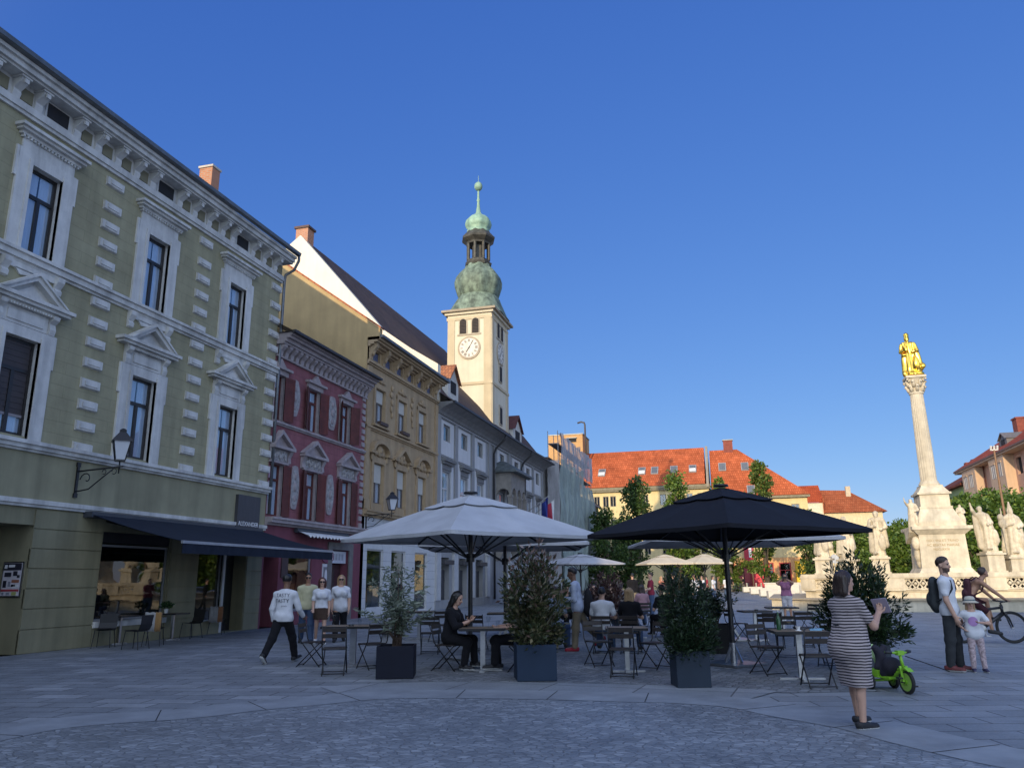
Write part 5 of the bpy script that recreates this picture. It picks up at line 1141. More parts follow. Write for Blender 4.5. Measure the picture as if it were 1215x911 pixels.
text_mesh('lettering', 'DEO VNI ET TRINO', .17, mat('inscription', (.40, .31, .19), .9), mon, (0, -1.092, 3.3), (R(88), 0, 0), .006)
text_mesh('lettering', 'AC BEATAE MARIAE', .17, mat('inscription', (.40, .31, .19)), mon, (0, -1.099, 3.08), (R(88), 0, 0), .006)
text_mesh('lettering', 'MDCLXXXI', .15, mat('inscription', (.40, .31, .19)), mon, (-.1, -1.106, 2.87), (R(88), 0, 0), .006)
b = MB(); fl = lambda a, z: 1 - .045 * (.5 + .5 * math.cos(20 * a)) ** 2
b.lathe([(.50, 6.18), (.52, 6.26), (.46, 6.34), (.44, 6.42)], 40, (0, 0, 0)); b.lathe([(.40, 6.42), (.39, 8.0), (.36, 9.6), (.325, 11.15)], 120, (0, 0, 0), 0, True, fl); b.lathe([(.33, 11.13), (.38, 11.18), (.38, 11.25), (.33, 11.3)], 40, (0, 0, 0))
b.build('shaft', STONE, mon)
b = MB(); b.lathe([(.31, 11.28), (.36, 11.6), (.46, 11.95), (.5, 12.0)], 32, (0, 0, 0))
for ring, (z0, n, r0, off) in enumerate(((11.3, 8, .34, 0), (11.55, 8, .37, .39))):
    for k in range(n):
        a = 2 * math.pi * k / n + off; ca, sa = math.cos(a), math.sin(a)
        b.tube([(ca * r0, sa * r0, z0), (ca * (r0 + .06), sa * (r0 + .06), z0 + .18), (ca * (r0 + .16), sa * (r0 + .16), z0 + .3), (ca * (r0 + .2), sa * (r0 + .2), z0 + .22)], [.09, .1, .08, .04], 7)
for k in range(4):
    a = math.pi / 4 + math.pi / 2 * k
    b.tube([(.55 * math.cos(a) + (.12 - .012 * i) * math.cos(i * .7) * math.cos(a), .55 * math.sin(a) + (.12 - .012 * i) * math.cos(i * .7) * math.sin(a), 11.88 + (.12 - .012 * i) * math.sin(i * .7)) for i in range(8)], .05, 6)
b.box(-.5, .5, -.5, .5, 12.02, 12.14); b.build('capital', STONE, mon)

def robe_disp(amp, fr, seed):
    p = np.random.default_rng(seed).uniform(0, 6, 4)
    def f(X, Y, Z):
        a = np.arctan2(Y, X)
        return -amp * (np.sin(fr * a + 2.2 * Z + p[0]) * .6 + np.sin(fr * 1.7 * a - 3.1 * Z + p[1]) * .35 + np.sin(5 * X + 7 * Z + p[2]) * .25)
    return f
def figure(H, seed, arm=None, mitre=False, staff=False, lean=0.0, child=False, broad=1.0, cape=True):
    g = np.random.default_rng(seed); s = SD(); h = H; broad *= .9
    s.cap((0, 0, .02 * h), (0, 0, .5 * h), .175 * h * broad, .125 * h * broad, .02, ((0, 1, 0), .8)); s.cap((0, 0, .5 * h), (lean * h, 0, .78 * h), .125 * h * broad, .115 * h * broad, .05, ((0, 1, 0), .75))
    s.cap((lean * h - .09 * h * broad, 0, .8 * h), (lean * h + .09 * h * broad, 0, .8 * h), .055 * h, None, .05)
    s.cap((lean * h, 0, .82 * h), (lean * 1.1 * h, -.01 * h, .9 * h), .035 * h, None, .03)
    s.ell((lean * 1.15 * h, -.015 * h, .925 * h), (.05 * h, .058 * h, .07 * h)); s.cap((lean * 1.15 * h, -.05 * h, .88 * h), (lean * 1.15 * h, -.045 * h, .84 * h), .03 * h, .015 * h, .02)
    s.ell((lean * 1.15 * h, .01 * h, .94 * h), (.06 * h, .06 * h, .06 * h), .02)
    if cape:
        s.cap((lean * h - .12 * h, .03 * h, .78 * h), (-.17 * h * broad, .05 * h, .12 * h), .05 * h, .08 * h, .05); s.cap((lean * h + .12 * h, .03 * h, .78 * h), (.19 * h * broad, .05 * h, .25 * h), .05 * h, .075 * h, .05)
    if arm == 'up':
        s.cap((lean * h - .12 * h, -.0, .8 * h), (lean * h - .19 * h, -.05 * h, .9 * h), .042 * h, .035 * h, .02); s.cap((lean * h - .19 * h, -.05 * h, .9 * h), (lean * h - .21 * h, -.04 * h, 1.03 * h), .03 * h, .02 * h, .02); s.ell((lean * h - .21 * h, -.04 * h, 1.05 * h), (.02 * h, .015 * h, .035 * h))
    else:
        s.cap((lean * h - .13 * h, 0, .79 * h), (lean * h - .17 * h, -.03 * h, .62 * h), .045 * h, .04 * h, .02); s.cap((lean * h - .17 * h, -.03 * h, .62 * h), (lean * h - .04 * h, -.13 * h, .66 * h), .042 * h, .025 * h, .02); s.ell((lean * h - .02 * h, -.14 * h, .665 * h), (.03 * h, .02 * h, .025 * h))
    s.cap((lean * h + .13 * h, 0, .79 * h), (lean * h + .18 * h, -.03 * h, .63 * h), .045 * h, .04 * h, .02); s.cap((lean * h + .18 * h, -.03 * h, .63 * h), (lean * h + .06 * h, -.13 * h, .58 * h), .042 * h, .025 * h, .02)
    if mitre: s.cap((lean * h, 0, .97 * h), (lean * h, 0, 1.14 * h), .055 * h, .008 * h, .015)
    if staff: s.cap((-.22 * h, -.1 * h, .05 * h), (-.22 * h, -.1 * h, 1.0 * h), .016 * h, None, .01); s.ell((-.24 * h, -.08 * h, .8 * h), (.06 * h, .06 * h, .08 * h)); s.ell((-.22 * h, -.08 * h, .68 * h), (.075 * h, .07 * h, .1 * h))
    if child: s.ell((-.13 * h, -.12 * h, .8 * h), (.035 * h, .04 * h, .045 * h)); s.cap((-.12 * h, -.12 * h, .74 * h), (-.08 * h, -.14 * h, .62 * h), .045 * h, .04 * h, .02)
    s.ell((.09 * h, -.1 * h, .3 * h), (.07 * h, .07 * h, .18 * h), .06); s.ell((-.06 * h, -.12 * h, .06 * h), (.05 * h, .08 * h, .03 * h), .02)
    s.cut((0, 0, 0), (0, 0, -1)); return s
GOLD = mat('gilding', (.95, .60, .10), .28, 1.0, var=.08, scale=6, bump=.1, bscale=8)
md = thing('gilded_madonna', 'gilded figure in flowing robes standing on top of the stone column', 'statue', (10.45, 45.6, 12.14))
s = figure(2.35, 5, 'fold', child=True, lean=-.04, broad=.95); s.ell((.12, -.05, .1), (.42, .4, .22), .1); s.cap((.3, .1, .5), (.52, .0, .62), .2, .12, .1); s.ell((.5, -.02, .55), (.16, .14, .14), .05); s.ell((-.4, -.1, .2), (.12, .12, .2), .04); s.ell((-.35, 0, 1.3), (.14, .12, .12), .04)
s.cap((-.11, .0, 2.3), (-.11, 0, 2.42), .11, .13, .03)
o = sd_obj('body', s, .04, GOLD, md, robe_disp(.028, 7, 5), rot=R(-15))
# saints on their pedestals
def saint(loc, H, seed, label, rz=0.0, pw=.42, ph=.95, zb=1.62, **kw):
    t = thing('stone_saint', label, 'statue', (loc[0], loc[1], zb), rz, 'stone saints round the column')
    b = MB(); b.box(-pw - .06, pw + .06, -pw - .06, pw + .06, 0, .16); b.box(-pw, pw, -pw, pw, .16, ph - .16); b.box(-pw - .09, pw + .09, -pw - .09, pw + .09, ph - .16, ph - .06); b.box(-pw * .95, pw * .95, -pw * .95, pw * .95, ph - .06, ph + .02)
    b.build('pedestal', STONE, t)
    sd_obj('body', figure(H, seed, **kw), .03, STONE2, t, robe_disp(.022, 8, seed), loc=(0, 0, ph)); return t
saint((12.75, 45.2), 2.3, 11, 'stone saint leaning with one arm raised, right of the column pedestal', R(10), .40, 1.1, arm='up', lean=-.1)
saint((13.95, 45.4), 2.35, 12, 'broad stone bishop statue with pointed mitre and staff', R(5), .52, .9, mitre=True, staff=True, broad=1.15)
saint((7.75, 46.4), 2.4, 13, 'tall slender cloaked stone statue left of the column', R(-12), .42, 1.0, lean=.01, broad=.85)
saint((6.15, 46.6), 2.25, 14, 'stone statue half hidden behind the black parasol tip', R(15), .37, .92, staff=False)
saint((4.95, 46.9), 2.2, 15, 'outermost stone statue above the end of the balustrade', R(-20), .38, 1.0, arm='up')
b_ = thing('cherub_statue', 'small stone cherub on the left corner of the column pedestal', 'statue', (9.25, 44.7, 2.0)); sd_obj('body', figure(1.55, 21, arm='up', cape=False, broad=1.1), .03, STONE2, b_, robe_disp(.01, 6, 3), loc=(0, 0, 1.9))
q = MB(); q.prismx([(.9, 1.2), (.2, 1.5), (-.15, 1.75), (-.2, 1.9), (.9, 1.9)], -.3, .3); q.ell((0, .0, 1.2), (.22, .2, .35), 8); q.ell((.05, .15, .6), (.18, .18, .4), 8); q.ell((.1, .2, .25), (.16, .16, .3), 8); q.build('console', STONE2, b_)
b_ = thing('cherub_statue', 'small stone cherub on the right shoulder of the column pedestal', 'statue', (11.55, 44.9, 4.0)); sd_obj('body', figure(1.1, 22, cape=False, broad=1.2), .03, STONE2, b_, robe_disp(.01, 6, 4))
# balustrade platform: polygonal plinth
pb = thing('balustrade', 'pale stone balustrade with pierced lattice panels on a stepped base', 'balustrade', (0, 0, 0))
def ring(d): return [(3.55 - d * .9, 43.2 - d * .3), (5.3 - d * .4, 41.6 - d), (16.0, 41.6 - d), (18.5, 43.4 - d), (20, 52), (12, 56), (4.5 - d, 53)]
b = MB(); b.slab(ring(1.9), 0, .5, 0); b.slab(ring(2.05), .5, .56, 1); b.build('base_step', [STONE, mat('step_slab', (.42, .345, .235), .85, var=.12, streak=.1)], pb)
b = MB(); b.slab(ring(.0), .3, .86); b.slab(ring(.08), .86, .93); b.build('plinth', STONE, pb)
rg = ring(0)
def segbox(b, p, q, t0, t1, z0, z1, th, mi=0):
    P_, Q_ = Vector((*p, 0)), Vector((*q, 0)); d = (Q_ - P_); L = d.length; d.normalize(); n = Vector((d.y, -d.x, 0))
    A, B_ = P_ + d * t0, P_ + d * t1; M = Matrix((d, n, Vector((0, 0, 1)))).transposed()
    b.obox((A + B_) / 2 + n * 0 + Vector((0, 0, (z0 + z1) / 2)), (t1 - t0, th, z1 - z0), M, mi); return L
for (p, q) in ((rg[0], rg[1]), (rg[1], rg[2]), (rg[2], rg[3])):
    L = math.dist(p, q); n = max(1, round(L / 2.15)); st = L / n
    b = MB(); segbox(b, p, q, -.1, L + .1, 1.5, 1.62, .42); segbox(b, p, q, -.08, L + .08, 1.62, 1.7, .34); segbox(b, p, q, 0, L, .93, 1.0, .3); segbox(b, p, q, 0, L, 1.44, 1.5, .3); b.build('rail', STONE, pb)
    for k in range(n + 1):
        b = MB(); c = min(max(k * st, .3), L - .3); segbox(b, p, q, c - .42, c + .42, .9, 1.52, .36); segbox(b, p, q, c - .3, c + .3, 1.0, 1.42, .4); b.build('pier', STONE, pb)
    for k in range(n):
        b = MB(); a0, a1 = k * st + .42, (k + 1) * st - .42
        P_, Q_ = Vector((*p, 0)), Vector((*q, 0)); d = (Q_ - P_).normalized(); m = 4; w = (a1 - a0) / m
        for j in range(m):
            for s in (0, 1):
                A = P_ + d * (a0 + w * j) + Vector((0, 0, 1.0 if s == 0 else 1.44)); B_ = P_ + d * (a0 + w * (j + 1)) + Vector((0, 0, 1.44 if s == 0 else 1.0)); b.beam(A, B_, .1, .2 - .004 * s, (0, 0, 1))
            c = P_ + d * (a0 + w * (j + .5)) + Vector((0, 0, 1.22)); b.ell(c, (.09, .12, .09), 7)
        b.build('lattice_panel', STONE, pb)

# ================================================================== TREES
BARK = mat('bark', (.09, .07, .05), .95, var=.3, scale=6, bump=.6, stretch=(3, 3, .6))
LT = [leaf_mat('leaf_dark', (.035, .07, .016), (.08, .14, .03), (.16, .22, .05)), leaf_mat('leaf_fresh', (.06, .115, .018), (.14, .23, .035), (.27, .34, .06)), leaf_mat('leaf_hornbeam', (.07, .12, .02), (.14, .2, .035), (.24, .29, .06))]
def tree(loc, H, w, label, lm, seed, kind='round', n=5200, L=.34, z0=None, group='trees of the square'):
    r = np.random.default_rng(seed); t = thing('tree', label, 'tree', loc, 0, group)
    zt = H * (.1 if kind == 'column' else .3) if z0 is None else z0
    b = MB(); top = H * .82
    pts = [(r.normal(0, .06) * i * .4, r.normal(0, .06) * i * .4, top * i / 6) for i in range(7)]
    b.tube(pts, [max(.02, w * .075 * (1 - .85 * i / 6)) for i in range(7)], 8)
    blobs = []; nb = 26 if kind == 'round' else 30
    for k in range(nb):
        f = (k + .5) / nb; z = zt + (H - zt) * (f ** .9)
        if kind == 'column': rad = w * .5 * (math.sin(math.pi * min(1, .18 + f * .82)) ** .6) * (1 if f < .8 else 1 - (f - .8) * 3)
        else: rad = w * .5 * math.sqrt(max(.02, 1 - ((f - .42) / .6) ** 2))
        a = r.uniform(0, 6.28); q = rad * r.uniform(.35, .95) if k < nb - 2 else 0
        c = np.array([math.cos(a) * q, math.sin(a) * q, z + r.normal(0, .12) * H * .1]); br = w * r.uniform(.13, .22)
        blobs.append((c, br))
        if k % 2 == 0:
            i0 = max(.15, min(.9, (z - br) / top - .12)) * 6; p0 = Vector(pts[int(i0)]); b.tube([p0, p0.lerp(Vector(c), .5) + Vector((0, 0, .15)), Vector(c)], [w * .028, w * .018, w * .008], 6)
    b.build('trunk', BARK, t)
    P, D = [], []
    for c, br in blobs:
        m = int(n / nb); d = r.normal(0, 1, (m, 3)); d /= np.linalg.norm(d, axis=1)[:, None]; rr = br * (r.uniform(.15, 1, m) ** .45) * (1 + .35 * r.normal(0, 1, m).clip(-1, 1.6) * .6)
        P.append(c + d * rr[:, None] * np.array([1, 1, .85])); D.append(d * .8 + np.array([0, 0, -.15]))
    P = np.concatenate(P); P[:, 2] = np.maximum(P[:, 2], .3)
    leaves('crown', P, np.concatenate(D), L, L * .62, LT[lm], t, .7, seed); return t
def tat(px, Y, dz=0): p = at(px, 690, Y); return (p.x, Y, dz)
def top(px, py, Y): return at(px, py, Y).z
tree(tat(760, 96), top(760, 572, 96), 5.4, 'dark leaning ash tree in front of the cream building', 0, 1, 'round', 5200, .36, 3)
tree(tat(808, 99), top(808, 563, 99), 4.8, 'lighter green tree standing second in front of the skylights', 1, 2, 'column', 5200, .36, 1.5)
tree(tat(862, 101), top(862, 570, 101), 3.2, 'slim tree whose tip shows just right of the black parasol peak', 1, 3, 'column', 3600, .34, .8)
tree(tat(911, 97), top(911, 552, 97), 4.0, 'tall pointed hornbeam against the orange roof', 2, 4, 'column', 5600, .34, .6)
tree(tat(868, 98), 8.2, 3.4, 'short upright hornbeam seen under the black parasol', 2, 5, 'column', 4200, .32, .3)
tree(tat(818, 103), 9.0, 5.5, 'leafy tree seen above the cream parasols', 2, 6, 'round', 4200, .34, 1.2)
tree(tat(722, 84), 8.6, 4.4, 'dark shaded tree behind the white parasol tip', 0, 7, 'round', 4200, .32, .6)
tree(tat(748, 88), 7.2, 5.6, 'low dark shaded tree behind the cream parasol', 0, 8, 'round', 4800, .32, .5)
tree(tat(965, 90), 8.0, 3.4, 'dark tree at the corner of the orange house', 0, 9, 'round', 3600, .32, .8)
for i, (px, Y, ty, w, lb, lm) in enumerate(((1020, 100, 628, 5.0, 'green tree between the two left hand statues', 1), (1060, 92, 624, 4.6, 'bright green tree between the statue and the column', 1), (1078, 105, 618, 6.0, 'distant tree top just left of the column pedestal', 1), (1143, 84, 600, 6.0, 'broad green tree right behind the column', 1), (1160, 72, 588, 5.6, 'large green tree behind the arm raising statue', 1), (1186, 74, 581, 6.2, 'large green tree just left of the bishop statue', 1), (1208, 78, 583, 6.5, 'large green tree behind the bishop statue', 1), (1232, 70, 588, 7.0, 'green tree at the right edge of the square', 1))):
    tree(tat(px, Y), top(px, ty, Y) * .93, w, lb, lm, 30 + i, 'round', 6200, .36, .9)
# tall mast with floodlights
mp_ = tat(1189, 60); lm_ = thing('lamp_mast', 'tall slender lamp mast with clustered floodlights', 'lamp mast', (18.1, 60, 0))
b = MB(); b.cyl((0, 0, 0), (0, 0, 10.2), .11, .06, 8); b.build('mast', mat('mast_brown', (.22, .12, .06), .6), lm_)
b = MB(); b.box(-.25, .25, -.04, .04, 9.9, 9.97)
for x in (-.2, 0, .2): b.cyl((x, -.02, 9.95), (x, -.16, 10.2), .07, n=8)
b.build('floodlights', mat('lamp_pale', (.7, .68, .62), .4), lm_)

# ================================================================== PARASOLS
def fabric(name, c, trans=.12): return mat(name, c, .85, var=.10, scale=1.6, bump=.35, bscale=2.6, spec=.2, trans=trans)
def parasol(name, loc, half, ze, za, rz, fm, label, cat='parasol', group='large parasols', frame=BLACKM, vent=.26, foot=True, drop=.0):
    t = thing(name, label, cat, loc, rz, group)
    c8 = [(half * x, half * y) for x, y in ((1, 0), (1, 1), (0, 1), (-1, 1), (-1, 0), (-1, -1), (0, -1), (1, -1))]
    K, J = 10, 12
    def surf(x0, y0, v, e, va, vb):       # va..vb fraction range
        f = va + (vb - va) * v; s = math.sin(math.pi * e); sag = .006 * s * f * half
        return (x0 * f, y0 * f, za + (ze - za) * (f ** 1.12) - sag - .012 * half * s * math.sin(math.pi * f))
    b = MB()
    def skirt(va, vb, lift):
        for k in range(8):
            p, q = c8[k], c8[(k + 1) % 8]
            for i in range(K):
                for j in range(J):
                    pts = []
                    for (ii, jj) in ((i, j), (i + 1, j), (i + 1, j + 1), (i, j + 1)):
                        e = ii / K; v = jj / J; x0, y0 = p[0] + (q[0] - p[0]) * e, p[1] + (q[1] - p[1]) * e
                        x, y, z = surf(x0, y0, v, e, va, vb); pts.append((x, y, z + lift))
                    b.add(pts, [(0, 3, 2, 1)], 0, True); b.add([(x, y, z - .012) for x, y, z in pts], [(0, 1, 2, 3)], 0, True)
    skirt(vent * .9, 1, 0); skirt(.03, vent * 1.2, .02 * half)
    # hem
    hem = []
    for k in range(8):
        p, q = c8[k], c8[(k + 1) % 8]
        for i in range(K):
            e = i / K; hem.append(surf(p[0] + (q[0] - p[0]) * e, p[1] + (q[1] - p[1]) * e, 1, e, 0, 1))
    n = len(hem); hd = .07
    b.add(hem + [(x, y, z - hd) for x, y, z in hem], [(i, n + i, n + (i + 1) % n, (i + 1) % n) for i in range(n)], 0, True); b.add([(x * .997, y * .997, z) for x, y, z in hem] + [(x * .997, y * .997, z - hd) for x, y, z in hem], [(i, (i + 1) % n, n + (i + 1) % n, n + i) for i in range(n)], 0, True)
    b.build('canopy', fm, t)
    b = MB(); b.lathe([(.0, .0), (.16 * half * .5, .01), (.15 * half * .5, .05), (.02, .07)], 12, (0, 0, za + .02 * half)); b.build('finial', frame, t)
    b = MB(); b.cyl((0, 0, .08), (0, 0, za), .048, n=14); b.build('pole', frame, t)
    h = ze - .42
    b = MB(); b.cyl((0, 0, h - .09), (0, 0, h + .09), .09, n=12); b.build('hub', frame, t); b = MB(); b.cyl((0, 0, za - .2), (0, 0, za - .06), .085, n=12); b.build('hub', frame, t)
    for k in range(8):
        x, y = c8[k]; b = MB()
        b.beam((x * .03, y * .03, za - .12), (x * .985, y * .985, ze - .055), .026, .034); b.build('rib', frame, t)
        b = MB(); f = .55 if k % 2 else .6
        b.beam((x / math.hypot(x, y) * .08, y / math.hypot(x, y) * .08, h), (x * f, y * f, za + (ze - za) * (f ** 1.12) - .07), .022, .03); b.build('strut', frame, t)
    if foot:
        b = MB(); b.box(-.42, .42, -.42, .42, .015, .05, 0); b.cyl((0, 0, .05), (0, 0, .4), .06, n=12, mi=0)
        for a in (0, 1, 2, 3): ca, sa = math.cos(a * math.pi / 2), math.sin(a * math.pi / 2); b.beam((ca * .06, sa * .06, .32), (ca * .2, sa * .2, .06), .02, .05)
        b.build('foot', STEEL, t)
    return t
PW_, PB_, PG_, PC_ = fabric('parasol_white', (.50, .51, .53)), fabric('parasol_black', (.013, .0135, .018), .0), fabric('parasol_grey', (.46, .46, .47)), fabric('parasol_cream', (.64, .56, .42))
parasol('parasol', (-.08, 15.75, 0), 1.88, 2.43, 3.25, R(47), PB_, 'big black square parasol with eight ribs over the bistro tables', vent=.3)
parasol('parasol', (-5.33, 16.05, 0), 2.0, 2.46, 3.34, R(56), PW_, 'big off white square parasol over the seated woman in black', vent=.3)
parasol('parasol', (-6.15, 21.6, 0), 2.2, 2.5, 3.3, R(15), PG_, 'second off white parasol mostly hidden behind the first one')
parasol('parasol', (-.12, 21.8, 0), 2.3, 2.5, 3.2, R(14), PG_, 'grey white parasol whose edge shows below the black one')
for i, (x, y, hf, lb, m_) in enumerate(((-3.95, 50, 1.5, 'cream parasol in sunlight, left one of the sunlit pair', PC_), (-1.6, 50.5, 1.25, 'cream parasol in sunlight beside the black parasol pole', PC_), (-8.6, 46.5, 1.9, 'shaded pale parasol beside the scaffolding', PG_))):
    parasol('small_parasol', (x, y, 0), hf, 2.46, 3.0, R(20 + 11 * i), m_, lb, group='parasols further down the square', foot=False)
# ================================================================== PEOPLE
SKIN = [mat('skin_fair', (.50, .30, .215), .55, var=.06, scale=9), mat('skin_brown', (.20, .105, .065), .5, var=.08, scale=9), mat('skin_tan', (.36, .19, .115), .5, var=.08, scale=9)]
EYE, LIP = mat('eye_dark', (.03, .02, .018), .25), mat('lip', (.34, .13, .11), .5)
HAIR = dict(black=mat('hair_black', (.010, .008, .008), .42, var=.4, scale=30, stretch=(6, 6, .6)), brown=mat('hair_brown', (.035, .02, .014), .45, var=.35, scale=30, stretch=(6, 6, .6)), auburn=mat('hair_auburn', (.07, .022, .014), .45, var=.35, scale=30, stretch=(6, 6, .6)),
            blonde=mat('hair_blonde', (.34, .22, .11), .5, var=.3, scale=30, stretch=(6, 6, .6)), grey=mat('hair_grey', (.32, .31, .3), .6, var=.25, scale=30))
def CL(name, c, **k): return mat('cloth_' + name, c, .9, var=k.pop('var', .12), scale=k.pop('scale', 7), bump=.25, bscale=9, sheen=.04, spec=.15, **k)
def v3(*a): return np.array(a, float)
def nrm(a): a = np.array(a, float); return a / (np.linalg.norm(a) + 1e-9)
def ik(S, T, l1, l2, hint):
    S, T = np.array(S, float), np.array(T, float); d = T - S; L = min(np.linalg.norm(d), (l1 + l2) * .999); u = nrm(d)
    a = (l1 * l1 - l2 * l2 + L * L) / (2 * L); hgt = math.sqrt(max(l1 * l1 - a * a, 0)); hn = np.array(hint, float); hn = nrm(hn - u * (hn @ u))
    return S + u * a + hn * hgt, S + u * L
def person(label, loc, yaw, H=1.72, res=.016, skin=0, w=1.0, fem=False, lean=0, bend=0, head=(0, 0), legL=(0, 2, 0, 0), legR=(0, 2, 0, 0), armL=(5, 8, 12), armR=(5, 8, 12), handL=None, handR=None, hintL=(-.5, -1, -.6), hintR=(.5, -1, -.6),
           seat=None, top=('tee', None), bottom=('trousers', None), shoes=(None, None), hair=('short', 'brown'), group=None, glasses=False, hips=1.0, zbase=0.0, beard=False, fingers=True, footlift=None, curl=.5):
    s_ = H; t = thing('person', label, 'person', loc, yaw, group)
    sw, hw = (.098 if fem else .112) * s_, .052 * s_ * hips; J = {}
    up = lambda a: v3(0, math.sin(R(a)), math.cos(R(a)))
    P = v3(0, 0, 0); wa = P + up(lean) * .105 * s_; ch = wa + up(lean + bend * .5) * .115 * s_; nb = ch + up(lean + bend) * .10 * s_
    hd = nb + up(lean + bend * .7 + head[1] * .3) * .094 * s_; fwd = v3(0, math.cos(R(lean + bend)), -math.sin(R(lean + bend)))
    legs, lows = {}, []
    for sd, (fx, ab, kn, fp) in ((-1, legL), (1, legR)):
        hp = P + v3(sd * hw, 0, -.015 * s_)
        d = lambda f, a: v3(sd * math.sin(R(a)), math.sin(R(f)) * math.cos(R(a)), -math.cos(R(f)) * math.cos(R(a)))
        k = hp + d(fx, ab) * .243 * s_; an = k + d(fx - kn, ab * .6) * .238 * s_
        fd = v3(sd * .12, math.cos(R(fp)), -math.sin(R(fp))); fd = nrm(fd); dn = nrm(np.cross(fd, v3(1, 0, 0))); dn = dn if dn[2] < 0 else -dn
        heel, toe = an - fd * .028 * s_, an + fd * .105 * s_
        legs[sd] = (hp, k, an, fd, dn, heel, toe); lows += [heel[2] + dn[2] * .04 * s_ , toe[2] + dn[2] * .04 * s_]
    z0 = (seat + .07 * s_) if seat is not None else -min(lows) + zbase
    off = v3(0, 0, z0)
    P, wa, ch, nb, hd = P + off, wa + off, ch + off, nb + off, hd + off
    legs = {k: tuple(q + off if i in (0, 1, 2, 5, 6) else q for i, q in enumerate(v)) for k, v in legs.items()}
    arms = {}
    for sd, (fx, ab, el), tgt, hint in ((-1, armL, handL, hintL), (1, armR, handR, hintR)):
        sh = ch + up(lean + bend) * .040 * s_ + v3(sd * sw, 0, 0)
        if tgt is None:
            a0 = lean * .6
            d = lambda f, a: v3(sd * math.sin(R(a)), math.sin(R(f + a0)) * math.cos(R(a)), -math.cos(R(f + a0)) * math.cos(R(a)))
            e = sh + d(fx, ab) * .168 * s_; wr = e + d(fx + el, ab * .2 - 4) * .148 * s_
        else: e, wr = ik(sh, np.array(tgt, float), .168 * s_, .150 * s_, hint)
        arms[sd] = (sh, e, wr)
    FL = (0, 1, 0)
    def torso(s, g, k=.05):
        s.cap(P + v3(-hw * .55, 0, 0), P + v3(hw * .55, 0, 0), .078 * s_ * w * hips + g, None, k, (FL, .86))
        s.cap(P + v3(0, 0, .02 * s_), wa, .086 * s_ * w * hips + g, .076 * s_ * w + g, k, (FL, .72)); s.cap(wa, ch, .076 * s_ * w + g, .090 * s_ * w + g, k, (FL, .68))
        s.cap(ch + v3(-sw * .62, 0, .028 * s_), ch + v3(sw * .62, 0, .028 * s_), .044 * s_ + g, None, k, (FL, .9))
        for sd in (-1, 1): s.cap(nb + v3(sd * .018 * s_, 0, -.018 * s_), arms[sd][0] + v3(-sd * .02 * s_, 0, .006 * s_), .024 * s_ + g, .030 * s_ + g, .04)
        if fem:
            for sd in (-1, 1): s.ell(ch + v3(sd * .042 * s_ * w, .055 * s_ * w, -.012 * s_), np.array((.046, .044, .046)) * s_ * w + g, .04)
        if w > 1.12: s.ell(wa + v3(0, .025 * s_, -.01 * s_), np.array((.088, .078, .09)) * s_ * w + g, .06)
    def sleeves(s, g, frac):
        for sd in (-1, 1):
            sh, e, wr = arms[sd]; f1 = min(frac, 1.0)
            s.cap(ch + v3(sd * sw * .5, 0, .034 * s_), sh, .042 * s_ * w ** .4 + g, .036 * s_ * w ** .5 + g, .03)
            s.cap(sh, sh + (e - sh) * f1, .034 * s_ * w ** .5 + g, (.034 - .008 * f1) * s_ * w ** .5 + g * 1.3, .02)
            if frac > 1: s.cap(e, e + (wr - e) * (frac - 1), .027 * s_ * w ** .5 + g, .021 * s_ + g, .02)
    def legcaps(s, g, f, wide=1.0, k=.02):
        for sd in (-1, 1):
            hp, kn, an = legs[sd][:3]; f1 = min(f, 1)
            s.cap(hp, hp + (kn - hp) * f1, .052 * s_ * w ** .7 * hips + g, (.052 - .018 * f1) * s_ * w ** .6 + g * wide, k)
            if f > 1: s.cap(kn, kn + (an - kn) * (f - 1), .033 * s_ * w ** .5 + g * wide, (.024 * s_ + g * wide * 1.2), k)
    # ---- body
    b = SD(); torso(b, -.006); sleeves(b, -.004, 2.0); legcaps(b, -.004, 2.0)
    for sd in (-1, 1):
        hp, kn, an, fd, dn, heel, toe = legs[sd]
        cm_ = kn + (an - kn) * .3; b.ell(cm_ - v3(0, .007 * s_, 0), np.array((.022, .025, .042)) * s_ * w ** .5, .015)
        b.cap(heel + dn * .018 * s_, toe - fd * .02 * s_ + dn * .026 * s_, .02 * s_, .016 * s_, .02)
        sh, e, wr = arms[sd]; fdir = nrm(wr - e)
        hl = .10 * s_; side = nrm(np.cross(fdir, v3(0, 0, 1) if abs(fdir[2]) < .9 else v3(0, 1, 0))); pn = nrm(np.cross(side, fdir))
        if abs(fdir[2]) > .75: side, pn = v3(0, 1, 0), v3(sd, 0, 0); side = nrm(side - fdir * (side @ fdir)); pn = nrm(np.cross(fdir, side)) * 1.0; pn = pn if pn[0] * sd < 0 else -pn
        pc = wr + fdir * hl * .22
        b.cap(wr - fdir * .01, wr + fdir * hl * .42, .017 * s_, .021 * s_, .012, (tuple(pn), .55))
        if fingers:
            for q in range(4):
                o_ = side * (q - 1.5) * .0112 * s_; L = hl * (.46, .53, .50, .40)[q]; a = wr + fdir * hl * .44 + o_; m_ = a + nrm(fdir + pn * curl * .5) * L * .5; c = m_ + nrm(fdir + pn * curl * 1.6) * L * .5
                fr = max(.0058 * s_, res * .62); b.cap(a, m_, fr, fr * .95, .004); b.cap(m_, c, fr * .95, fr * .8, .004)
            a = wr + fdir * hl * .12 + side * .017 * s_ * (1 if fd[1] > 0 else 1); m_ = a + nrm(fdir * .7 + side * .8 + pn * .4) * hl * .28; c = m_ + nrm(fdir + side * .15 + pn * .5) * hl * .24
            fr = max(.0066 * s_, res * .66); b.cap(a, m_, fr * 1.2, fr, .008); b.cap(m_, c, fr, fr * .85, .004)
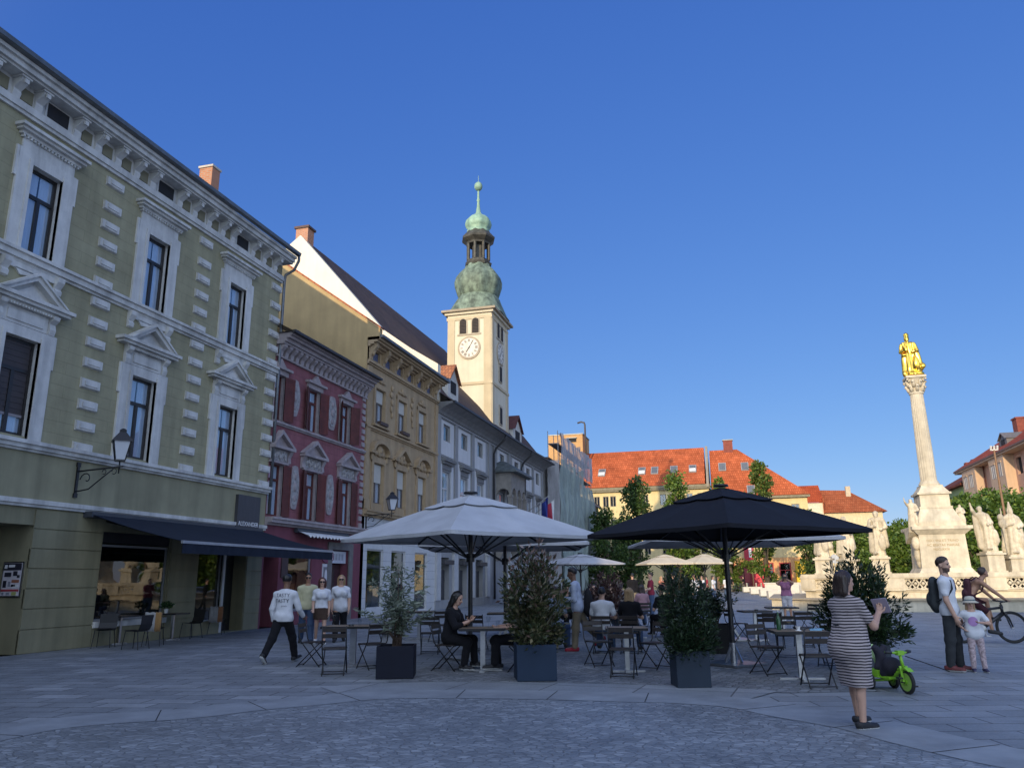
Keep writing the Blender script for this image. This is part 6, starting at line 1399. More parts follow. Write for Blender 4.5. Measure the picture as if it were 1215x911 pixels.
        else: b.cap(wr + fdir * hl * .4, wr + nrm(fdir + pn * curl) * hl * .85, .018 * s_, .012 * s_, .01)
    yh, ph = R(head[0]), R(head[1]); M = np.array(Matrix.Rotation(yh, 3, 'Z') @ Matrix.Rotation(-ph, 3, 'X')); hw_ = lambda x, y, z: hd + M @ (v3(x, y, z) * s_)
    b.cap(nb - v3(0, 0, .012 * s_), hw_(0, -.012, -.03), .036 * s_ * (.88 if fem else 1), .032 * s_ * (.88 if fem else 1), .025)
    b.ell(hw_(0, -.006, .018), np.array((.044, .056, .052)) * s_, .02, M); b.ell(hw_(0, .016, -.018), np.array((.034, .036, .046)) * s_, .02, M); b.cap(hw_(-.012, .034, -.05), hw_(.012, .034, -.05), .014 * s_, None, .015)
    b.cap(hw_(0, .050, .006), hw_(0, .062, -.016), .006 * s_, .0088 * s_, .008); b.cap(hw_(-.012, .047, -.034), hw_(.012, .047, -.034), .006 * s_, None, .006); b.cap(hw_(-.026, .042, .018), hw_(.026, .042, .018), .006 * s_, None, .008)
    for sd in (-1, 1): b.ell(hw_(sd * .044, -.008, -.002), np.array((.007, .013, .019)) * s_, .006, M)
    eyes = [hw_(-.018, .050, .006), hw_(.018, .050, .006)]; lips = hw_(0, .052, -.034)
    hm = HAIR[hair[1]] if hair else None
    def zone(C):
        z = np.zeros(len(C), int)
        for e in eyes: z[np.linalg.norm(C - e, axis=1) < .0085 * s_ + res * .25] = 1
        q = (C - lips) @ M; z[(np.abs(q[:, 0]) < .014 * s_) & (np.abs(q[:, 2]) < .0055 * s_ + res * .2) & (q[:, 1] > -.012 * s_)] = 2
        if beard:
            q = (C - hd) @ M / s_; z[(q[:, 2] < -.028) & (q[:, 1] > .0) & (q[:, 2] > -.075) & ~((np.abs(q[:, 0]) < .012) & (np.abs(q[:, 2] + .034) < .005))] = 3
        return z
    sd_obj('body', b, res, [SKIN[skin], EYE, LIP, mat('stubble', (.10, .06, .045), .7)], t, None, zone)
    # ---- clothes
    g = max(.009, res * .7); cn = {}; bcut = .065 if top[0] == 'none' or seat is not None else min(.065, (top[2] if len(top) > 2 else -.045) + .022)
    if top[0] != 'none':
        c = SD(); torso(c, g + .010); sleeves(c, g, {'tee': .62, 'long': 1.92, 'three': 1.45, 'vest': .12}[top[0]])
        hem = P + up(lean) * (top[2] if len(top) > 2 else -.045) * s_; c.cut(hem, -up(lean * .5)); c.cut(nb - v3(0, 0, .004) + fwd * .0, nrm(up(lean + bend) * 1.0 + fwd * .45))
        cn['shirt'] = sd_obj('shirt', c, max(res, .012), top[1], t, lambda X, Y, Z: .004 * np.sin(34 * Z + 16 * X + 9 * Y) * np.sin(11 * X - 9 * Z + 4) + .0035 * np.sin(21 * Z - 25 * X) - .003)
    if bottom[0] in ('trousers', 'shorts', 'leggings'):
        c = SD(); gg = g if bottom[0] != 'leggings' else g * .6; c.cap(P + v3(-hw * .55, 0, 0), P + v3(hw * .55, 0, 0), .078 * s_ * w * hips + gg, None, .04, (FL, .87)); c.cap(P, wa, .085 * s_ * w * hips + gg, .075 * s_ * w + gg, .04, (FL, .73))
        legcaps(c, gg + .002, {'trousers': 1.93, 'leggings': 1.9, 'shorts': .86}[bottom[0]], 1.7 if bottom[0] == 'trousers' else 1.5 if bottom[0] == 'shorts' else 1.0); [c.ell(legs[sd][1], np.array((.041, .046, .05)) * s_ * w ** .5 + g, .02) for sd in (-1, 1) if bottom[0] == 'trousers']; c.cut(P + up(lean) * bcut * s_, up(lean))
        sd_obj('trousers' if bottom[0] != 'shorts' else 'shorts', c, max(res, .012), bottom[1], t, lambda X, Y, Z: .004 * np.sin(30 * Z + 8 * X) * np.sin(20 * X + 13 * Z) - .003)
    if bottom[0] in ('skirt', 'dress'):
        c = SD(); mid = (legs[-1][1] + legs[1][1]) / 2; f = bottom[2] if len(bottom) > 2 else .9
        c.cap(P + v3(0, 0, .02 * s_), P + (mid - P) * f, .100 * s_ * w * hips + g + .004, .085 * s_ * w ** .8 * hips + g, .03, (FL, .80)); c.cap(P, wa, .090 * s_ * w * hips + g, .079 * s_ * w + g, .04, (FL, .76)); c.ell(P + v3(0, -.045 * s_, -.03 * s_), np.array((.1, .075, .085)) * s_ * w * hips, .05)
        for sd in (-1, 1): hp, kn = legs[sd][:2]; c.cap(hp, hp + (kn - hp) * min(f, 1.08), .060 * s_ * w ** .7 * hips + g, .052 * s_ * w ** .7 + g, .07)
        if bottom[0] == 'dress': torso(c, g + .004); sleeves(c, g, .6); c.cut(nb - v3(0, 0, .004), nrm(up(lean + bend) + fwd * .45))
        else: c.cut(P + up(lean) * bcut * s_, up(lean))
        c.cut(P + (mid - P) * f, v3(0, 0, -1)); cn['skirt'] = sd_obj('dress' if bottom[0] == 'dress' else 'skirt', c, max(res, .011), bottom[1], t, lambda X, Y, Z: .005 * np.sin(18 * Z + 22 * X) * np.sin(14 * X + 5))
    if shoes[0] is not None:
        for sd in (-1, 1):
            hp, kn, an, fd, dn, heel, toe = legs[sd]; c = SD()
            c.cap(heel + dn * .014 * s_, toe + dn * .022 * s_, .028 * s_, .023 * s_, .02); c.cap(heel + dn * .0 * s_, an + fd * .02 * s_, .027 * s_, .026 * s_, .02); c.cut(an + dn * .0405 * s_, dn); c.cut(an - dn * .012 * s_, -dn)
            base = an + dn * .0405 * s_
            sd_obj('shoe', c, max(.008, min(res, .012)), [shoes[0], shoes[1] or shoes[0]], t, None, lambda C, base=base, dn=dn: (((C - base) @ (-dn)) < .014 * s_))
    # ---- hair
    if hair and hair[0] != 'bald':
        c = SD(); st = hair[0]; gh = max(.004, res * .3) / s_
        if st == 'afro': c.ell(hw_(0, -.014, .036), np.array((.055, .06, .055)) * s_, .02, M); c.cut(hw_(0, .046, .03), M @ nrm((0, 1, -.55)))
        else:
            c.ell(hw_(0, -.012, .024), np.array((.0455 + gh, .058 + gh, .054 + gh)) * s_, .02, M)
            if st in ('long', 'pony', 'bob'):
                for sd in (-1, 0, 1): c.cap(hw_(sd * .03, -.03, .02), hw_(sd * .04, -.042, {'long': -.15, 'bob': -.075, 'pony': -.02}[st]), .034 * s_, .028 * s_, .03)
                if st == 'long' and fem: [c.cap(hw_(sd * .044, .0, .0), hw_(sd * .05, .012, -.13), .018 * s_, .02 * s_, .02) for sd in (-1, 1)]
                if st == 'pony': c.cap(hw_(0, -.06, .02), hw_(0, -.085, -.08), .022 * s_, .016 * s_, .02)
            if st == 'bun': c.ell(hw_(0, -.07, .04), np.array((.026, .026, .026)) * s_, .01)
            if st == 'short': c.ell(hw_(0, -.004, .048), np.array((.040, .050, .034)) * s_, .02, M); c.cut(hw_(0, -.02, .004), M @ nrm((0, .5, -1)))
        if st in ('long', 'bob') : s2 = hw_(0, .026, .03); c.cuts.append((s2, M @ nrm((0, 1, -.28))))
        elif st != 'afro': c.cut(hw_(0, .032, .034), M @ nrm((0, 1, -.5)))
        sd_obj('hair', c, max(.009, min(res, .014)), hm, t, lambda X, Y, Z: .003 * np.sin(90 * X + 20 * Z) * np.sin(60 * Y + 7) + .004 * np.sin(130 * np.arctan2(X, Y + .02) * .12 + 9 * Z) )
    if glasses:
        m_ = MB()
        for sd in (-1, 1): m_.ell(tuple(hw_(sd * .019, .056, .006)), (.019 * s_, .012 * s_, .014 * s_), 8); m_.tube([hw_(sd * .036, .05, .01), hw_(sd * .047, -.004, .008)], .003 * s_, 5)
        m_.tube([hw_(-.008, .059, .01), hw_(.008, .059, .01)], .0035 * s_, 5); m_.build('sunglasses', mat('sunglass_black', (.008, .008, .01), .12), t)
    t_ = dict(root=t, P=P, wa=wa, ch=ch, nb=nb, hd=hd, arms=arms, legs=legs, hw=hw_, parts=cn, M=M); return t_
def wpt(p, q):                                # local point of a person to world
    r = p['root']; return r.location + Matrix.Rotation(r.rotation_euler[2], 3, 'Z') @ Vector(tuple(q))
def face(p, q): return math.atan2(-(q[0] - p[0]), q[1] - p[1])
CAMXY = (0.0, 0.0)
def press(obj, target, dirv, lift=.004):       # wraps flat lettering onto a garment
    bv = BVHTree.FromPolygons([v.co.copy() for v in target.data.vertices], [tuple(p.vertices) for p in target.data.polygons])
    for v in obj.data.vertices:
        h = bv.ray_cast(v.co - Vector(dirv) * .0, Vector(dirv), 1.0)
        if h[0] is not None: v.co = h[0] - Vector(dirv) * lift
def shirt_text(p, lines, m, y0=-.4, dirv=(0, 1, 0)):
    sh = p['parts']['shirt']
    for body, size, z, x in lines:
        cu = bpy.data.curves.new('t', 'FONT'); cu.body = body; cu.size = size; cu.align_x = 'CENTER'; cu.align_y = 'CENTER'; cu.resolution_u = 3
        o = bpy.data.objects.new('tmp', cu); col.objects.link(o); dg = bpy.context.evaluated_depsgraph_get(); me = bpy.data.meshes.new_from_object(o.evaluated_get(dg)); bpy.data.objects.remove(o)
        me.materials.clear(); me.materials.append(m)
        for v in me.vertices: v.co = Vector((v.co.x + x, y0, v.co.y + z)) if dirv[1] > 0 else Vector((-v.co.x + x, -y0, v.co.y + z))
        tx = link('shirt_lettering', me, p['root']); press(tx, sh, dirv)
STRP, _n, _l, _b = _nt('cloth_striped')
_tc = _n.new('ShaderNodeTexCoord'); _sp = _n.new('ShaderNodeSeparateXYZ'); _l.new(_tc.outputs['Object'], _sp.inputs[0]); _ns = _noise(_n, _l, _tc.outputs['Object'], 3.5, 2)
_a = _n.new('ShaderNodeMath'); _a.operation = 'MULTIPLY_ADD'; _a.inputs[1].default_value = .05; _l.new(_ns.outputs[0], _a.inputs[0]); _l.new(_sp.outputs['Z'], _a.inputs[2])
_m = _n.new('ShaderNodeMath'); _m.operation = 'MODULO'; _m.inputs[1].default_value = .031; _l.new(_a.outputs[0], _m.inputs[0])
_g = _n.new('ShaderNodeMath'); _g.operation = 'GREATER_THAN'; _g.inputs[1].default_value = .0145; _l.new(_m.outputs[0], _g.inputs[0])
_l.new(_mix(_n, _l, (.03, .026, .03), (.44, .38, .38), _g.outputs[0]), _b.inputs['Base Color']); _b.inputs['Roughness'].default_value = .9
WH, BK, JE, KH = CL('white', (.62, .63, .66)), CL('black', (.012, .012, .015)), CL('denim', (.055, .085, .15)), CL('khaki', (.20, .165, .115))
SHB, SHW, SOLE = mat('shoe_black', (.015, .015, .017), .6), mat('shoe_white', (.6, .6, .6), .6), mat('sole_white', (.62, .62, .6), .6)
LB = (0, 2, 0, 0)
# --- passers-by and waiters
p = gp(333, 786); WTR = person('person in a white sweatshirt lettered on the back and black trousers, striding away', (p.x, p.y, 0), face((p.x, p.y), (p.x - .2, p.y + 4.2)), 1.74, .013, 1, 1.05, lean=4, bend=3, head=(12, 4), legL=(-26, 4, 16, 34), legR=(30, 3, 12, -10), armL=(-8, 14, 22), armR=(14, 16, 34), top=('long', WH), bottom=('trousers', BK), shoes=(SHB, SOLE), hair=('afro', 'black'))
shirt_text(WTR, (('TASTY', .105, WTR['ch'][2] + .06, 0), ('TASTY', .105, WTR['ch'][2] - .05, -.01), ('drinks', .045, WTR['ch'][2] - .15, .05)), mat('print_navy', (.03, .03, .05), .8))
p = gp(362, 763); A = person('person in a pale yellow shirt and blue jeans walking towards the camera', (p.x, p.y, 0), face(p, CAMXY), 1.78, .016, 2, legL=(12, 3, 6, 0), legR=(-12, 3, 16, 14), top=('long', CL('yellow', (.50, .47, .30))), bottom=('trousers', JE), shoes=(SHB, None), hair=('short', 'black'), glasses=True, group='people strolling past the magenta house')
p = gp(379, 764); person('person with dark red hair in a white top and short brown skirt, wearing sunglasses', (p.x, p.y, 0), face(p, CAMXY), 1.66, .015, 0, .95, True, legL=(14, 2, 4, 0), legR=(-12, 2, 14, 14), armL=(4, 10, 10), armR=(8, 10, 40), top=('tee', WH, -.0), bottom=('skirt', CL('brown', (.07, .045, .035)), .62), shoes=(SHW, None), hair=('long', 'auburn'), glasses=True, group='people strolling past the magenta house')
p = gp(402, 761); person('person with fair hair in a loose white shirt and black trousers, wearing sunglasses', (p.x, p.y, 0), face(p, CAMXY), 1.72, .015, 0, 1.12, True, legL=(-10, 2, 14, 12), legR=(14, 2, 5, 0), armL=(6, 14, 12), armR=(4, 12, 22), top=('tee', WH, -.1), bottom=('trousers', BK), shoes=(SHB, None), hair=('long', 'blonde'), glasses=True, group='people strolling past the magenta house')
p = gp(447, 729); person('person in a long pale grey jacket and black leggings seen from behind', (p.x, p.y, 0), face(CAMXY, p), 1.72, .02, 0, 1.2, True, legL=(6, 2, 5, 0), legR=(-8, 2, 10, 10), top=('long', CL('palegrey', (.46, .44, .46)), -.17), bottom=('leggings', BK), shoes=(SHB, None), hair=('bob', 'brown'))
p = gp(470, 737); person('person with grey hair in a black top half hidden behind the airy potted shrub', (p.x, p.y, 0), face(CAMXY, p) + .4, 1.70, .02, 0, 1.15, True, top=('tee', BK), bottom=('trousers', CL('sage', (.26, .27, .22))), shoes=(SHB, None), hair=('bob', 'grey'))
p = gp(687, 772); WK = person('waiter-like person in a pale blue shirt, khaki trousers and red shoes walking by', (p.x, p.y, 0), face(p, (p.x - 3, p.y - .2)), 1.80, .014, 1, 1.0, lean=5, bend=6, head=(0, 10), legL=(6, 3, 2, 0), legR=(-24, 3, 26, 30), handL=(-.16, .30, 1.12), handR=(.12, .34, 1.14), hintL=(-.4, -.6, -1), hintR=(.4, -.6, -1), top=('long', CL('skyblue', (.44, .49, .60)), -.09), bottom=('trousers', KH), shoes=(mat('shoe_red', (.30, .012, .03), .6), None), hair=('short', 'black'))
WK['root']['label'] = 'person in a pale blue shirt, khaki trousers and red shoes walking past the tables'
for nm, lbl, cat_, q, sz, c in (('shoulder_bag', 'long black bag slung behind the person in the blue shirt', 'bag', (.02, -.24, 1.05), (.09, .10, .33), (.012, .012, .016)), ('tote_bag', 'cream canvas tote bag carried behind the person in the blue shirt', 'bag', (.05, -.42, .62), (.07, .14, .2), (.5, .46, .38))):
    pos = wpt(WK, q); tb = thing(nm, lbl, cat_, (pos.x, pos.y, pos.z - sz[2]), WK['root'].rotation_euler[2])
    s = SD(); s.ell((0, 0, sz[2]), sz, .02); s.cap((0, -sz[1] * .4, sz[2] * .5), (0, sz[1] * .4, sz[2] * .5), sz[0] * .8, None, .05); o = sd_obj('bag_body', s, .018, mat(nm + '_cloth', c, .85, var=.15), tb)
    m_ = MB(); zt = 1.55 - (pos.z - sz[2]) if nm == 'shoulder_bag' else sz[2] * 2 + .25
    m_.tube([(0, -sz[1] * .6, sz[2] * 1.6), (-.03, sz[1] * .3, zt), (.0, sz[1] * .8, sz[2] * 1.6)], .012, 6); m_.build('strap', mat(nm + '_cloth', c), tb)
p = gp(936, 736); PK_ = person('person in a pink top and white shorts raising a phone to take a photo', (p.x, p.y, 0), face(p, CAMXY), 1.66, .017, 2, 1.1, True, handL=(-.05, .26, 1.50), handR=(.10, .26, 1.50), hintL=(-1, .1, -.6), hintR=(1, .1, -.6), top=('tee', CL('pink', (.32, .13, .21)), .0), bottom=('shorts', CL('offwhite', (.5, .46, .46))), shoes=(SHW, None), hair=('long', 'brown'))
q = wpt(PK_, (.02, .36, 1.56)); ph = thing('phone', 'phone held up in both hands by the person in pink', 'phone', q, PK_['root'].rotation_euler[2]); b = MB(); b.box(-.075, .075, -.005, .005, -.037, .037); b.build('phone_body', BLACKM, ph)
# --- near group on the right
p = gp(1019, 863); ya = face((p.x, p.y), (p.x + 2.2, p.y + 2.0)); WS = person('person with dark bobbed hair in a black and white striped dress standing with something in hand', (p.x, p.y, 0), ya, 1.60, .0105, 0, 1.17, True, lean=0, bend=5, head=(-14, 4), hips=1.06, legL=(15, 2, 8, 0), legR=(-4, 3, 2, 0), handL=(-.02, .34, 1.10), handR=(.15, .33, 1.17), hintL=(-.6, -.2, -1), hintR=(.45, -.3, -1), bottom=('dress', STRP, 1.06), top=('none',), shoes=(SHB, SOLE), hair=('bob', 'brown'), curl=.9)
WS['root']['label'] = 'person with dark bobbed hair in a black and white striped dress'
q = wpt(WS, (.12, .43, 1.25)); bk = thing('handbook', 'pale folded paper held up by the person in the striped dress', 'leaflet', q, ya); M = Matrix.Rotation(R(25), 3, 'X') @ Matrix.Rotation(R(15), 3, 'Z'); b = MB(); b.obox((0, 0, 0), (.17, .012, .17), M); b.build('leaflet', mat('paper_mauve', (.34, .29, .35), .7), bk); bk.name = 'leaflet'
m_ = MB(); m_.tube([(.172 * math.cos(a), .160 * math.sin(a) + .030, WS['wa'][2] + .03) for a in [2 * math.pi * k / 24 for k in range(24)]], .012, 6, 0, True); m_.build('belt', mat('belt_black', (.02, .018, .02), .6), WS['root'])
p = gp(1137, 796); ym = face((p.x, p.y), (p.x + 3, p.y - 1.5)); MN = person('person with short dark hair in a white t-shirt and dark cargo trousers, wearing a backpack', (p.x, p.y, 0), ym, 1.84, .012, 0, 1.0, head=(-12, 0), legL=(2, 3, 2, 0), legR=(-3, 4, 3, 0), armL=(4, 9, 8), armR=(6, 8, 14), top=('tee', WH, -.06), bottom=('trousers', CL('charcoal', (.035, .038, .042))), shoes=(mat('shoe_maroon', (.14, .03, .03), .6), SOLE), hair=('short', 'brown'), beard=True)
def backpack(P_, label, c, sc_=1.0):
    q = wpt(P_, P_['ch'] + np.array((0, -.20, -.10))); t = thing('backpack', label, 'backpack', q, P_['root'].rotation_euler[2])
    s = SD(); s.cap((0, 0, -.2 * sc_), (0, 0, .14 * sc_), .15 * sc_, .13 * sc_, .03, ((0, 1, 0), .62)); s.ell((0, -.08, -.12), (.11, .06, .12), .03); sd_obj('pack', s, .015, mat('pack_' + label[:5], c, .8, var=.2), t)
    m_ = MB()
    for sd in (-1, 1): m_.tube([(sd * .10, .06, .2), (sd * .105, .19, .275), (sd * .11, .30, .19), (sd * .115, .315, .06), (sd * .15, .24, -.06), (sd * .14, .06, -.15)], [.018] * 6, 6)
    m_.build('strap', mat('pack_' + label[:5], c), t); return t
backpack(MN, 'dark grey backpack worn over the white t-shirt', (.03, .035, .038))
b = MB(); b.prism([(-.05, -.05), (.05, -.05), (.07, .07), (0, .03), (-.06, .06)], 0, .004); e_ = b.build('shirt_emblem', mat('print_red', (.45, .04, .08), .8), MN['root'], None)
for v in e_.data.vertices: v.co = Vector((v.co.x - .08, .4, v.co.z + MN['ch'][2] + .02))
press(e_, MN['parts']['shirt'], (0, -1, 0))
p = gp(1163, 797); yg = face((p.x, p.y), (p.x - .2, p.y - 3)); GL = person('child in a brimmed sun hat, white t-shirt with lilac print and patterned leggings', (p.x, p.y, 0), yg, 1.16, .011, 0, 1.0, legL=(0, 3, 2, 0), legR=(3, 3, 3, 0), handL=(-.08, .19, .80), handR=(.17, .04, .70), hintL=(-1, -.2, -.5), hintR=(1, -.4, -.4), top=('tee', WH, -.09), bottom=('leggings', CL('floral', (.42, .33, .34), var=.5, scale=30)), shoes=(mat('shoe_navy', (.035, .03, .08), .6), SOLE), hair=('long', 'blonde'))
b = MB(); c = GL['hd']; b.lathe([(.135, .015), (.14, .02), (.085, .05), (.08, .09), (.06, .12), (.0, .128)], 24, tuple(c)); b.lathe([(.084, .05), (.087, .055), (.085, .072)], 24, tuple(c), 1); b.build('sun_hat', [mat('hat_straw', (.48, .44, .36), .85), mat('hat_band', (.1, .14, .16), .8)], GL['root'])
b = MB(); b.ell((0, 0, 0), (.075, .004, .08), 10); e_ = b.build('shirt_print', mat('print_lilac', (.46, .26, .52), .8), GL['root'])
for v in e_.data.vertices: v.co = Vector((v.co.x + .01, .3, v.co.z + GL['ch'][2] - .06))
press(e_, GL['parts']['shirt'], (0, -1, 0))
# --- cyclist and bicycle (bicycle frame: wheel axles along local y)
p1, p2 = gp(1153, 763), gp(1204, 763); cyc_y = face((p1.x, p1.y), (p2.x + .2, p2.y)); bc = Vector((p2.x - .0, p2.y, 0))
BI = thing('bicycle', 'black mountain bike ridden across the square', 'bicycle', bc, cyc_y)
def wheel(parent, y, r, tire=.028, n=28, rim_m=BLACKM, x=0, mname='wheel'):
    b = MB(); b.tube([(x, y + r * math.cos(2 * math.pi * k / 40), r + tire * .0 + r * math.sin(2 * math.pi * k / 40) + tire) for k in range(40)], tire, 8, 0, True); w_ = b.build('wheel', mat('tyre_rubber', (.018, .018, .018), .8), parent)
    b = MB(); rr = r - tire * 1.1; b.tube([(x, y + rr * math.cos(2 * math.pi * k / 40), r + tire + rr * math.sin(2 * math.pi * k / 40)) for k in range(40)], tire * .45, 6, 0, True); b.build('rim', rim_m, w_)
    b = MB(); b.cyl((x - .05, y, r + tire), (x + .05, y, r + tire), .025, n=10)
    for k in range(n): a = 2 * math.pi * k / n; b.tube([(x + (.03 if k % 2 else -.03), y, r + tire), (x, y + rr * math.cos(a), r + tire + rr * math.sin(a))], .0018, 4)
    b.build('spokes', STEEL, w_); return w_
wheel(BI, 0.0, .34); wheel(BI, -1.12, .34)
b = MB(); bb, hdt, stt = Vector((0, -.68, .33)), Vector((0, -.14, .82)), Vector((0, -.80, .72)); rx = Vector((0, -1.12, .37))
b.tube([bb, Vector((0, -.42, .5)), hdt - Vector((0, .02, .12))], [.045, .042, .036], 10); b.tube([stt + Vector((0, 0, .02)), hdt], .03, 8); b.tube([bb, stt], .026, 8)
for s in (-1, 1): b.tube([bb + Vector((s * .04, 0, 0)), rx + Vector((s * .06, 0, 0))], .016, 6); b.tube([stt + Vector((s * .03, 0, 0)), rx + Vector((s * .06, 0, 0))], .013, 6)
b.tube([hdt - Vector((0, .02, .14)), hdt + Vector((0, -.035, .06))], .036, 8); b.build('frame', mat('bike_frame', (.015, .015, .017), .3), BI)
b = MB(); cr = hdt - Vector((0, -.02, .16))
for s in (-1, 1): b.tube([cr + Vector((s * .06, 0, .02)), Vector((s * .06, -.06, .58)), Vector((s * .06, 0, .37))], [.018, .022, .014], 7)
b.beam(cr + Vector((-.08, 0, .02)), cr + Vector((.08, 0, .02)), .05, .05); b.build('fork', BLACKM, BI)
b = MB(); st = hdt + Vector((0, -.04, .1)); b.tube([hdt, st, st + Vector((0, .06, .03))], .018, 7); b.tube([st + Vector((-.38, .0, .05)), st + Vector((-.1, .06, .03)), st + Vector((.1, .06, .03)), st + Vector((.38, .0, .05))], .014, 7)
for s in (-1, 1): b.tube([st + Vector((s * .38, 0, .05)), st + Vector((s * .27, .02, .046))], .02, 7)
b.build('handlebar', BLACKM, BI)
b = MB(); b.tube([stt, stt + Vector((0, -.05, .17))], .014, 7); s = Vector((0, -.86, .9)); b.prismx([(-1.0, .89), (-.98, .94), (-.8, .925), (-.7, .915), (-.7, .895), (-.85, .88)], -.06, .06); b.build('saddle', mat('saddle_black', (.015, .015, .015), .5), BI)
b = MB(); b.cyl((.045, -.68, .33), (.055, -.68, .33), .095, n=20); b.beam((.07, -.68, .33), (.07, -.6, .18), .02, .012); b.beam((-.07, -.68, .33), (-.07, -.76, .48), .02, .012); b.box(.07, .16, -.65, -.55, .165, .185); b.box(-.16, -.07, -.81, -.71, .475, .495); b.build('crankset', STEEL, BI)
cyl_ = Matrix.Rotation(cyc_y, 3, 'Z') @ Vector((0, -.86, 0)) + bc
CY = person('bare chested person in maroon shorts riding the black mountain bike', (cyl_.x, cyl_.y, 0), cyc_y, 1.76, .013, 2, .97, lean=28, bend=14, head=(18, -20), seat=.90, legR=(48, 4, 42, 8), legL=(88, 5, 78, 0), handL=(-.33, .70, .98), handR=(.33, .70, .98), hintL=(-1, -.3, -.2), hintR=(1, -.3, -.2), top=('none',), bottom=('shorts', CL('maroon', (.045, .015, .02))), shoes=(SHB, None), hair=('short', 'brown'), curl=1.2)
backpack(CY, 'maroon backpack on the bare back of the cyclist', (.06, .014, .02), .95)
# --- people at the tables
def seated(label, px, py, tgt, H, topm, botm, hair, res=.017, skin=0, fem=True, sleeve='tee', **k):
    p = gp(px, py); p = (p.x, p.y); a = dict(lean=4, bend=8, legL=(88, 5, 84, 0), legR=(84, 6, 92, 0), handL=(-.12, .34, .74), handR=(.13, .36, .75), hintL=(-.8, -.5, -1), hintR=(.8, -.5, -1)); a.update(k)
    return person(label, (*p, 0), face(p, tgt), H, res, skin, k.get('w', 1.0) if 'w' not in a else a.pop('w'), fem, seat=.45, top=(sleeve, topm), bottom=('trousers', botm), shoes=(SHB, SOLE), hair=hair, **a)
T2 = gp(573, 796)
SB = seated('seated person with long black hair in black, looking down at a phone', 533, 795, (T2.x + 4, T2.y - .3), 1.70, BK, CL('black', (.012, .012, .015)), ('long', 'black'), .012, 0, True, 'three', head=(-6, 22), bend=14, handL=(-.06, .37, .86), handR=(.07, .40, .85))
q = wpt(SB, (.0, .50, .90)); ph = thing('phone', 'dark phone in the hands of the seated person in black', 'phone', q, SB['root'].rotation_euler[2]); b = MB(); b.obox((0, 0, 0), (.075, .15, .009), Matrix.Rotation(R(35), 3, 'X')); b.build('phone_body', BLACKM, ph)
seated('seated person in dark trousers and white trainers hidden behind the reddish shrub', 616, 795, (T2.x, T2.y), 1.76, BK, BK, ('short', 'brown'), fem=False)
seated('seated person in a white shirt seen from behind', 716, 775, (-2.9, 26), 1.70, WH, JE, ('short', 'black'), fem=False, group='guests at the middle tables')
seated('seated person with long blonde hair in black seen from behind', 749, 775, (-1.9, 26), 1.68, BK, JE, ('long', 'blonde'), group='guests at the middle tables')
seated('seated person in light blue left of the walking blue shirt', 657, 771, (-3.0, 22), 1.74, CL('lightblue', (.30, .36, .48)), JE, ('short', 'brown'), fem=False, group='guests at the middle tables')
seated('seated person with dark curly hair beside the dense green shrub', 790, 757, (-3.0, 24), 1.7, BK, BK, ('afro', 'black'), group='guests at the middle tables')
seated('seated dark haired person behind the dark red shrub', 706, 742, (0, 0), 1.7, BK, BK, ('long', 'brown'), .02, group='guests at the middle tables')
seated('seated person in a faded pink top at the far side of the terrace', 764, 744, (-6, 34), 1.66, CL('fadedpink', (.34, .2, .22)), JE, ('bob', 'brown'), .02, group='guests at the middle tables')
seated('seated person in a grey shirt near the dark red shrub', 738, 748, (-4, 30), 1.74, CL('greyshirt', (.2, .2, .21)), BK, ('short', 'brown'), .02, fem=False, group='guests at the middle tables')
seated('seated person in dark green beside the walking blue shirt', 672, 752, (-2.5, 20), 1.74, CL('darkgreen', (.04, .06, .045)), BK, ('short', 'black'), .02, fem=False, group='guests at the middle tables')
GT = [(700, 739, (-3, 30), 'seated person in a navy top between the two rows of middle tables', CL('navy', (.03, .04, .08)), ('short', 'black'), False), (727, 737, (-8, 20), 'seated person in olive facing left under the rear parasol', CL('olive', (.10, .10, .06)), ('bob', 'blonde'), True),
      (815, 741, (-4, 24), 'seated person in beige just above the dense green shrub', CL('beige', (.38, .33, .26)), ('long', 'brown'), True), (838, 738, (-1, 40), 'seated person in black left of the black parasol pole', BK, ('short', 'black'), False), (640, 752, (-6, 20), 'seated person in brown behind the reddish shrub', CL('rust', (.16, .08, .05)), ('bob', 'brown'), True)]
for q in GT: seated(q[3], q[0], q[1], q[2], 1.70, q[4], JE, q[5], .022, fem=q[6], group='guests at the rear tables')
def stand(label, px, py, yaw_t, H, topm, botm, hair, res=.019, **k):
    p = gp(px, py); return person(label, (p.x, p.y, 0), face(p, yaw_t), H, res, k.pop('skin', 0), k.pop('w', 1.0), k.pop('fem', False), top=(k.pop('sl', 'tee'), topm), bottom=('trousers', botm), shoes=(SHB, SOLE), hair=hair, **k)
stand('person in a crimson t-shirt and jeans standing behind the tables', 774, 731, (-20, 30), 1.78, CL('crimson', (.24, .03, .05)), JE, ('short', 'brown'), armL=(20, 10, 60), armR=(14, 12, 40))
stand('person in dark clothes standing in front of the cream parasol', 801, 725, (-30, 60), 1.82, BK, CL('charcoal', (.035, .038, .042)), ('short', 'black'), sl='long', legL=(8, 3, 5, 0), legR=(-10, 3, 12, 10))
stand('person in a white shirt standing beyond the dense green shrub', 826, 722, (10, 20), 1.74, WH, JE, ('short', 'brown'), fem=True)
stand('person in a black dress shirt standing by the rear tables', 752, 724, (-10, 60), 1.80, BK, KH, ('short', 'black'), sl='long')
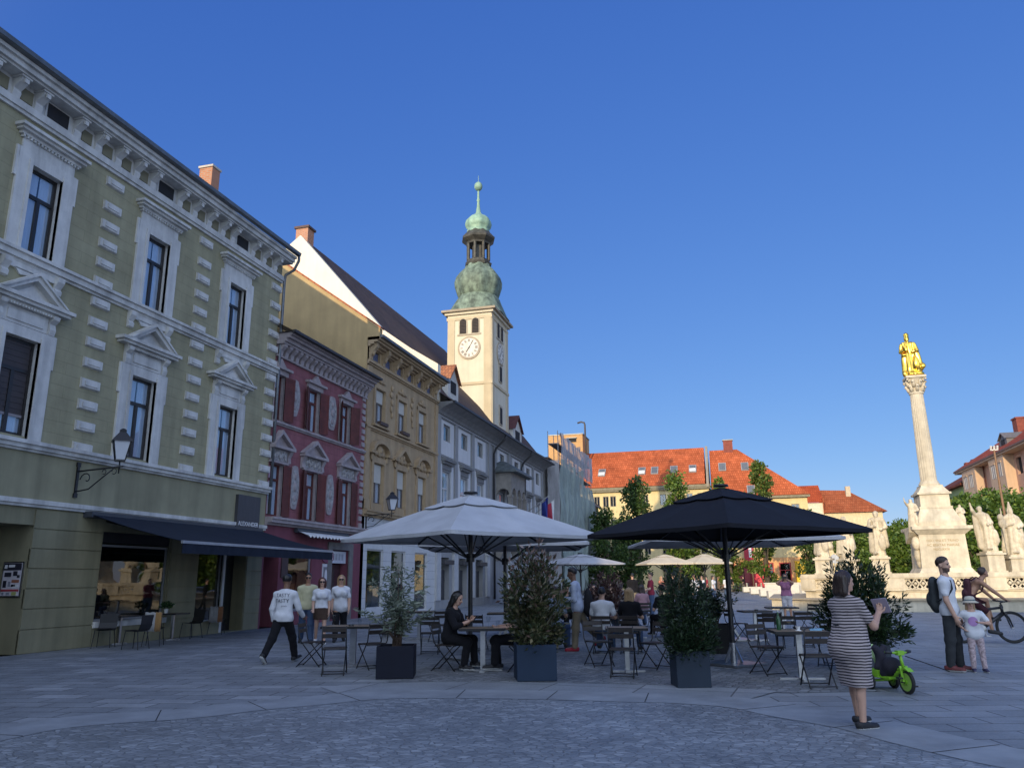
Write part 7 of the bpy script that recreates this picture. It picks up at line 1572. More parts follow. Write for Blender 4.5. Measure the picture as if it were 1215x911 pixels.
# --- small far figures, copied from a few
protos = []
for i, (tm, bm2, hr, fem) in enumerate(((WH, JE, 'brown', True), (CL('crimson', (.24, .03, .05)), BK, 'black', False), (CL('coral', (.5, .2, .13)), CL('sage', (.26, .27, .22)), 'blonde', True), (BK, KH, 'brown', False))):
    protos.append(person('far', (0, 0, 0), 0, 1.7, .034, 0, 1, fem, legL=(8, 3, 5, 0), legR=(-10, 3, 12, 8), top=('tee', tm), bottom=('trousers', bm2), shoes=(SHB, None), hair=('short' if not fem else 'bob', hr), fingers=False)['root'])
FARP = [(1064, 62, 'white top'), (1067.5, 63.5, 'dark'), (1070, 62, 'coral'), (1059, 66, 'crimson'), (1074, 64, 'dark'), (961, 70, 'coral'), (965, 72, 'coral'), (829, 56, 'dark'), (833, 58, 'white top'), (846, 60, 'white top'), (862, 62, 'white top'), (838, 70, 'crimson'), (785, 56, 'coral'), (790, 58, 'dark'), (882, 96, 'dark'), (953, 96, 'white top'), (868, 94, 'dark')]
place = ['right of the tall saint statue'] * 5 + ['beside the outermost statue'] * 2 + ['under the cream parasols'] * 7 + ['by the market stalls'] * 3
used = set()
for i, ((px, Y, kd), pl_) in enumerate(zip(FARP, place)):
    k = {'white top': 0, 'crimson': 1, 'coral': 2, 'dark': 3}[kd]; q = at(px, 690, Y); lb = f'tiny distant person in {kd if kd == "white top" else kd + " clothes"} {pl_}'
    if k in used: dup(protos[k], (q.x, Y, 0), i * 1.9, lb, 'distant people on the square')
    else: used.add(k); protos[k].location = (q.x, Y, 0); protos[k].rotation_euler = (0, 0, i * 1.9); protos[k]['label'] = lb; protos[k]['group'] = 'distant people on the square'
# ================================================================== CAFE FURNITURE
SLAT = mat('chair_slat', (.032, .025, .022), .55, var=.3, scale=5, stretch=(1, 6, 6))
SLATW = mat('table_wood', (.21, .155, .105), .6, var=.25, scale=4, stretch=(.6, 8, 8), bump=.1)
def bistro_chair():
    t = thing('bistro_chair', 'x', 'chair')
    b = MB()
    for k in range(5): b.box(-.2, .2, -.17 + k * .075, -.17 + k * .075 + .058, .438, .455)
    b.build('seat', SLAT, t)
    b = MB()
    for z, y in ((.66, -.215), (.76, -.232)): b.obox((0, y, z), (.40, .018, .07), Matrix.Rotation(R(10), 3, 'X'))
    b.build('backrest', SLAT, t)
    for s in (-1, 1):
        b = MB(); b.tube([(s * .205, -.25, .82), (s * .205, -.19, .5), (s * .205, .22, .0)], .011, 6); b.build('leg', BLACKM, t)
        b = MB(); b.tube([(s * .185, .19, .435), (s * .185, -.25, .0)], .011, 6); b.build('leg', BLACKM, t)
    for y, z in ((.19, .035), (-.215, .035), (.19, .43), (-.17, .43)): b = MB(); b.tube([(-.205, y, z), (.205, y, z)], .008, 5); b.build('crossbar', BLACKM, t)
    return t
def bistro_table(w=.7, d=.7):
    t = thing('bistro_table', 'x', 'table')
    b = MB(); n = 7
    for k in range(n): b.box(-w / 2, w / 2, -d / 2 + d / n * k, -d / 2 + d / n * (k + 1) - .006, .72, .745)
    b.build('tabletop', SLATW, t)
    b = MB()
    for a, c, e, f in ((-w / 2, w / 2, -d / 2 - .012, -d / 2 - .001), (-w / 2, w / 2, d / 2 + .001, d / 2 + .012), (-w / 2 - .012, -w / 2 - .001, -d / 2, d / 2), (w / 2 + .001, w / 2 + .012, -d / 2, d / 2)): b.box(a, c, e, f, .705, .747)
    b.build('table_rim', BLACKM, t)
    b = MB(); b.box(-.038, .038, -.038, .038, .04, .72); b.build('column', STEEL, t)
    b = MB(); b.box(-.3, .3, -.04, .04, .0, .035); b.box(-.04, .04, -.3, .3, .001, .033); b.build('base', STEEL, t); return t
ch0, tb0 = bistro_chair(), bistro_table(); used_c, used_t = [0], [0]
CG, TG = 'folding bistro chairs on the terrace', 'wood topped bistro tables on the terrace'
def chair(px, py, tgt, label):
    p = gp(px, py); a = face((p.x, p.y), tgt)
    if not used_c[0]: used_c[0] = 1; ch0.location = p; ch0.rotation_euler = (0, 0, a); ch0['label'] = label; ch0['group'] = CG; return ch0
    return dup(ch0, p, a, label, CG)
def table(px, py, rz, label, sx=1.0):
    p = gp(px, py)
    if not used_t[0]: used_t[0] = 1; o = tb0; o.location = p; o.rotation_euler = (0, 0, rz); o['label'] = label; o['group'] = TG
    else: o = dup(tb0, p, rz, label, TG)
    o.scale = (sx, 1, 1); return p
T = table(418, 790, R(12), 'wood topped bistro table nearest the lettered sweatshirt, bearing glasses', 1.55); T1 = (T.x, T.y)
chair(370, 790, T1, 'folding bistro chair at the left end of the glass laden table'); chair(396, 800, (T1[0] - .25, T1[1]), 'folding bistro chair with its back to the viewer at the glass laden table'); chair(441, 793, (T1[0] + .1, T1[1]), 'folding bistro chair between the glass laden table and the navy planter'); chair(462, 775, T1, 'folding bistro chair draped with a pale grey blanket behind the airy shrub')
T = table(573, 796, R(14), 'bistro table where the person in black sits', 1.15); T2 = (T.x, T.y)
chair(531, 795, T2, 'folding bistro chair under the seated person in black'); chair(618, 796, T2, 'folding bistro chair hidden by the reddish shrub')
T = table(745, 797, R(10), 'empty bistro table left of the dense green shrub', 1.0); T3 = (T.x, T.y)
chair(711, 790, T3, 'folding bistro chair left of the empty table'); chair(740, 803, T3, 'folding bistro chair turning its back in front of the empty table'); chair(778, 793, T3, 'folding bistro chair between the empty table and the slate planter')
T = table(952, 806, R(8), 'bistro table with bottle, glasses and blue napkins', 1.15); T4 = (T.x, T.y)
chair(912, 800, T4, 'folding bistro chair left of the table with the bottle'); chair(972, 815, T4, 'folding bistro chair nearest the striped dress'); chair(936, 780, T4, 'folding bistro chair behind the table with the bottle'); chair(988, 790, T4, 'folding bistro chair hidden beside the striped dress')
T = table(898, 760, R(15), 'bistro table standing free right of the black parasol pole', 1.0); T5 = (T.x, T.y)
chair(876, 761, T5, 'folding bistro chair at the table right of the black parasol pole'); chair(912, 772, T5, 'folding bistro chair turned towards the table right of the pole')
T = table(930, 752, R(5), 'bistro table below the person in pink', 1.2); T6 = (T.x, T.y)
chair(920, 770, T6, 'folding bistro chair in front of the table below the person in pink'); chair(955, 768, T6, 'folding bistro chair among the slatted backs beside the dark bush'); chair(962, 750, T6, 'folding bistro chair right of the table below the person in pink')
T = table(600, 762, R(14), 'bistro table behind the white parasol pole', 1.3); T8 = (T.x, T.y)
chair(566, 772, T8, 'folding bistro chair in front of the table behind the parasol pole'); chair(510, 775, (T8[0] - 3, T8[1] + 3), 'folding bistro chair behind the back of the person in black'); chair(635, 765, T8, 'folding bistro chair behind the reddish shrub')
T = table(497, 758, R(14), 'bistro table behind the airy shrub', 1.2); chair(520, 762, (T.x, T.y), 'folding bistro chair right of the table behind the airy shrub')
T = table(748, 757, R(12), 'bistro table in front of the blonde guest', 1.5); T9 = (T.x, T.y)
chair(716, 775, (-2.9, 26), 'folding bistro chair under the guest in the white shirt'); chair(749, 775, (-1.9, 26), 'folding bistro chair under the blonde guest'); chair(790, 757, (-3, 24), 'folding bistro chair under the curly haired guest'); chair(657, 771, (-3.0, 22), 'folding bistro chair under the guest in light blue'); chair(706, 742, (0, 0), 'folding bistro chair behind the dark red shrub'); chair(764, 744, (-6, 34), 'folding bistro chair under the guest in faded pink'); chair(738, 748, (-4, 30), 'folding bistro chair under the guest in grey'); chair(672, 752, (-2.5, 20), 'folding bistro chair under the guest in dark green')
for q in GT: chair(q[0], q[1], q[2], 'folding bistro chair under the ' + ' '.join(q[3].replace('seated person', 'guest').split()[:7]).removesuffix(' just').removesuffix(' between').removesuffix(' left'))
table(712, 731, R(12), 'bistro table between the guests in navy and olive', 1.2); table(828, 731, R(12), 'bistro table above the dense green shrub', 1.2)
# shop row: four legged chairs and square tables along the window
def shop_chair():
    t = thing('cafe_chair', 'x', 'chair'); m = mat('chair_black_shell', (.018, .018, .02), .5)
    b = MB(); n = 8
    prof = [(.22, .46), (.1, .445), (-.1, .44), (-.2, .47), (-.25, .6), (-.27, .82)]
    for x0, x1 in ((-.22, .22),):
        for i in range(len(prof) - 1):
            (y0, z0), (y1, z1) = prof[i], prof[i + 1]; b.add([(x0, y0, z0), (x1, y0, z0), (x1, y1, z1), (x0, y1, z1)], [(0, 1, 2, 3)], 0, True); b.add([(x0, y0, z0 - .02), (x1, y0, z0 - .02), (x1, y1 - .02, z1 - .01), (x0, y1 - .02, z1 - .01)], [(3, 2, 1, 0)], 0, True)
    b.build('seat', m, t)
    for sx in (-1, 1):
        for y0, y1 in ((.18, .22), (-.16, -.24)): l = MB(); l.cyl((sx * .18, y0, .44), (sx * .22, y1, 0), .013, .01, 6); l.build('leg', BLACKM, t)
    return t
sc0 = shop_chair(); SG = 'dark café chairs along the shop window'; used_s = [0]
def schair(px, py, tgt, label):
    p = gp(px, py); a = face((p.x, p.y), tgt)
    if not used_s[0]: used_s[0] = 1; sc0.location = p; sc0.rotation_euler = (0, 0, a); sc0['label'] = label; sc0['group'] = SG; return sc0
    return dup(sc0, p, a, label, SG)
p = gp(203, 759); TA = (p.x, p.y); dup(tb0, p, R(0), 'bistro table on a steel column below the big shop window', TG).scale = (.9, .9, 1)
p = gp(277, 745); TB = (p.x, p.y); dup(tb0, p, R(0), 'bistro table on a steel column beside the shop door', TG).scale = (.9, .9, 1)
p = gp(140, 764); dup(tb0, p, R(0), 'bistro table farthest left below the shop window', TG).scale = (.9, .9, 1)
c1 = schair(181, 766, TA, 'dark café chair draped with a grey and a mustard blanket'); c2 = schair(226, 757, TA, 'dark café chair right of the steel column table'); c3 = schair(256, 752, TB, 'dark café chair draped with a grey and a brown blanket'); schair(300, 742, TB, 'dark café chair beside the shop door table'); schair(208, 752, TA, 'dark café chair between table and shop window')
schair(122, 768, (-15.5, 17), 'dark café chair at the far left below the shop window'); schair(160, 770, (-15.5, 17), 'dark café chair left of the draped one'); schair(305, 740, (-14, 30), 'dark café chair at the end of the row by the magenta house')
def blanket(ch, label, c, dx, w):
    t = thing('blanket', label, 'blanket', ch.location, ch.rotation_euler[2], 'blankets on the café chairs'); b = MB(); n = 8
    prof = [(-.33, .38), (-.325, .6), (-.305, .80), (-.28, .855), (-.235, .84), (-.205, .62), (-.19, .5)]
    vs = [(dx + w * (i / n - .5), y + .008 * math.sin(i * 2 + k), z + .01 * math.sin(i * 1.4)) for k, (y, z) in enumerate(prof) for i in range(n + 1)]
    b.add(vs, [(k * (n + 1) + i, k * (n + 1) + i + 1, (k + 1) * (n + 1) + i + 1, (k + 1) * (n + 1) + i) for k in range(len(prof) - 1) for i in range(n)], 0, True)
    o = b.build('cloth', mat('blanket_' + label[:6], c, .95, var=.15, sheen=.3), t); md_ = o.modifiers.new('thickness', 'SOLIDIFY'); md_.thickness = .018
blanket(c1, 'grey fleece blanket over the chair under the big shop window', (.33, .33, .32), -.06, .26); blanket(c1, 'mustard fleece blanket beside the grey one under the shop window', (.30, .17, .06), .14, .15)
blanket(c3, 'smoky grey fleece blanket on the chair by the door', (.25, .25, .25), -.06, .26); blanket(c3, 'brown fleece blanket on the chair by the door', (.22, .1, .045), .14, .15)
t = thing('blanket', 'pale grey blanket on the chair beside the airy shrub', 'blanket', gp(462, 775), 0, 'blankets on the café chairs')
s = SD(); s.cap((0, 0, .1), (0, 0, .75), .22, .07, .05, ((0, 1, 0), .6)); s.cut((0, 0, .08), (0, 0, -1)); sd_obj('cloth', s, .025, mat('blanket_pale', (.36, .37, .40), .95, var=.12), t, robe_disp(.02, 6, 4))
# things on the tables
CLG = glass_mat('drinking_glass', (.9, .93, .95), 1.5, .05)
def glass_on(T_, dx, dy, label, kind):
    t = thing({'wine': 'wine_glass', 'tumbler': 'tumbler', 'bottle': 'bottle', 'tray': 'ashtray', 'napkin': 'napkin_stack', 'cup': 'coffee_cup'}[kind], label, {'wine': 'glass', 'tumbler': 'glass', 'bottle': 'bottle', 'tray': 'ashtray', 'napkin': 'napkins', 'cup': 'cup'}[kind], (T_[0] + dx, T_[1] + dy, .746))
    b = MB()
    if kind == 'wine': b.lathe([(.035, 0), (.034, .004), (.005, .008), (.004, .09), (.03, .11), (.04, .15), (.034, .2)], 16); b.build('bowl', CLG, t)
    if kind == 'tumbler': b.lathe([(.03, 0), (.036, .12)], 14); b.build('bowl', CLG, t)
    if kind == 'bottle': b.lathe([(.036, 0), (.037, .15), (.034, .18), (.013, .23), (.013, .29)], 16); b.build('body', mat('bottle_green', (.03, .09, .04), .1), t); c = MB(); c.lathe([(.015, .28), (.015, .305)], 10); c.build('cap', mat('cap_pale', (.5, .5, .5), .4), t)
    if kind == 'tray': b.lathe([(.05, 0), (.055, .03), (.045, .03), (.04, .012)], 16); b.build('bowl', mat('ashtray_dark', (.03, .03, .032), .3), t)
    if kind == 'napkin': b.box(-.09, .09, -.07, .07, 0, .02); b.obox((.03, .01, .024), (.16, .12, .006), Matrix.Rotation(.3, 3, 'Z')); b.build('napkins', mat('napkin_blue', (.22, .42, .6), .8), t)
    if kind == 'cup': b.lathe([(.05, 0), (.052, .01), (.03, .012), (.026, .02), (.038, .07)], 14); b.build('cup', mat('porcelain', (.65, .65, .65), .25), t)
glass_on(T1, -.38, -.1, 'empty wine glass at the left end of the glass laden table', 'wine'); glass_on(T1, .1, .05, 'small tumbler in the middle of the glass laden table', 'tumbler'); glass_on(T1, .28, .12, 'wine glass at the right end of the glass laden table', 'wine'); glass_on(T1, .02, -.15, 'dark ashtray on the glass laden table', 'tray')
glass_on(T2, .12, -.05, 'wine glass on the table of the person in black', 'wine'); glass_on(T2, .25, .1, 'tumbler on the table of the person in black', 'tumbler')
glass_on(T4, -.28, .05, 'green bottle on the table beside the striped dress', 'bottle'); glass_on(T4, -.12, .1, 'tumbler beside the green bottle', 'tumbler'); glass_on(T4, .08, .1, 'dark ashtray on the table beside the striped dress', 'tray'); glass_on(T4, .27, .0, 'light blue napkins on the table beside the striped dress', 'napkin'); glass_on(T4, .0, -.15, 'white coffee cup on the table with the bottle', 'cup')
glass_on(T6, .1, 0, 'tumbler on the table below the person in pink', 'tumbler'); glass_on(T9, .1, .0, 'white coffee cup in front of the blonde guest', 'cup'); glass_on(T5, .05, .0, 'dark ashtray on the table right of the parasol pole', 'tray')
p = gp(200, 759); pt = thing('table_plant', 'small potted green plant on the table under the shop window', 'plant', (p.x - .1, p.y - .1, .746)); b = MB(); b.lathe([(.05, 0), (.065, .12)], 14); b.build('pot', mat('pot_white', (.5, .5, .48), .5), pt)
g_ = np.random.default_rng(3); N = 260; D = g_.normal(0, 1, (N, 3)); D[:, 2] = np.abs(D[:, 2]) + .4; D /= np.linalg.norm(D, axis=1)[:, None]; leaves('foliage', D * g_.uniform(.05, .2, (N, 1)) + np.array((0, 0, .12)), D, .07, .03, leaf_mat('leaf_pot', (.02, .06, .015), (.05, .12, .03)), pt, .4, 3)

# ================================================================== PLANTERS AND SHRUBS
PG1 = 'box planters round the terrace'
def planter(px, py, w, h, rz, c, label, mname):
    p = gp(px, py); d = Vector((-p.x, -p.y, 0)).normalized(); p = p - d * (w * .55); t = thing('planter', label, 'planter', p, rz, PG1); m = mat(mname, c, .6, var=.12, scale=2, bump=.04, spec=.25)
    b = MB(); k = .03; hw = w / 2
    for a in ((-hw, hw, -hw, -hw + k), (-hw, hw, hw - k, hw), (-hw, -hw + k, -hw + k, hw - k), (hw - k, hw, -hw + k, hw - k)): b.box(*a, .01, h)
    o = b.build('box', m, t); bv = o.modifiers.new('soft', 'BEVEL'); bv.width = .006
    b = MB(); b.box(-hw + k, hw - k, -hw + k, hw - k, .05, h - .06); b.build('soil', mat('potting_soil', (.03, .022, .016), .95, bump=.6), t); return p
def shrub(p, zb, label, mats, seed, n, L, W, shape, stems, group='potted shrubs round the terrace', jit=.5, mi=None):
    t = thing('shrub', label, 'shrub', (p.x, p.y, zb), 0, group); g = np.random.default_rng(seed); P, D = shape(g, n)
    leaves('foliage', P, D, L, W, mats, t, jit, seed, .3, .45, mi(P, g) if mi else None)
    b = MB()
    for k in range(stems):
        i = g.integers(0, len(P)); e = P[i]; a = g.uniform(0, 6.28); q = (e[0] * .35, e[1] * .35, e[2] * .5); b.tube([(.08 * math.cos(a), .08 * math.sin(a), -.05), q, tuple(e)], [.012, .009, .004], 5)
    b.build('stems', mat('stem_brown', (.07, .045, .03), .8), t); return t
def cone_shape(h, r0, r1, rough=.18, spikes=0):
    def f(g, n):
        z = h * g.uniform(0, 1, n) ** 1.05; a = g.uniform(0, 6.28, n); env = np.interp(z / h, [0, .12, .45, .8, 1], [r0 * .75, r0, (r0 * .55 + r1 * .45) * 1.08, r1 * 1.05, r1 * .25]); env = env * (1 + rough * np.sin(3 * a + 5 * z) * np.sin(7 * z + 2 * a) + .12 * np.sin(11 * a + 9 * z))
        r = env * np.sqrt(g.uniform(.12, 1, n)); P = np.stack([r * np.cos(a), r * np.sin(a), z], 1); D = np.stack([np.cos(a) * .8, np.sin(a) * .8, .55 + 0 * a], 1)
        for k in range(spikes):
            m = n // 45; aa = g.uniform(0, 6.28); zz = h * g.uniform(.55, 1); rr = np.interp(zz / h, [0, .5, 1], [r0, r1 * 1.1, r1 * .3]); t_ = g.uniform(0, 1, m); dv = np.array([math.cos(aa) * .5, math.sin(aa) * .5, .9]); q = np.array([rr * math.cos(aa) * .8, rr * math.sin(aa) * .8, zz - .05]) + t_[:, None] * dv * g.uniform(.15, .34) + g.normal(0, .015, (m, 3)); P = np.concatenate([P, q]); D = np.concatenate([D, np.tile(dv, (m, 1))])
        return P, D
    return f
def branch_shape(h, r, nb, z0=.0, spread=.055, taper=.55, t0=.25):
    def f(g, n):
        P, D = [], []
        for k in range(nb):
            a = 2.4 * k + g.normal(0, .35); q = math.sqrt((k + .5) / nb); zt = h * (1 - (1 - taper) * q ** 1.6) * g.uniform(.72, 1.06) if q < .75 else h * g.uniform(.18, .8) * (1 - .25 * q)
            R_ = r * q * g.uniform(.72, 1.2); tip = np.array([R_ * math.cos(a), R_ * math.sin(a), zt]); base = np.array([R_ * .3 * math.cos(a), R_ * .3 * math.sin(a), z0]); m = max(8, int(n / nb * g.uniform(.7, 1.3)))
            t_ = g.uniform(t0, 1, m); bow = np.array([math.cos(a), math.sin(a), 0]) * R_ * .35; q_ = base + (tip - base) * t_[:, None] + bow * (np.sin(math.pi * t_) * .5)[:, None]
            sg = spread * (1.15 - .75 * t_)[:, None]; o = g.normal(0, 1, (m, 3)) * sg; P.append(q_ + o); u = (tip - base) / np.linalg.norm(tip - base); dd = o / (np.linalg.norm(o, axis=1)[:, None] + 1e-6); D.append(dd * .8 + u * (.5 + .5 * t_[:, None]) + np.array([math.cos(a) * .25, math.sin(a) * .25, 0]))
        return np.concatenate(P), np.concatenate(D)
    return f
def airy_shape(h, r):
    def f(g, n):
        P, D = [], []; nb = 26
        for k in range(nb):
            a = g.uniform(0, 6.28); R_ = r * g.uniform(.25, 1); top = h * g.uniform(.35, 1); m = n // nb; t_ = g.uniform(.12, 1, m); bend = np.sqrt(t_)
            x = R_ * math.cos(a) * t_ ** 1.2; y = R_ * math.sin(a) * t_ ** 1.2; z = top * bend; P.append(np.stack([x, y, z], 1) + g.normal(0, .018, (m, 3))); aa = g.uniform(0, 6.28, m); D.append(np.stack([np.cos(aa) * .9 + math.cos(a) * .4, np.sin(aa) * .9 + math.sin(a) * .4, g.uniform(-.2, .5, m)], 1))
        return np.concatenate(P), np.concatenate(D)
    return f
L_air = leaf_mat('leaf_airy', (.10, .13, .09), (.24, .28, .20), (.42, .44, .36), .4, .3); L_pho = leaf_mat('leaf_photinia', (.022, .038, .014), (.085, .09, .035), (.22, .18, .10), .35, .22); L_red = leaf_mat('leaf_red_shoot', (.10, .06, .04), (.22, .13, .10), (.50, .40, .37), .4, .3)
L_yew = leaf_mat('leaf_yew', (.007, .02, .008), (.02, .045, .014), (.045, .08, .025), .5, .15); L_dk = leaf_mat('leaf_laurel', (.008, .022, .008), (.025, .05, .015), (.06, .09, .03), .35, .15); L_dr = leaf_mat('leaf_darkred', (.05, .02, .02), (.13, .06, .05), (.3, .25, .2), .4, .2); L_top = leaf_mat('leaf_topiary', (.05, .11, .02), (.10, .19, .04), None, .5, .3)
p = planter(470, 806, .62, .52, R(18), (.006, .008, .018), 'near black navy planter holding the airy shrub', 'planter_navy'); shrub(p, .46, 'airy pale leaved shrub with thin arching stems in the navy planter', L_air, 1, 1500, .125, .028, airy_shape(1.42, .72), 22, jit=.35)
p = planter(635, 809, .64, .56, R(20), (.016, .032, .062), 'slate blue planter below the reddish shrub', 'planter_blue'); shrub(p, .5, 'big dense shrub with reddish young shoots in the blue planter', [L_pho, L_red], 2, 5200, .098, .036, branch_shape(1.78, .51, 46, 0, .075, .62, .12), 26, jit=.6, mi=lambda P, g: (g.uniform(0, 1, len(P)) < np.interp(P[:, 2], [.7, 1.2, 1.75], [.03, .3, .8])))
p = planter(820, 817, .5, .52, R(16), (.022, .034, .052), 'slate grey planter below the dense green shrub', 'planter_slate'); shrub(p, .44, 'dense dark green shrub in the slate planter before the black parasol', L_yew, 3, 10500, .068, .019, branch_shape(1.30, .43, 70, 0, .065, .78, .08), 20, jit=.55)
p = planter(1030, 800, .62, .52, R(10), (.04, .05, .065), 'grey planter hidden behind the striped dress and tricycle', 'planter_greyblue'); shrub(p, .46, 'spiky dark evergreen bush behind the striped dress', L_dk, 4, 9800, .095, .028, branch_shape(1.46, .68, 70, 0, .075, .7, .15), 22, jit=.5)
p = planter(852, 776, .6, .6, R(12), (.008, .008, .009), 'black planter behind the pole of the black parasol', 'planter_black'); shrub(p, .55, 'small sprawling shrub behind the pole of the black parasol', L_dk, 5, 900, .1, .032, airy_shape(.85, .62), 12, jit=.4)
p = planter(722, 752, .6, .5, R(12), (.02, .03, .045), 'planter in the middle of the terrace', 'planter_mid'); shrub(p, .45, 'dark red leaved shrub in the middle of the terrace', [L_dr, L_red], 6, 2800, .11, .045, branch_shape(1.4, .6, 34, 0, .08, .65, .15), 14, jit=.6, mi=lambda P, g: (g.uniform(0, 1, len(P)) < .25))
p = gp(565, 709); t = thing('topiary', 'bright green clipped bush in a tall pot before the town hall', 'potted tree', (p.x, p.y, 0)); b = MB(); b.lathe([(.25, 0), (.3, .4), (.36, .95), (.36, 1.0), (.3, 1.0)], 18); b.build('pot', mat('terracotta_grey', (.24, .2, .18), .8), t); b = MB(); b.cyl((0, 0, .9), (0, 0, 1.3), .04); b.build('trunk', BARK, t)
g_ = np.random.default_rng(9); N = 2600; D = g_.normal(0, 1, (N, 3)); D /= np.linalg.norm(D, axis=1)[:, None]; leaves('crown', D * (g_.uniform(.3, 1, (N, 1)) ** .4) * np.array((.62, .62, .8)) + np.array((0, 0, 1.95)), D, .13, .07, L_top, t, .5, 9)

# ================================================================== TRICYCLE AND STREET FURNITURE
p = gp(1054, 818); q = gp(1078, 823); TRI = thing('tricycle', 'lime green toddler tricycle with push handle and black seat', 'tricycle', (q.x, q.y, 0), face((p.x, p.y), (q.x, q.y)))
LIME, BLKP = mat('lime_plastic', (.22, .48, .03), .4, var=.08), mat('black_plastic', (.018, .018, .02), .5); LRIM = mat('lime_rim', (.28, .48, .08), .45)
def twheel(y, r, x, w=.045):
    b = MB(); b.tube([(x, y + (r - .02) * math.cos(2 * math.pi * k / 32), r + (r - .02) * math.sin(2 * math.pi * k / 32)) for k in range(32)], .026, 8, 0, True); o = b.build('wheel', mat('tyre_rubber', (.018, .018, .018)), TRI)
    b = MB(); b.cyl((x - .018, y, r), (x + .018, y, r), r - .03, n=28, mi=0); b.cyl((x - .03, y, r), (x + .03, y, r), .035, n=12, mi=1)
    for k in range(5): a = 2 * math.pi * k / 5; b.beam((x, y + .03 * math.cos(a), r + .03 * math.sin(a)), (x, y + (r - .04) * math.cos(a), r + (r - .04) * math.sin(a)), .05, .02, (1, 0, 0), 1)
    b.build('rim', [LRIM, LIME], o)
twheel(0, .155, 0); twheel(-.56, .11, -.19); twheel(-.56, .11, .19)
b = MB(); b.tube([(0, .02, .33), (0, -.1, .28), (0, -.3, .2), (0, -.56, .17)], [.03, .035, .04, .035], 8); b.tube([(-.2, -.56, .12), (.2, -.56, .12)], .018, 8); b.box(-.12, .12, -.62, -.22, .17, .2); b.box(-.15, .15, -.70, -.42, .17, .27); b.build('frame', LIME, TRI)
b = MB()
for s in (-1, 1): b.beam((s * .05, .0, .155), (s * .045, -.045, .36), .03, .02)
b.tube([(0, -.04, .34), (0, -.085, .52)], .022, 8); b.prismx([(.12, .3), (.04, .345), (-.1, .33), (-.12, .3), (-.04, .315), (.04, .32)], -.045, .045); b.build('fork', LIME, TRI)
b = MB(); b.tube([(-.2, -.13, .54), (-.08, -.085, .53), (.08, -.085, .53), (.2, -.13, .54)], .014, 8, 0)
for s in (-1, 1): b.tube([(s * .2, -.13, .54), (s * .11, -.097, .533)], .02, 8, 1)
b.box(-.05, .05, -.12, -.05, .5, .56, 0); b.build('handlebar', [LIME, BLKP], TRI)
s = SD(); s.cap((-.07, -.36, .24), (.07, -.36, .24), .07, None, .03); s.cap((-.07, -.50, .3), (.07, -.53, .56), .06, .05, .06); s.cap((.07, -.50, .3), (-.07, -.53, .56), .06, .05, .06); s.ell((0, -.28, .33), (.14, .12, .13), .06); sd_obj('seat', s, .014, mat('seat_fabric', (.014, .013, .022), .85, var=.3), TRI)
b = MB(); b.tube([(0, -.62, .26), (0, -.76, .62), (0, -.92, 1.0)], .016, 8, 0); b.obox((0, -.72, .5), (.1, .03, .2), Matrix.Rotation(R(22), 3, 'X'), 0); b.tube([(-.15, -.92, 1.0), (.15, -.92, 1.0)], .018, 8, 1); b.build('push_handle', [mat('lime_pale', (.34, .48, .22), .5), BLKP], TRI)
b = MB(); b.cyl((-.09, 0, .155), (.09, 0, .155), .01, n=6); b.box(-.13, -.07, -.03, .05, .09, .11); b.box(.07, .13, -.05, .03, .2, .22); b.build('pedals', BLKP, TRI)
st = thing('walking_stick', 'thin dark stick leaning out beside the green tricycle', 'stick', (0, 0, 0)); a, c = gp(1127, 797), at(1074, 778, gp(1127, 797).y + .1); b = MB(); b.tube([a + Vector((0, 0, .012)), c], .008, 6); b.build('rod', BLACKM, st)
sco = gp(1050, 753); st = thing('push_scooter', 'push scooter whose handlebar pokes out right of the dark bush', 'scooter', sco, R(-100)); b = MB(); b.box(-.055, .055, -.35, .25, .09, .115); b.build('deck', BLACKM, st)
for y in (-.38, .36):
    b = MB(); b.cyl((-.018, y, .07), (.018, y, .07), .07, n=18); b.build('wheel', mat('tyre_rubber', (.018, .018, .018)), st)
b = MB(); b.tube([(0, .36, .1), (0, .5, .36), (0, .72, .5)], .016, 7); b.tube([(-.2, .72, .5), (.2, .72, .5)], .015, 7); b.build('handlebar', BLACKM, st)
# stone benches, bollards, parked bikes, cars
def bench(px, Y, w, label):
    q = at(px, 690, Y); t = thing('stone_bench', label, 'bench', (q.x, Y, 0), R(12), 'stone block benches'); b = MB(); b.box(-w / 2, w / 2, -.3, .3, .08, .62, 0); b.box(-w / 2 + .12, w / 2 - .12, -.2, .2, 0, .08, 1); o = b.build('block', [mat('bench_stone', (.62, .58, .5), .8, var=.1), DARK], t)
bench(925, 62, 1.9, 'pale stone bench nearest the balustrade corner'); bench(914, 70, 1.9, 'second pale stone bench behind the person in pink'); bench(902, 79, 2.0, 'third pale stone bench of the row'); bench(892, 90, 2.0, 'farthest pale stone bench by the parked bicycles')
q = at(912, 690, 86); lw = thing('low_wall', 'low stone wall in sunlight behind the benches', 'wall', (q.x + 1.2, 86, 0)); b = MB(); b.box(-1.6, 3.4, 0, .5, 0, .95); b.box(-1.7, 3.5, -.06, .56, .95, 1.05); b.build('wall', mat('bench_stone', (.62, .58, .5)), lw)
bo = MB(); bo.lathe([(.09, 0), (.09, .85), (.1, .86), (.1, .95), (.0, .97)], 12); bmsh = bo.mesh('post', mat('bollard_pale', (.5, .48, .44), .6))
for i, (px, Y) in enumerate(((897, 98), (903, 99), (909, 100), (886, 97), (949, 70), (955, 78))):
    q = at(px, 690, Y); t = thing('bollard', ('pale bollard in front of the market stalls', 'pale bollard near the outermost statue')[i > 3], 'bollard', (q.x, Y, 0), 0, 'pale bollards' if i <= 3 else 'pale bollards near the monument'); link('post', bmsh, t)
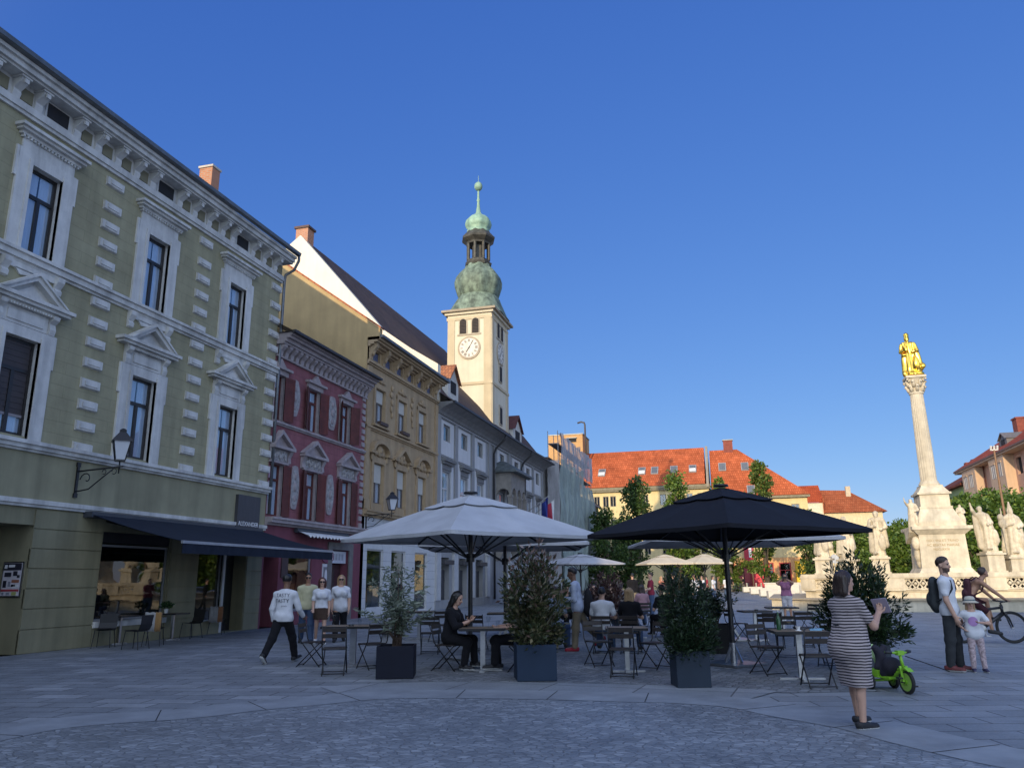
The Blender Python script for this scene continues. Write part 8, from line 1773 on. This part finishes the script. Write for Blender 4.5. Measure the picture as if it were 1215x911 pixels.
def car(px, Y, c, label, rz):
    q = at(px, 690, Y); t = thing('parked_car', label, 'car', (q.x, Y, 0), rz, 'cars parked beyond the monument'); m = mat('car_' + label[:8], c, .3, var=.05, spec=.6)
    s = SD(); s.cap((-.55, -1.5, .55), (-.55, 1.55, .52), .3, .27, .15); s.cap((.55, -1.5, .55), (.55, 1.55, .52), .3, .27, .15); s.cap((-.5, -1.3, .6), (.5, -1.3, .6), .32, None, .15); s.cap((-.5, 1.4, .55), (.5, 1.4, .55), .3, None, .15); s.cap((0, -1.2, .5), (0, 1.3, .5), .36, None, .2); s.cap((-.42, -1.0, 1.12), (-.42, .3, 1.15), .28, .26, .15); s.cap((.42, -1.0, 1.12), (.42, .3, 1.15), .28, .26, .15); s.cap((0, -1.0, 1.15), (0, .3, 1.15), .27, None, .2); s.cut((0, 0, .22), (0, 0, -1))
    sd_obj('body', s, .05, [m, mat('car_glass', (.02, .025, .03), .08)], t, None, lambda C: ((C[:, 2] > 1.0) & (C[:, 2] < 1.3)).astype(int))
    for sx in (-1, 1):
        for y in (-1.25, 1.3): b = MB(); b.cyl((sx * .68, y, .32), (sx * .87, y, .32), .32, n=20); w_ = b.build('wheel', mat('tyre_rubber', (.018, .018, .018)), t); b = MB(); b.cyl((sx * .86, y, .32), (sx * .88, y, .32), .2, n=14); b.build('rim', STEEL, w_)
        b = MB(); b.ell((sx * .6, -1.82, .66), (.16, .04, .08), 8); b.build('headlight', mat('headlight', (.6, .6, .6), .15), t)
car(985, 78, (.25, .26, .3), 'silver car parked between the two hidden saint statues', R(10)); car(1026, 80, (.02, .03, .09), 'dark blue car parked left of the tall cloaked statue', R(-8)); car(1146, 66, (.10, .14, .25), 'steel blue car parked behind the arm raising statue', R(60))
def pbike(px, Y, rz, label):
    q = at(px, 690, Y); t = thing('parked_bicycle', label, 'bicycle', (q.x, Y, 0), rz, 'bicycles parked by the market stalls')
    for y in (0, 1.05): b = MB(); b.tube([(0, y + .33 * math.cos(k * .393), .35 + .33 * math.sin(k * .393)) for k in range(16)], .022, 5, 0, True); b.build('wheel', BLACKM, t)
    b = MB(); b.tube([(0, 0, .35), (0, .4, .3), (0, .9, .75), (0, .25, .8), (0, .4, .3)], .02, 5); b.tube([(0, .25, .8), (0, .0, .35)], .015, 5); b.tube([(0, 1.05, .35), (0, .9, .95)], .018, 5); b.tube([(-.28, .85, .98), (0, .92, .96), (.28, .85, .98)], .015, 5); b.box(-.06, .06, .12, .36, .88, .93); b.build('frame', mat('bike_blue', (.04, .06, .1), .4), t)
pbike(868, 93, R(70), 'dark bicycle leaning by the short hornbeam'); pbike(874, 94, R(60), 'second dark bicycle beside the short hornbeam'); pbike(881, 94, R(75), 'dark bicycle in front of the dull red stall'); pbike(890, 95, R(65), 'dark bicycle in front of the bright red stall')
# people carriers' small signs: traffic sign by the monument
q = at(993, 690, 58); ts = thing('traffic_sign', 'round traffic sign on a pole among the left statues', 'sign', (q.x, 58, 0), R(15)); b = MB(); b.cyl((0, 0, 0), (0, 0, 3.1), .035, n=8); b.build('pole', STEEL, ts); b = MB(); b.cyl((0, -.03, 2.75), (0, -.05, 2.75), .3, n=24); b.build('plate', mat('sign_back', (.45, .46, .46), .5), ts)
# light chest with drinks under the terrace roof: display board by the shop, graffiti hoarding at the loggia
hb = thing('hoarding', 'white hoarding painted with two big round letters in front of the loggia', 'hoarding', (FX + 2.6, 50.5, 0), R(90)); b = MB(); b.box(-1.8, 3.2, 0, .06, .1, 2.6, 0)
for cx_ in (-.7, 1.5): b.tube([(cx_ + .62 * math.cos(k * .4), -.012, 1.5 + .62 * math.sin(k * .4)) for k in range(16)], .17, 6, 1, True)
b.build('panel', [mat('hoarding_white', (.5, .5, .5), .7), mat('hoarding_paint', (.05, .09, .08), .7)], hb)
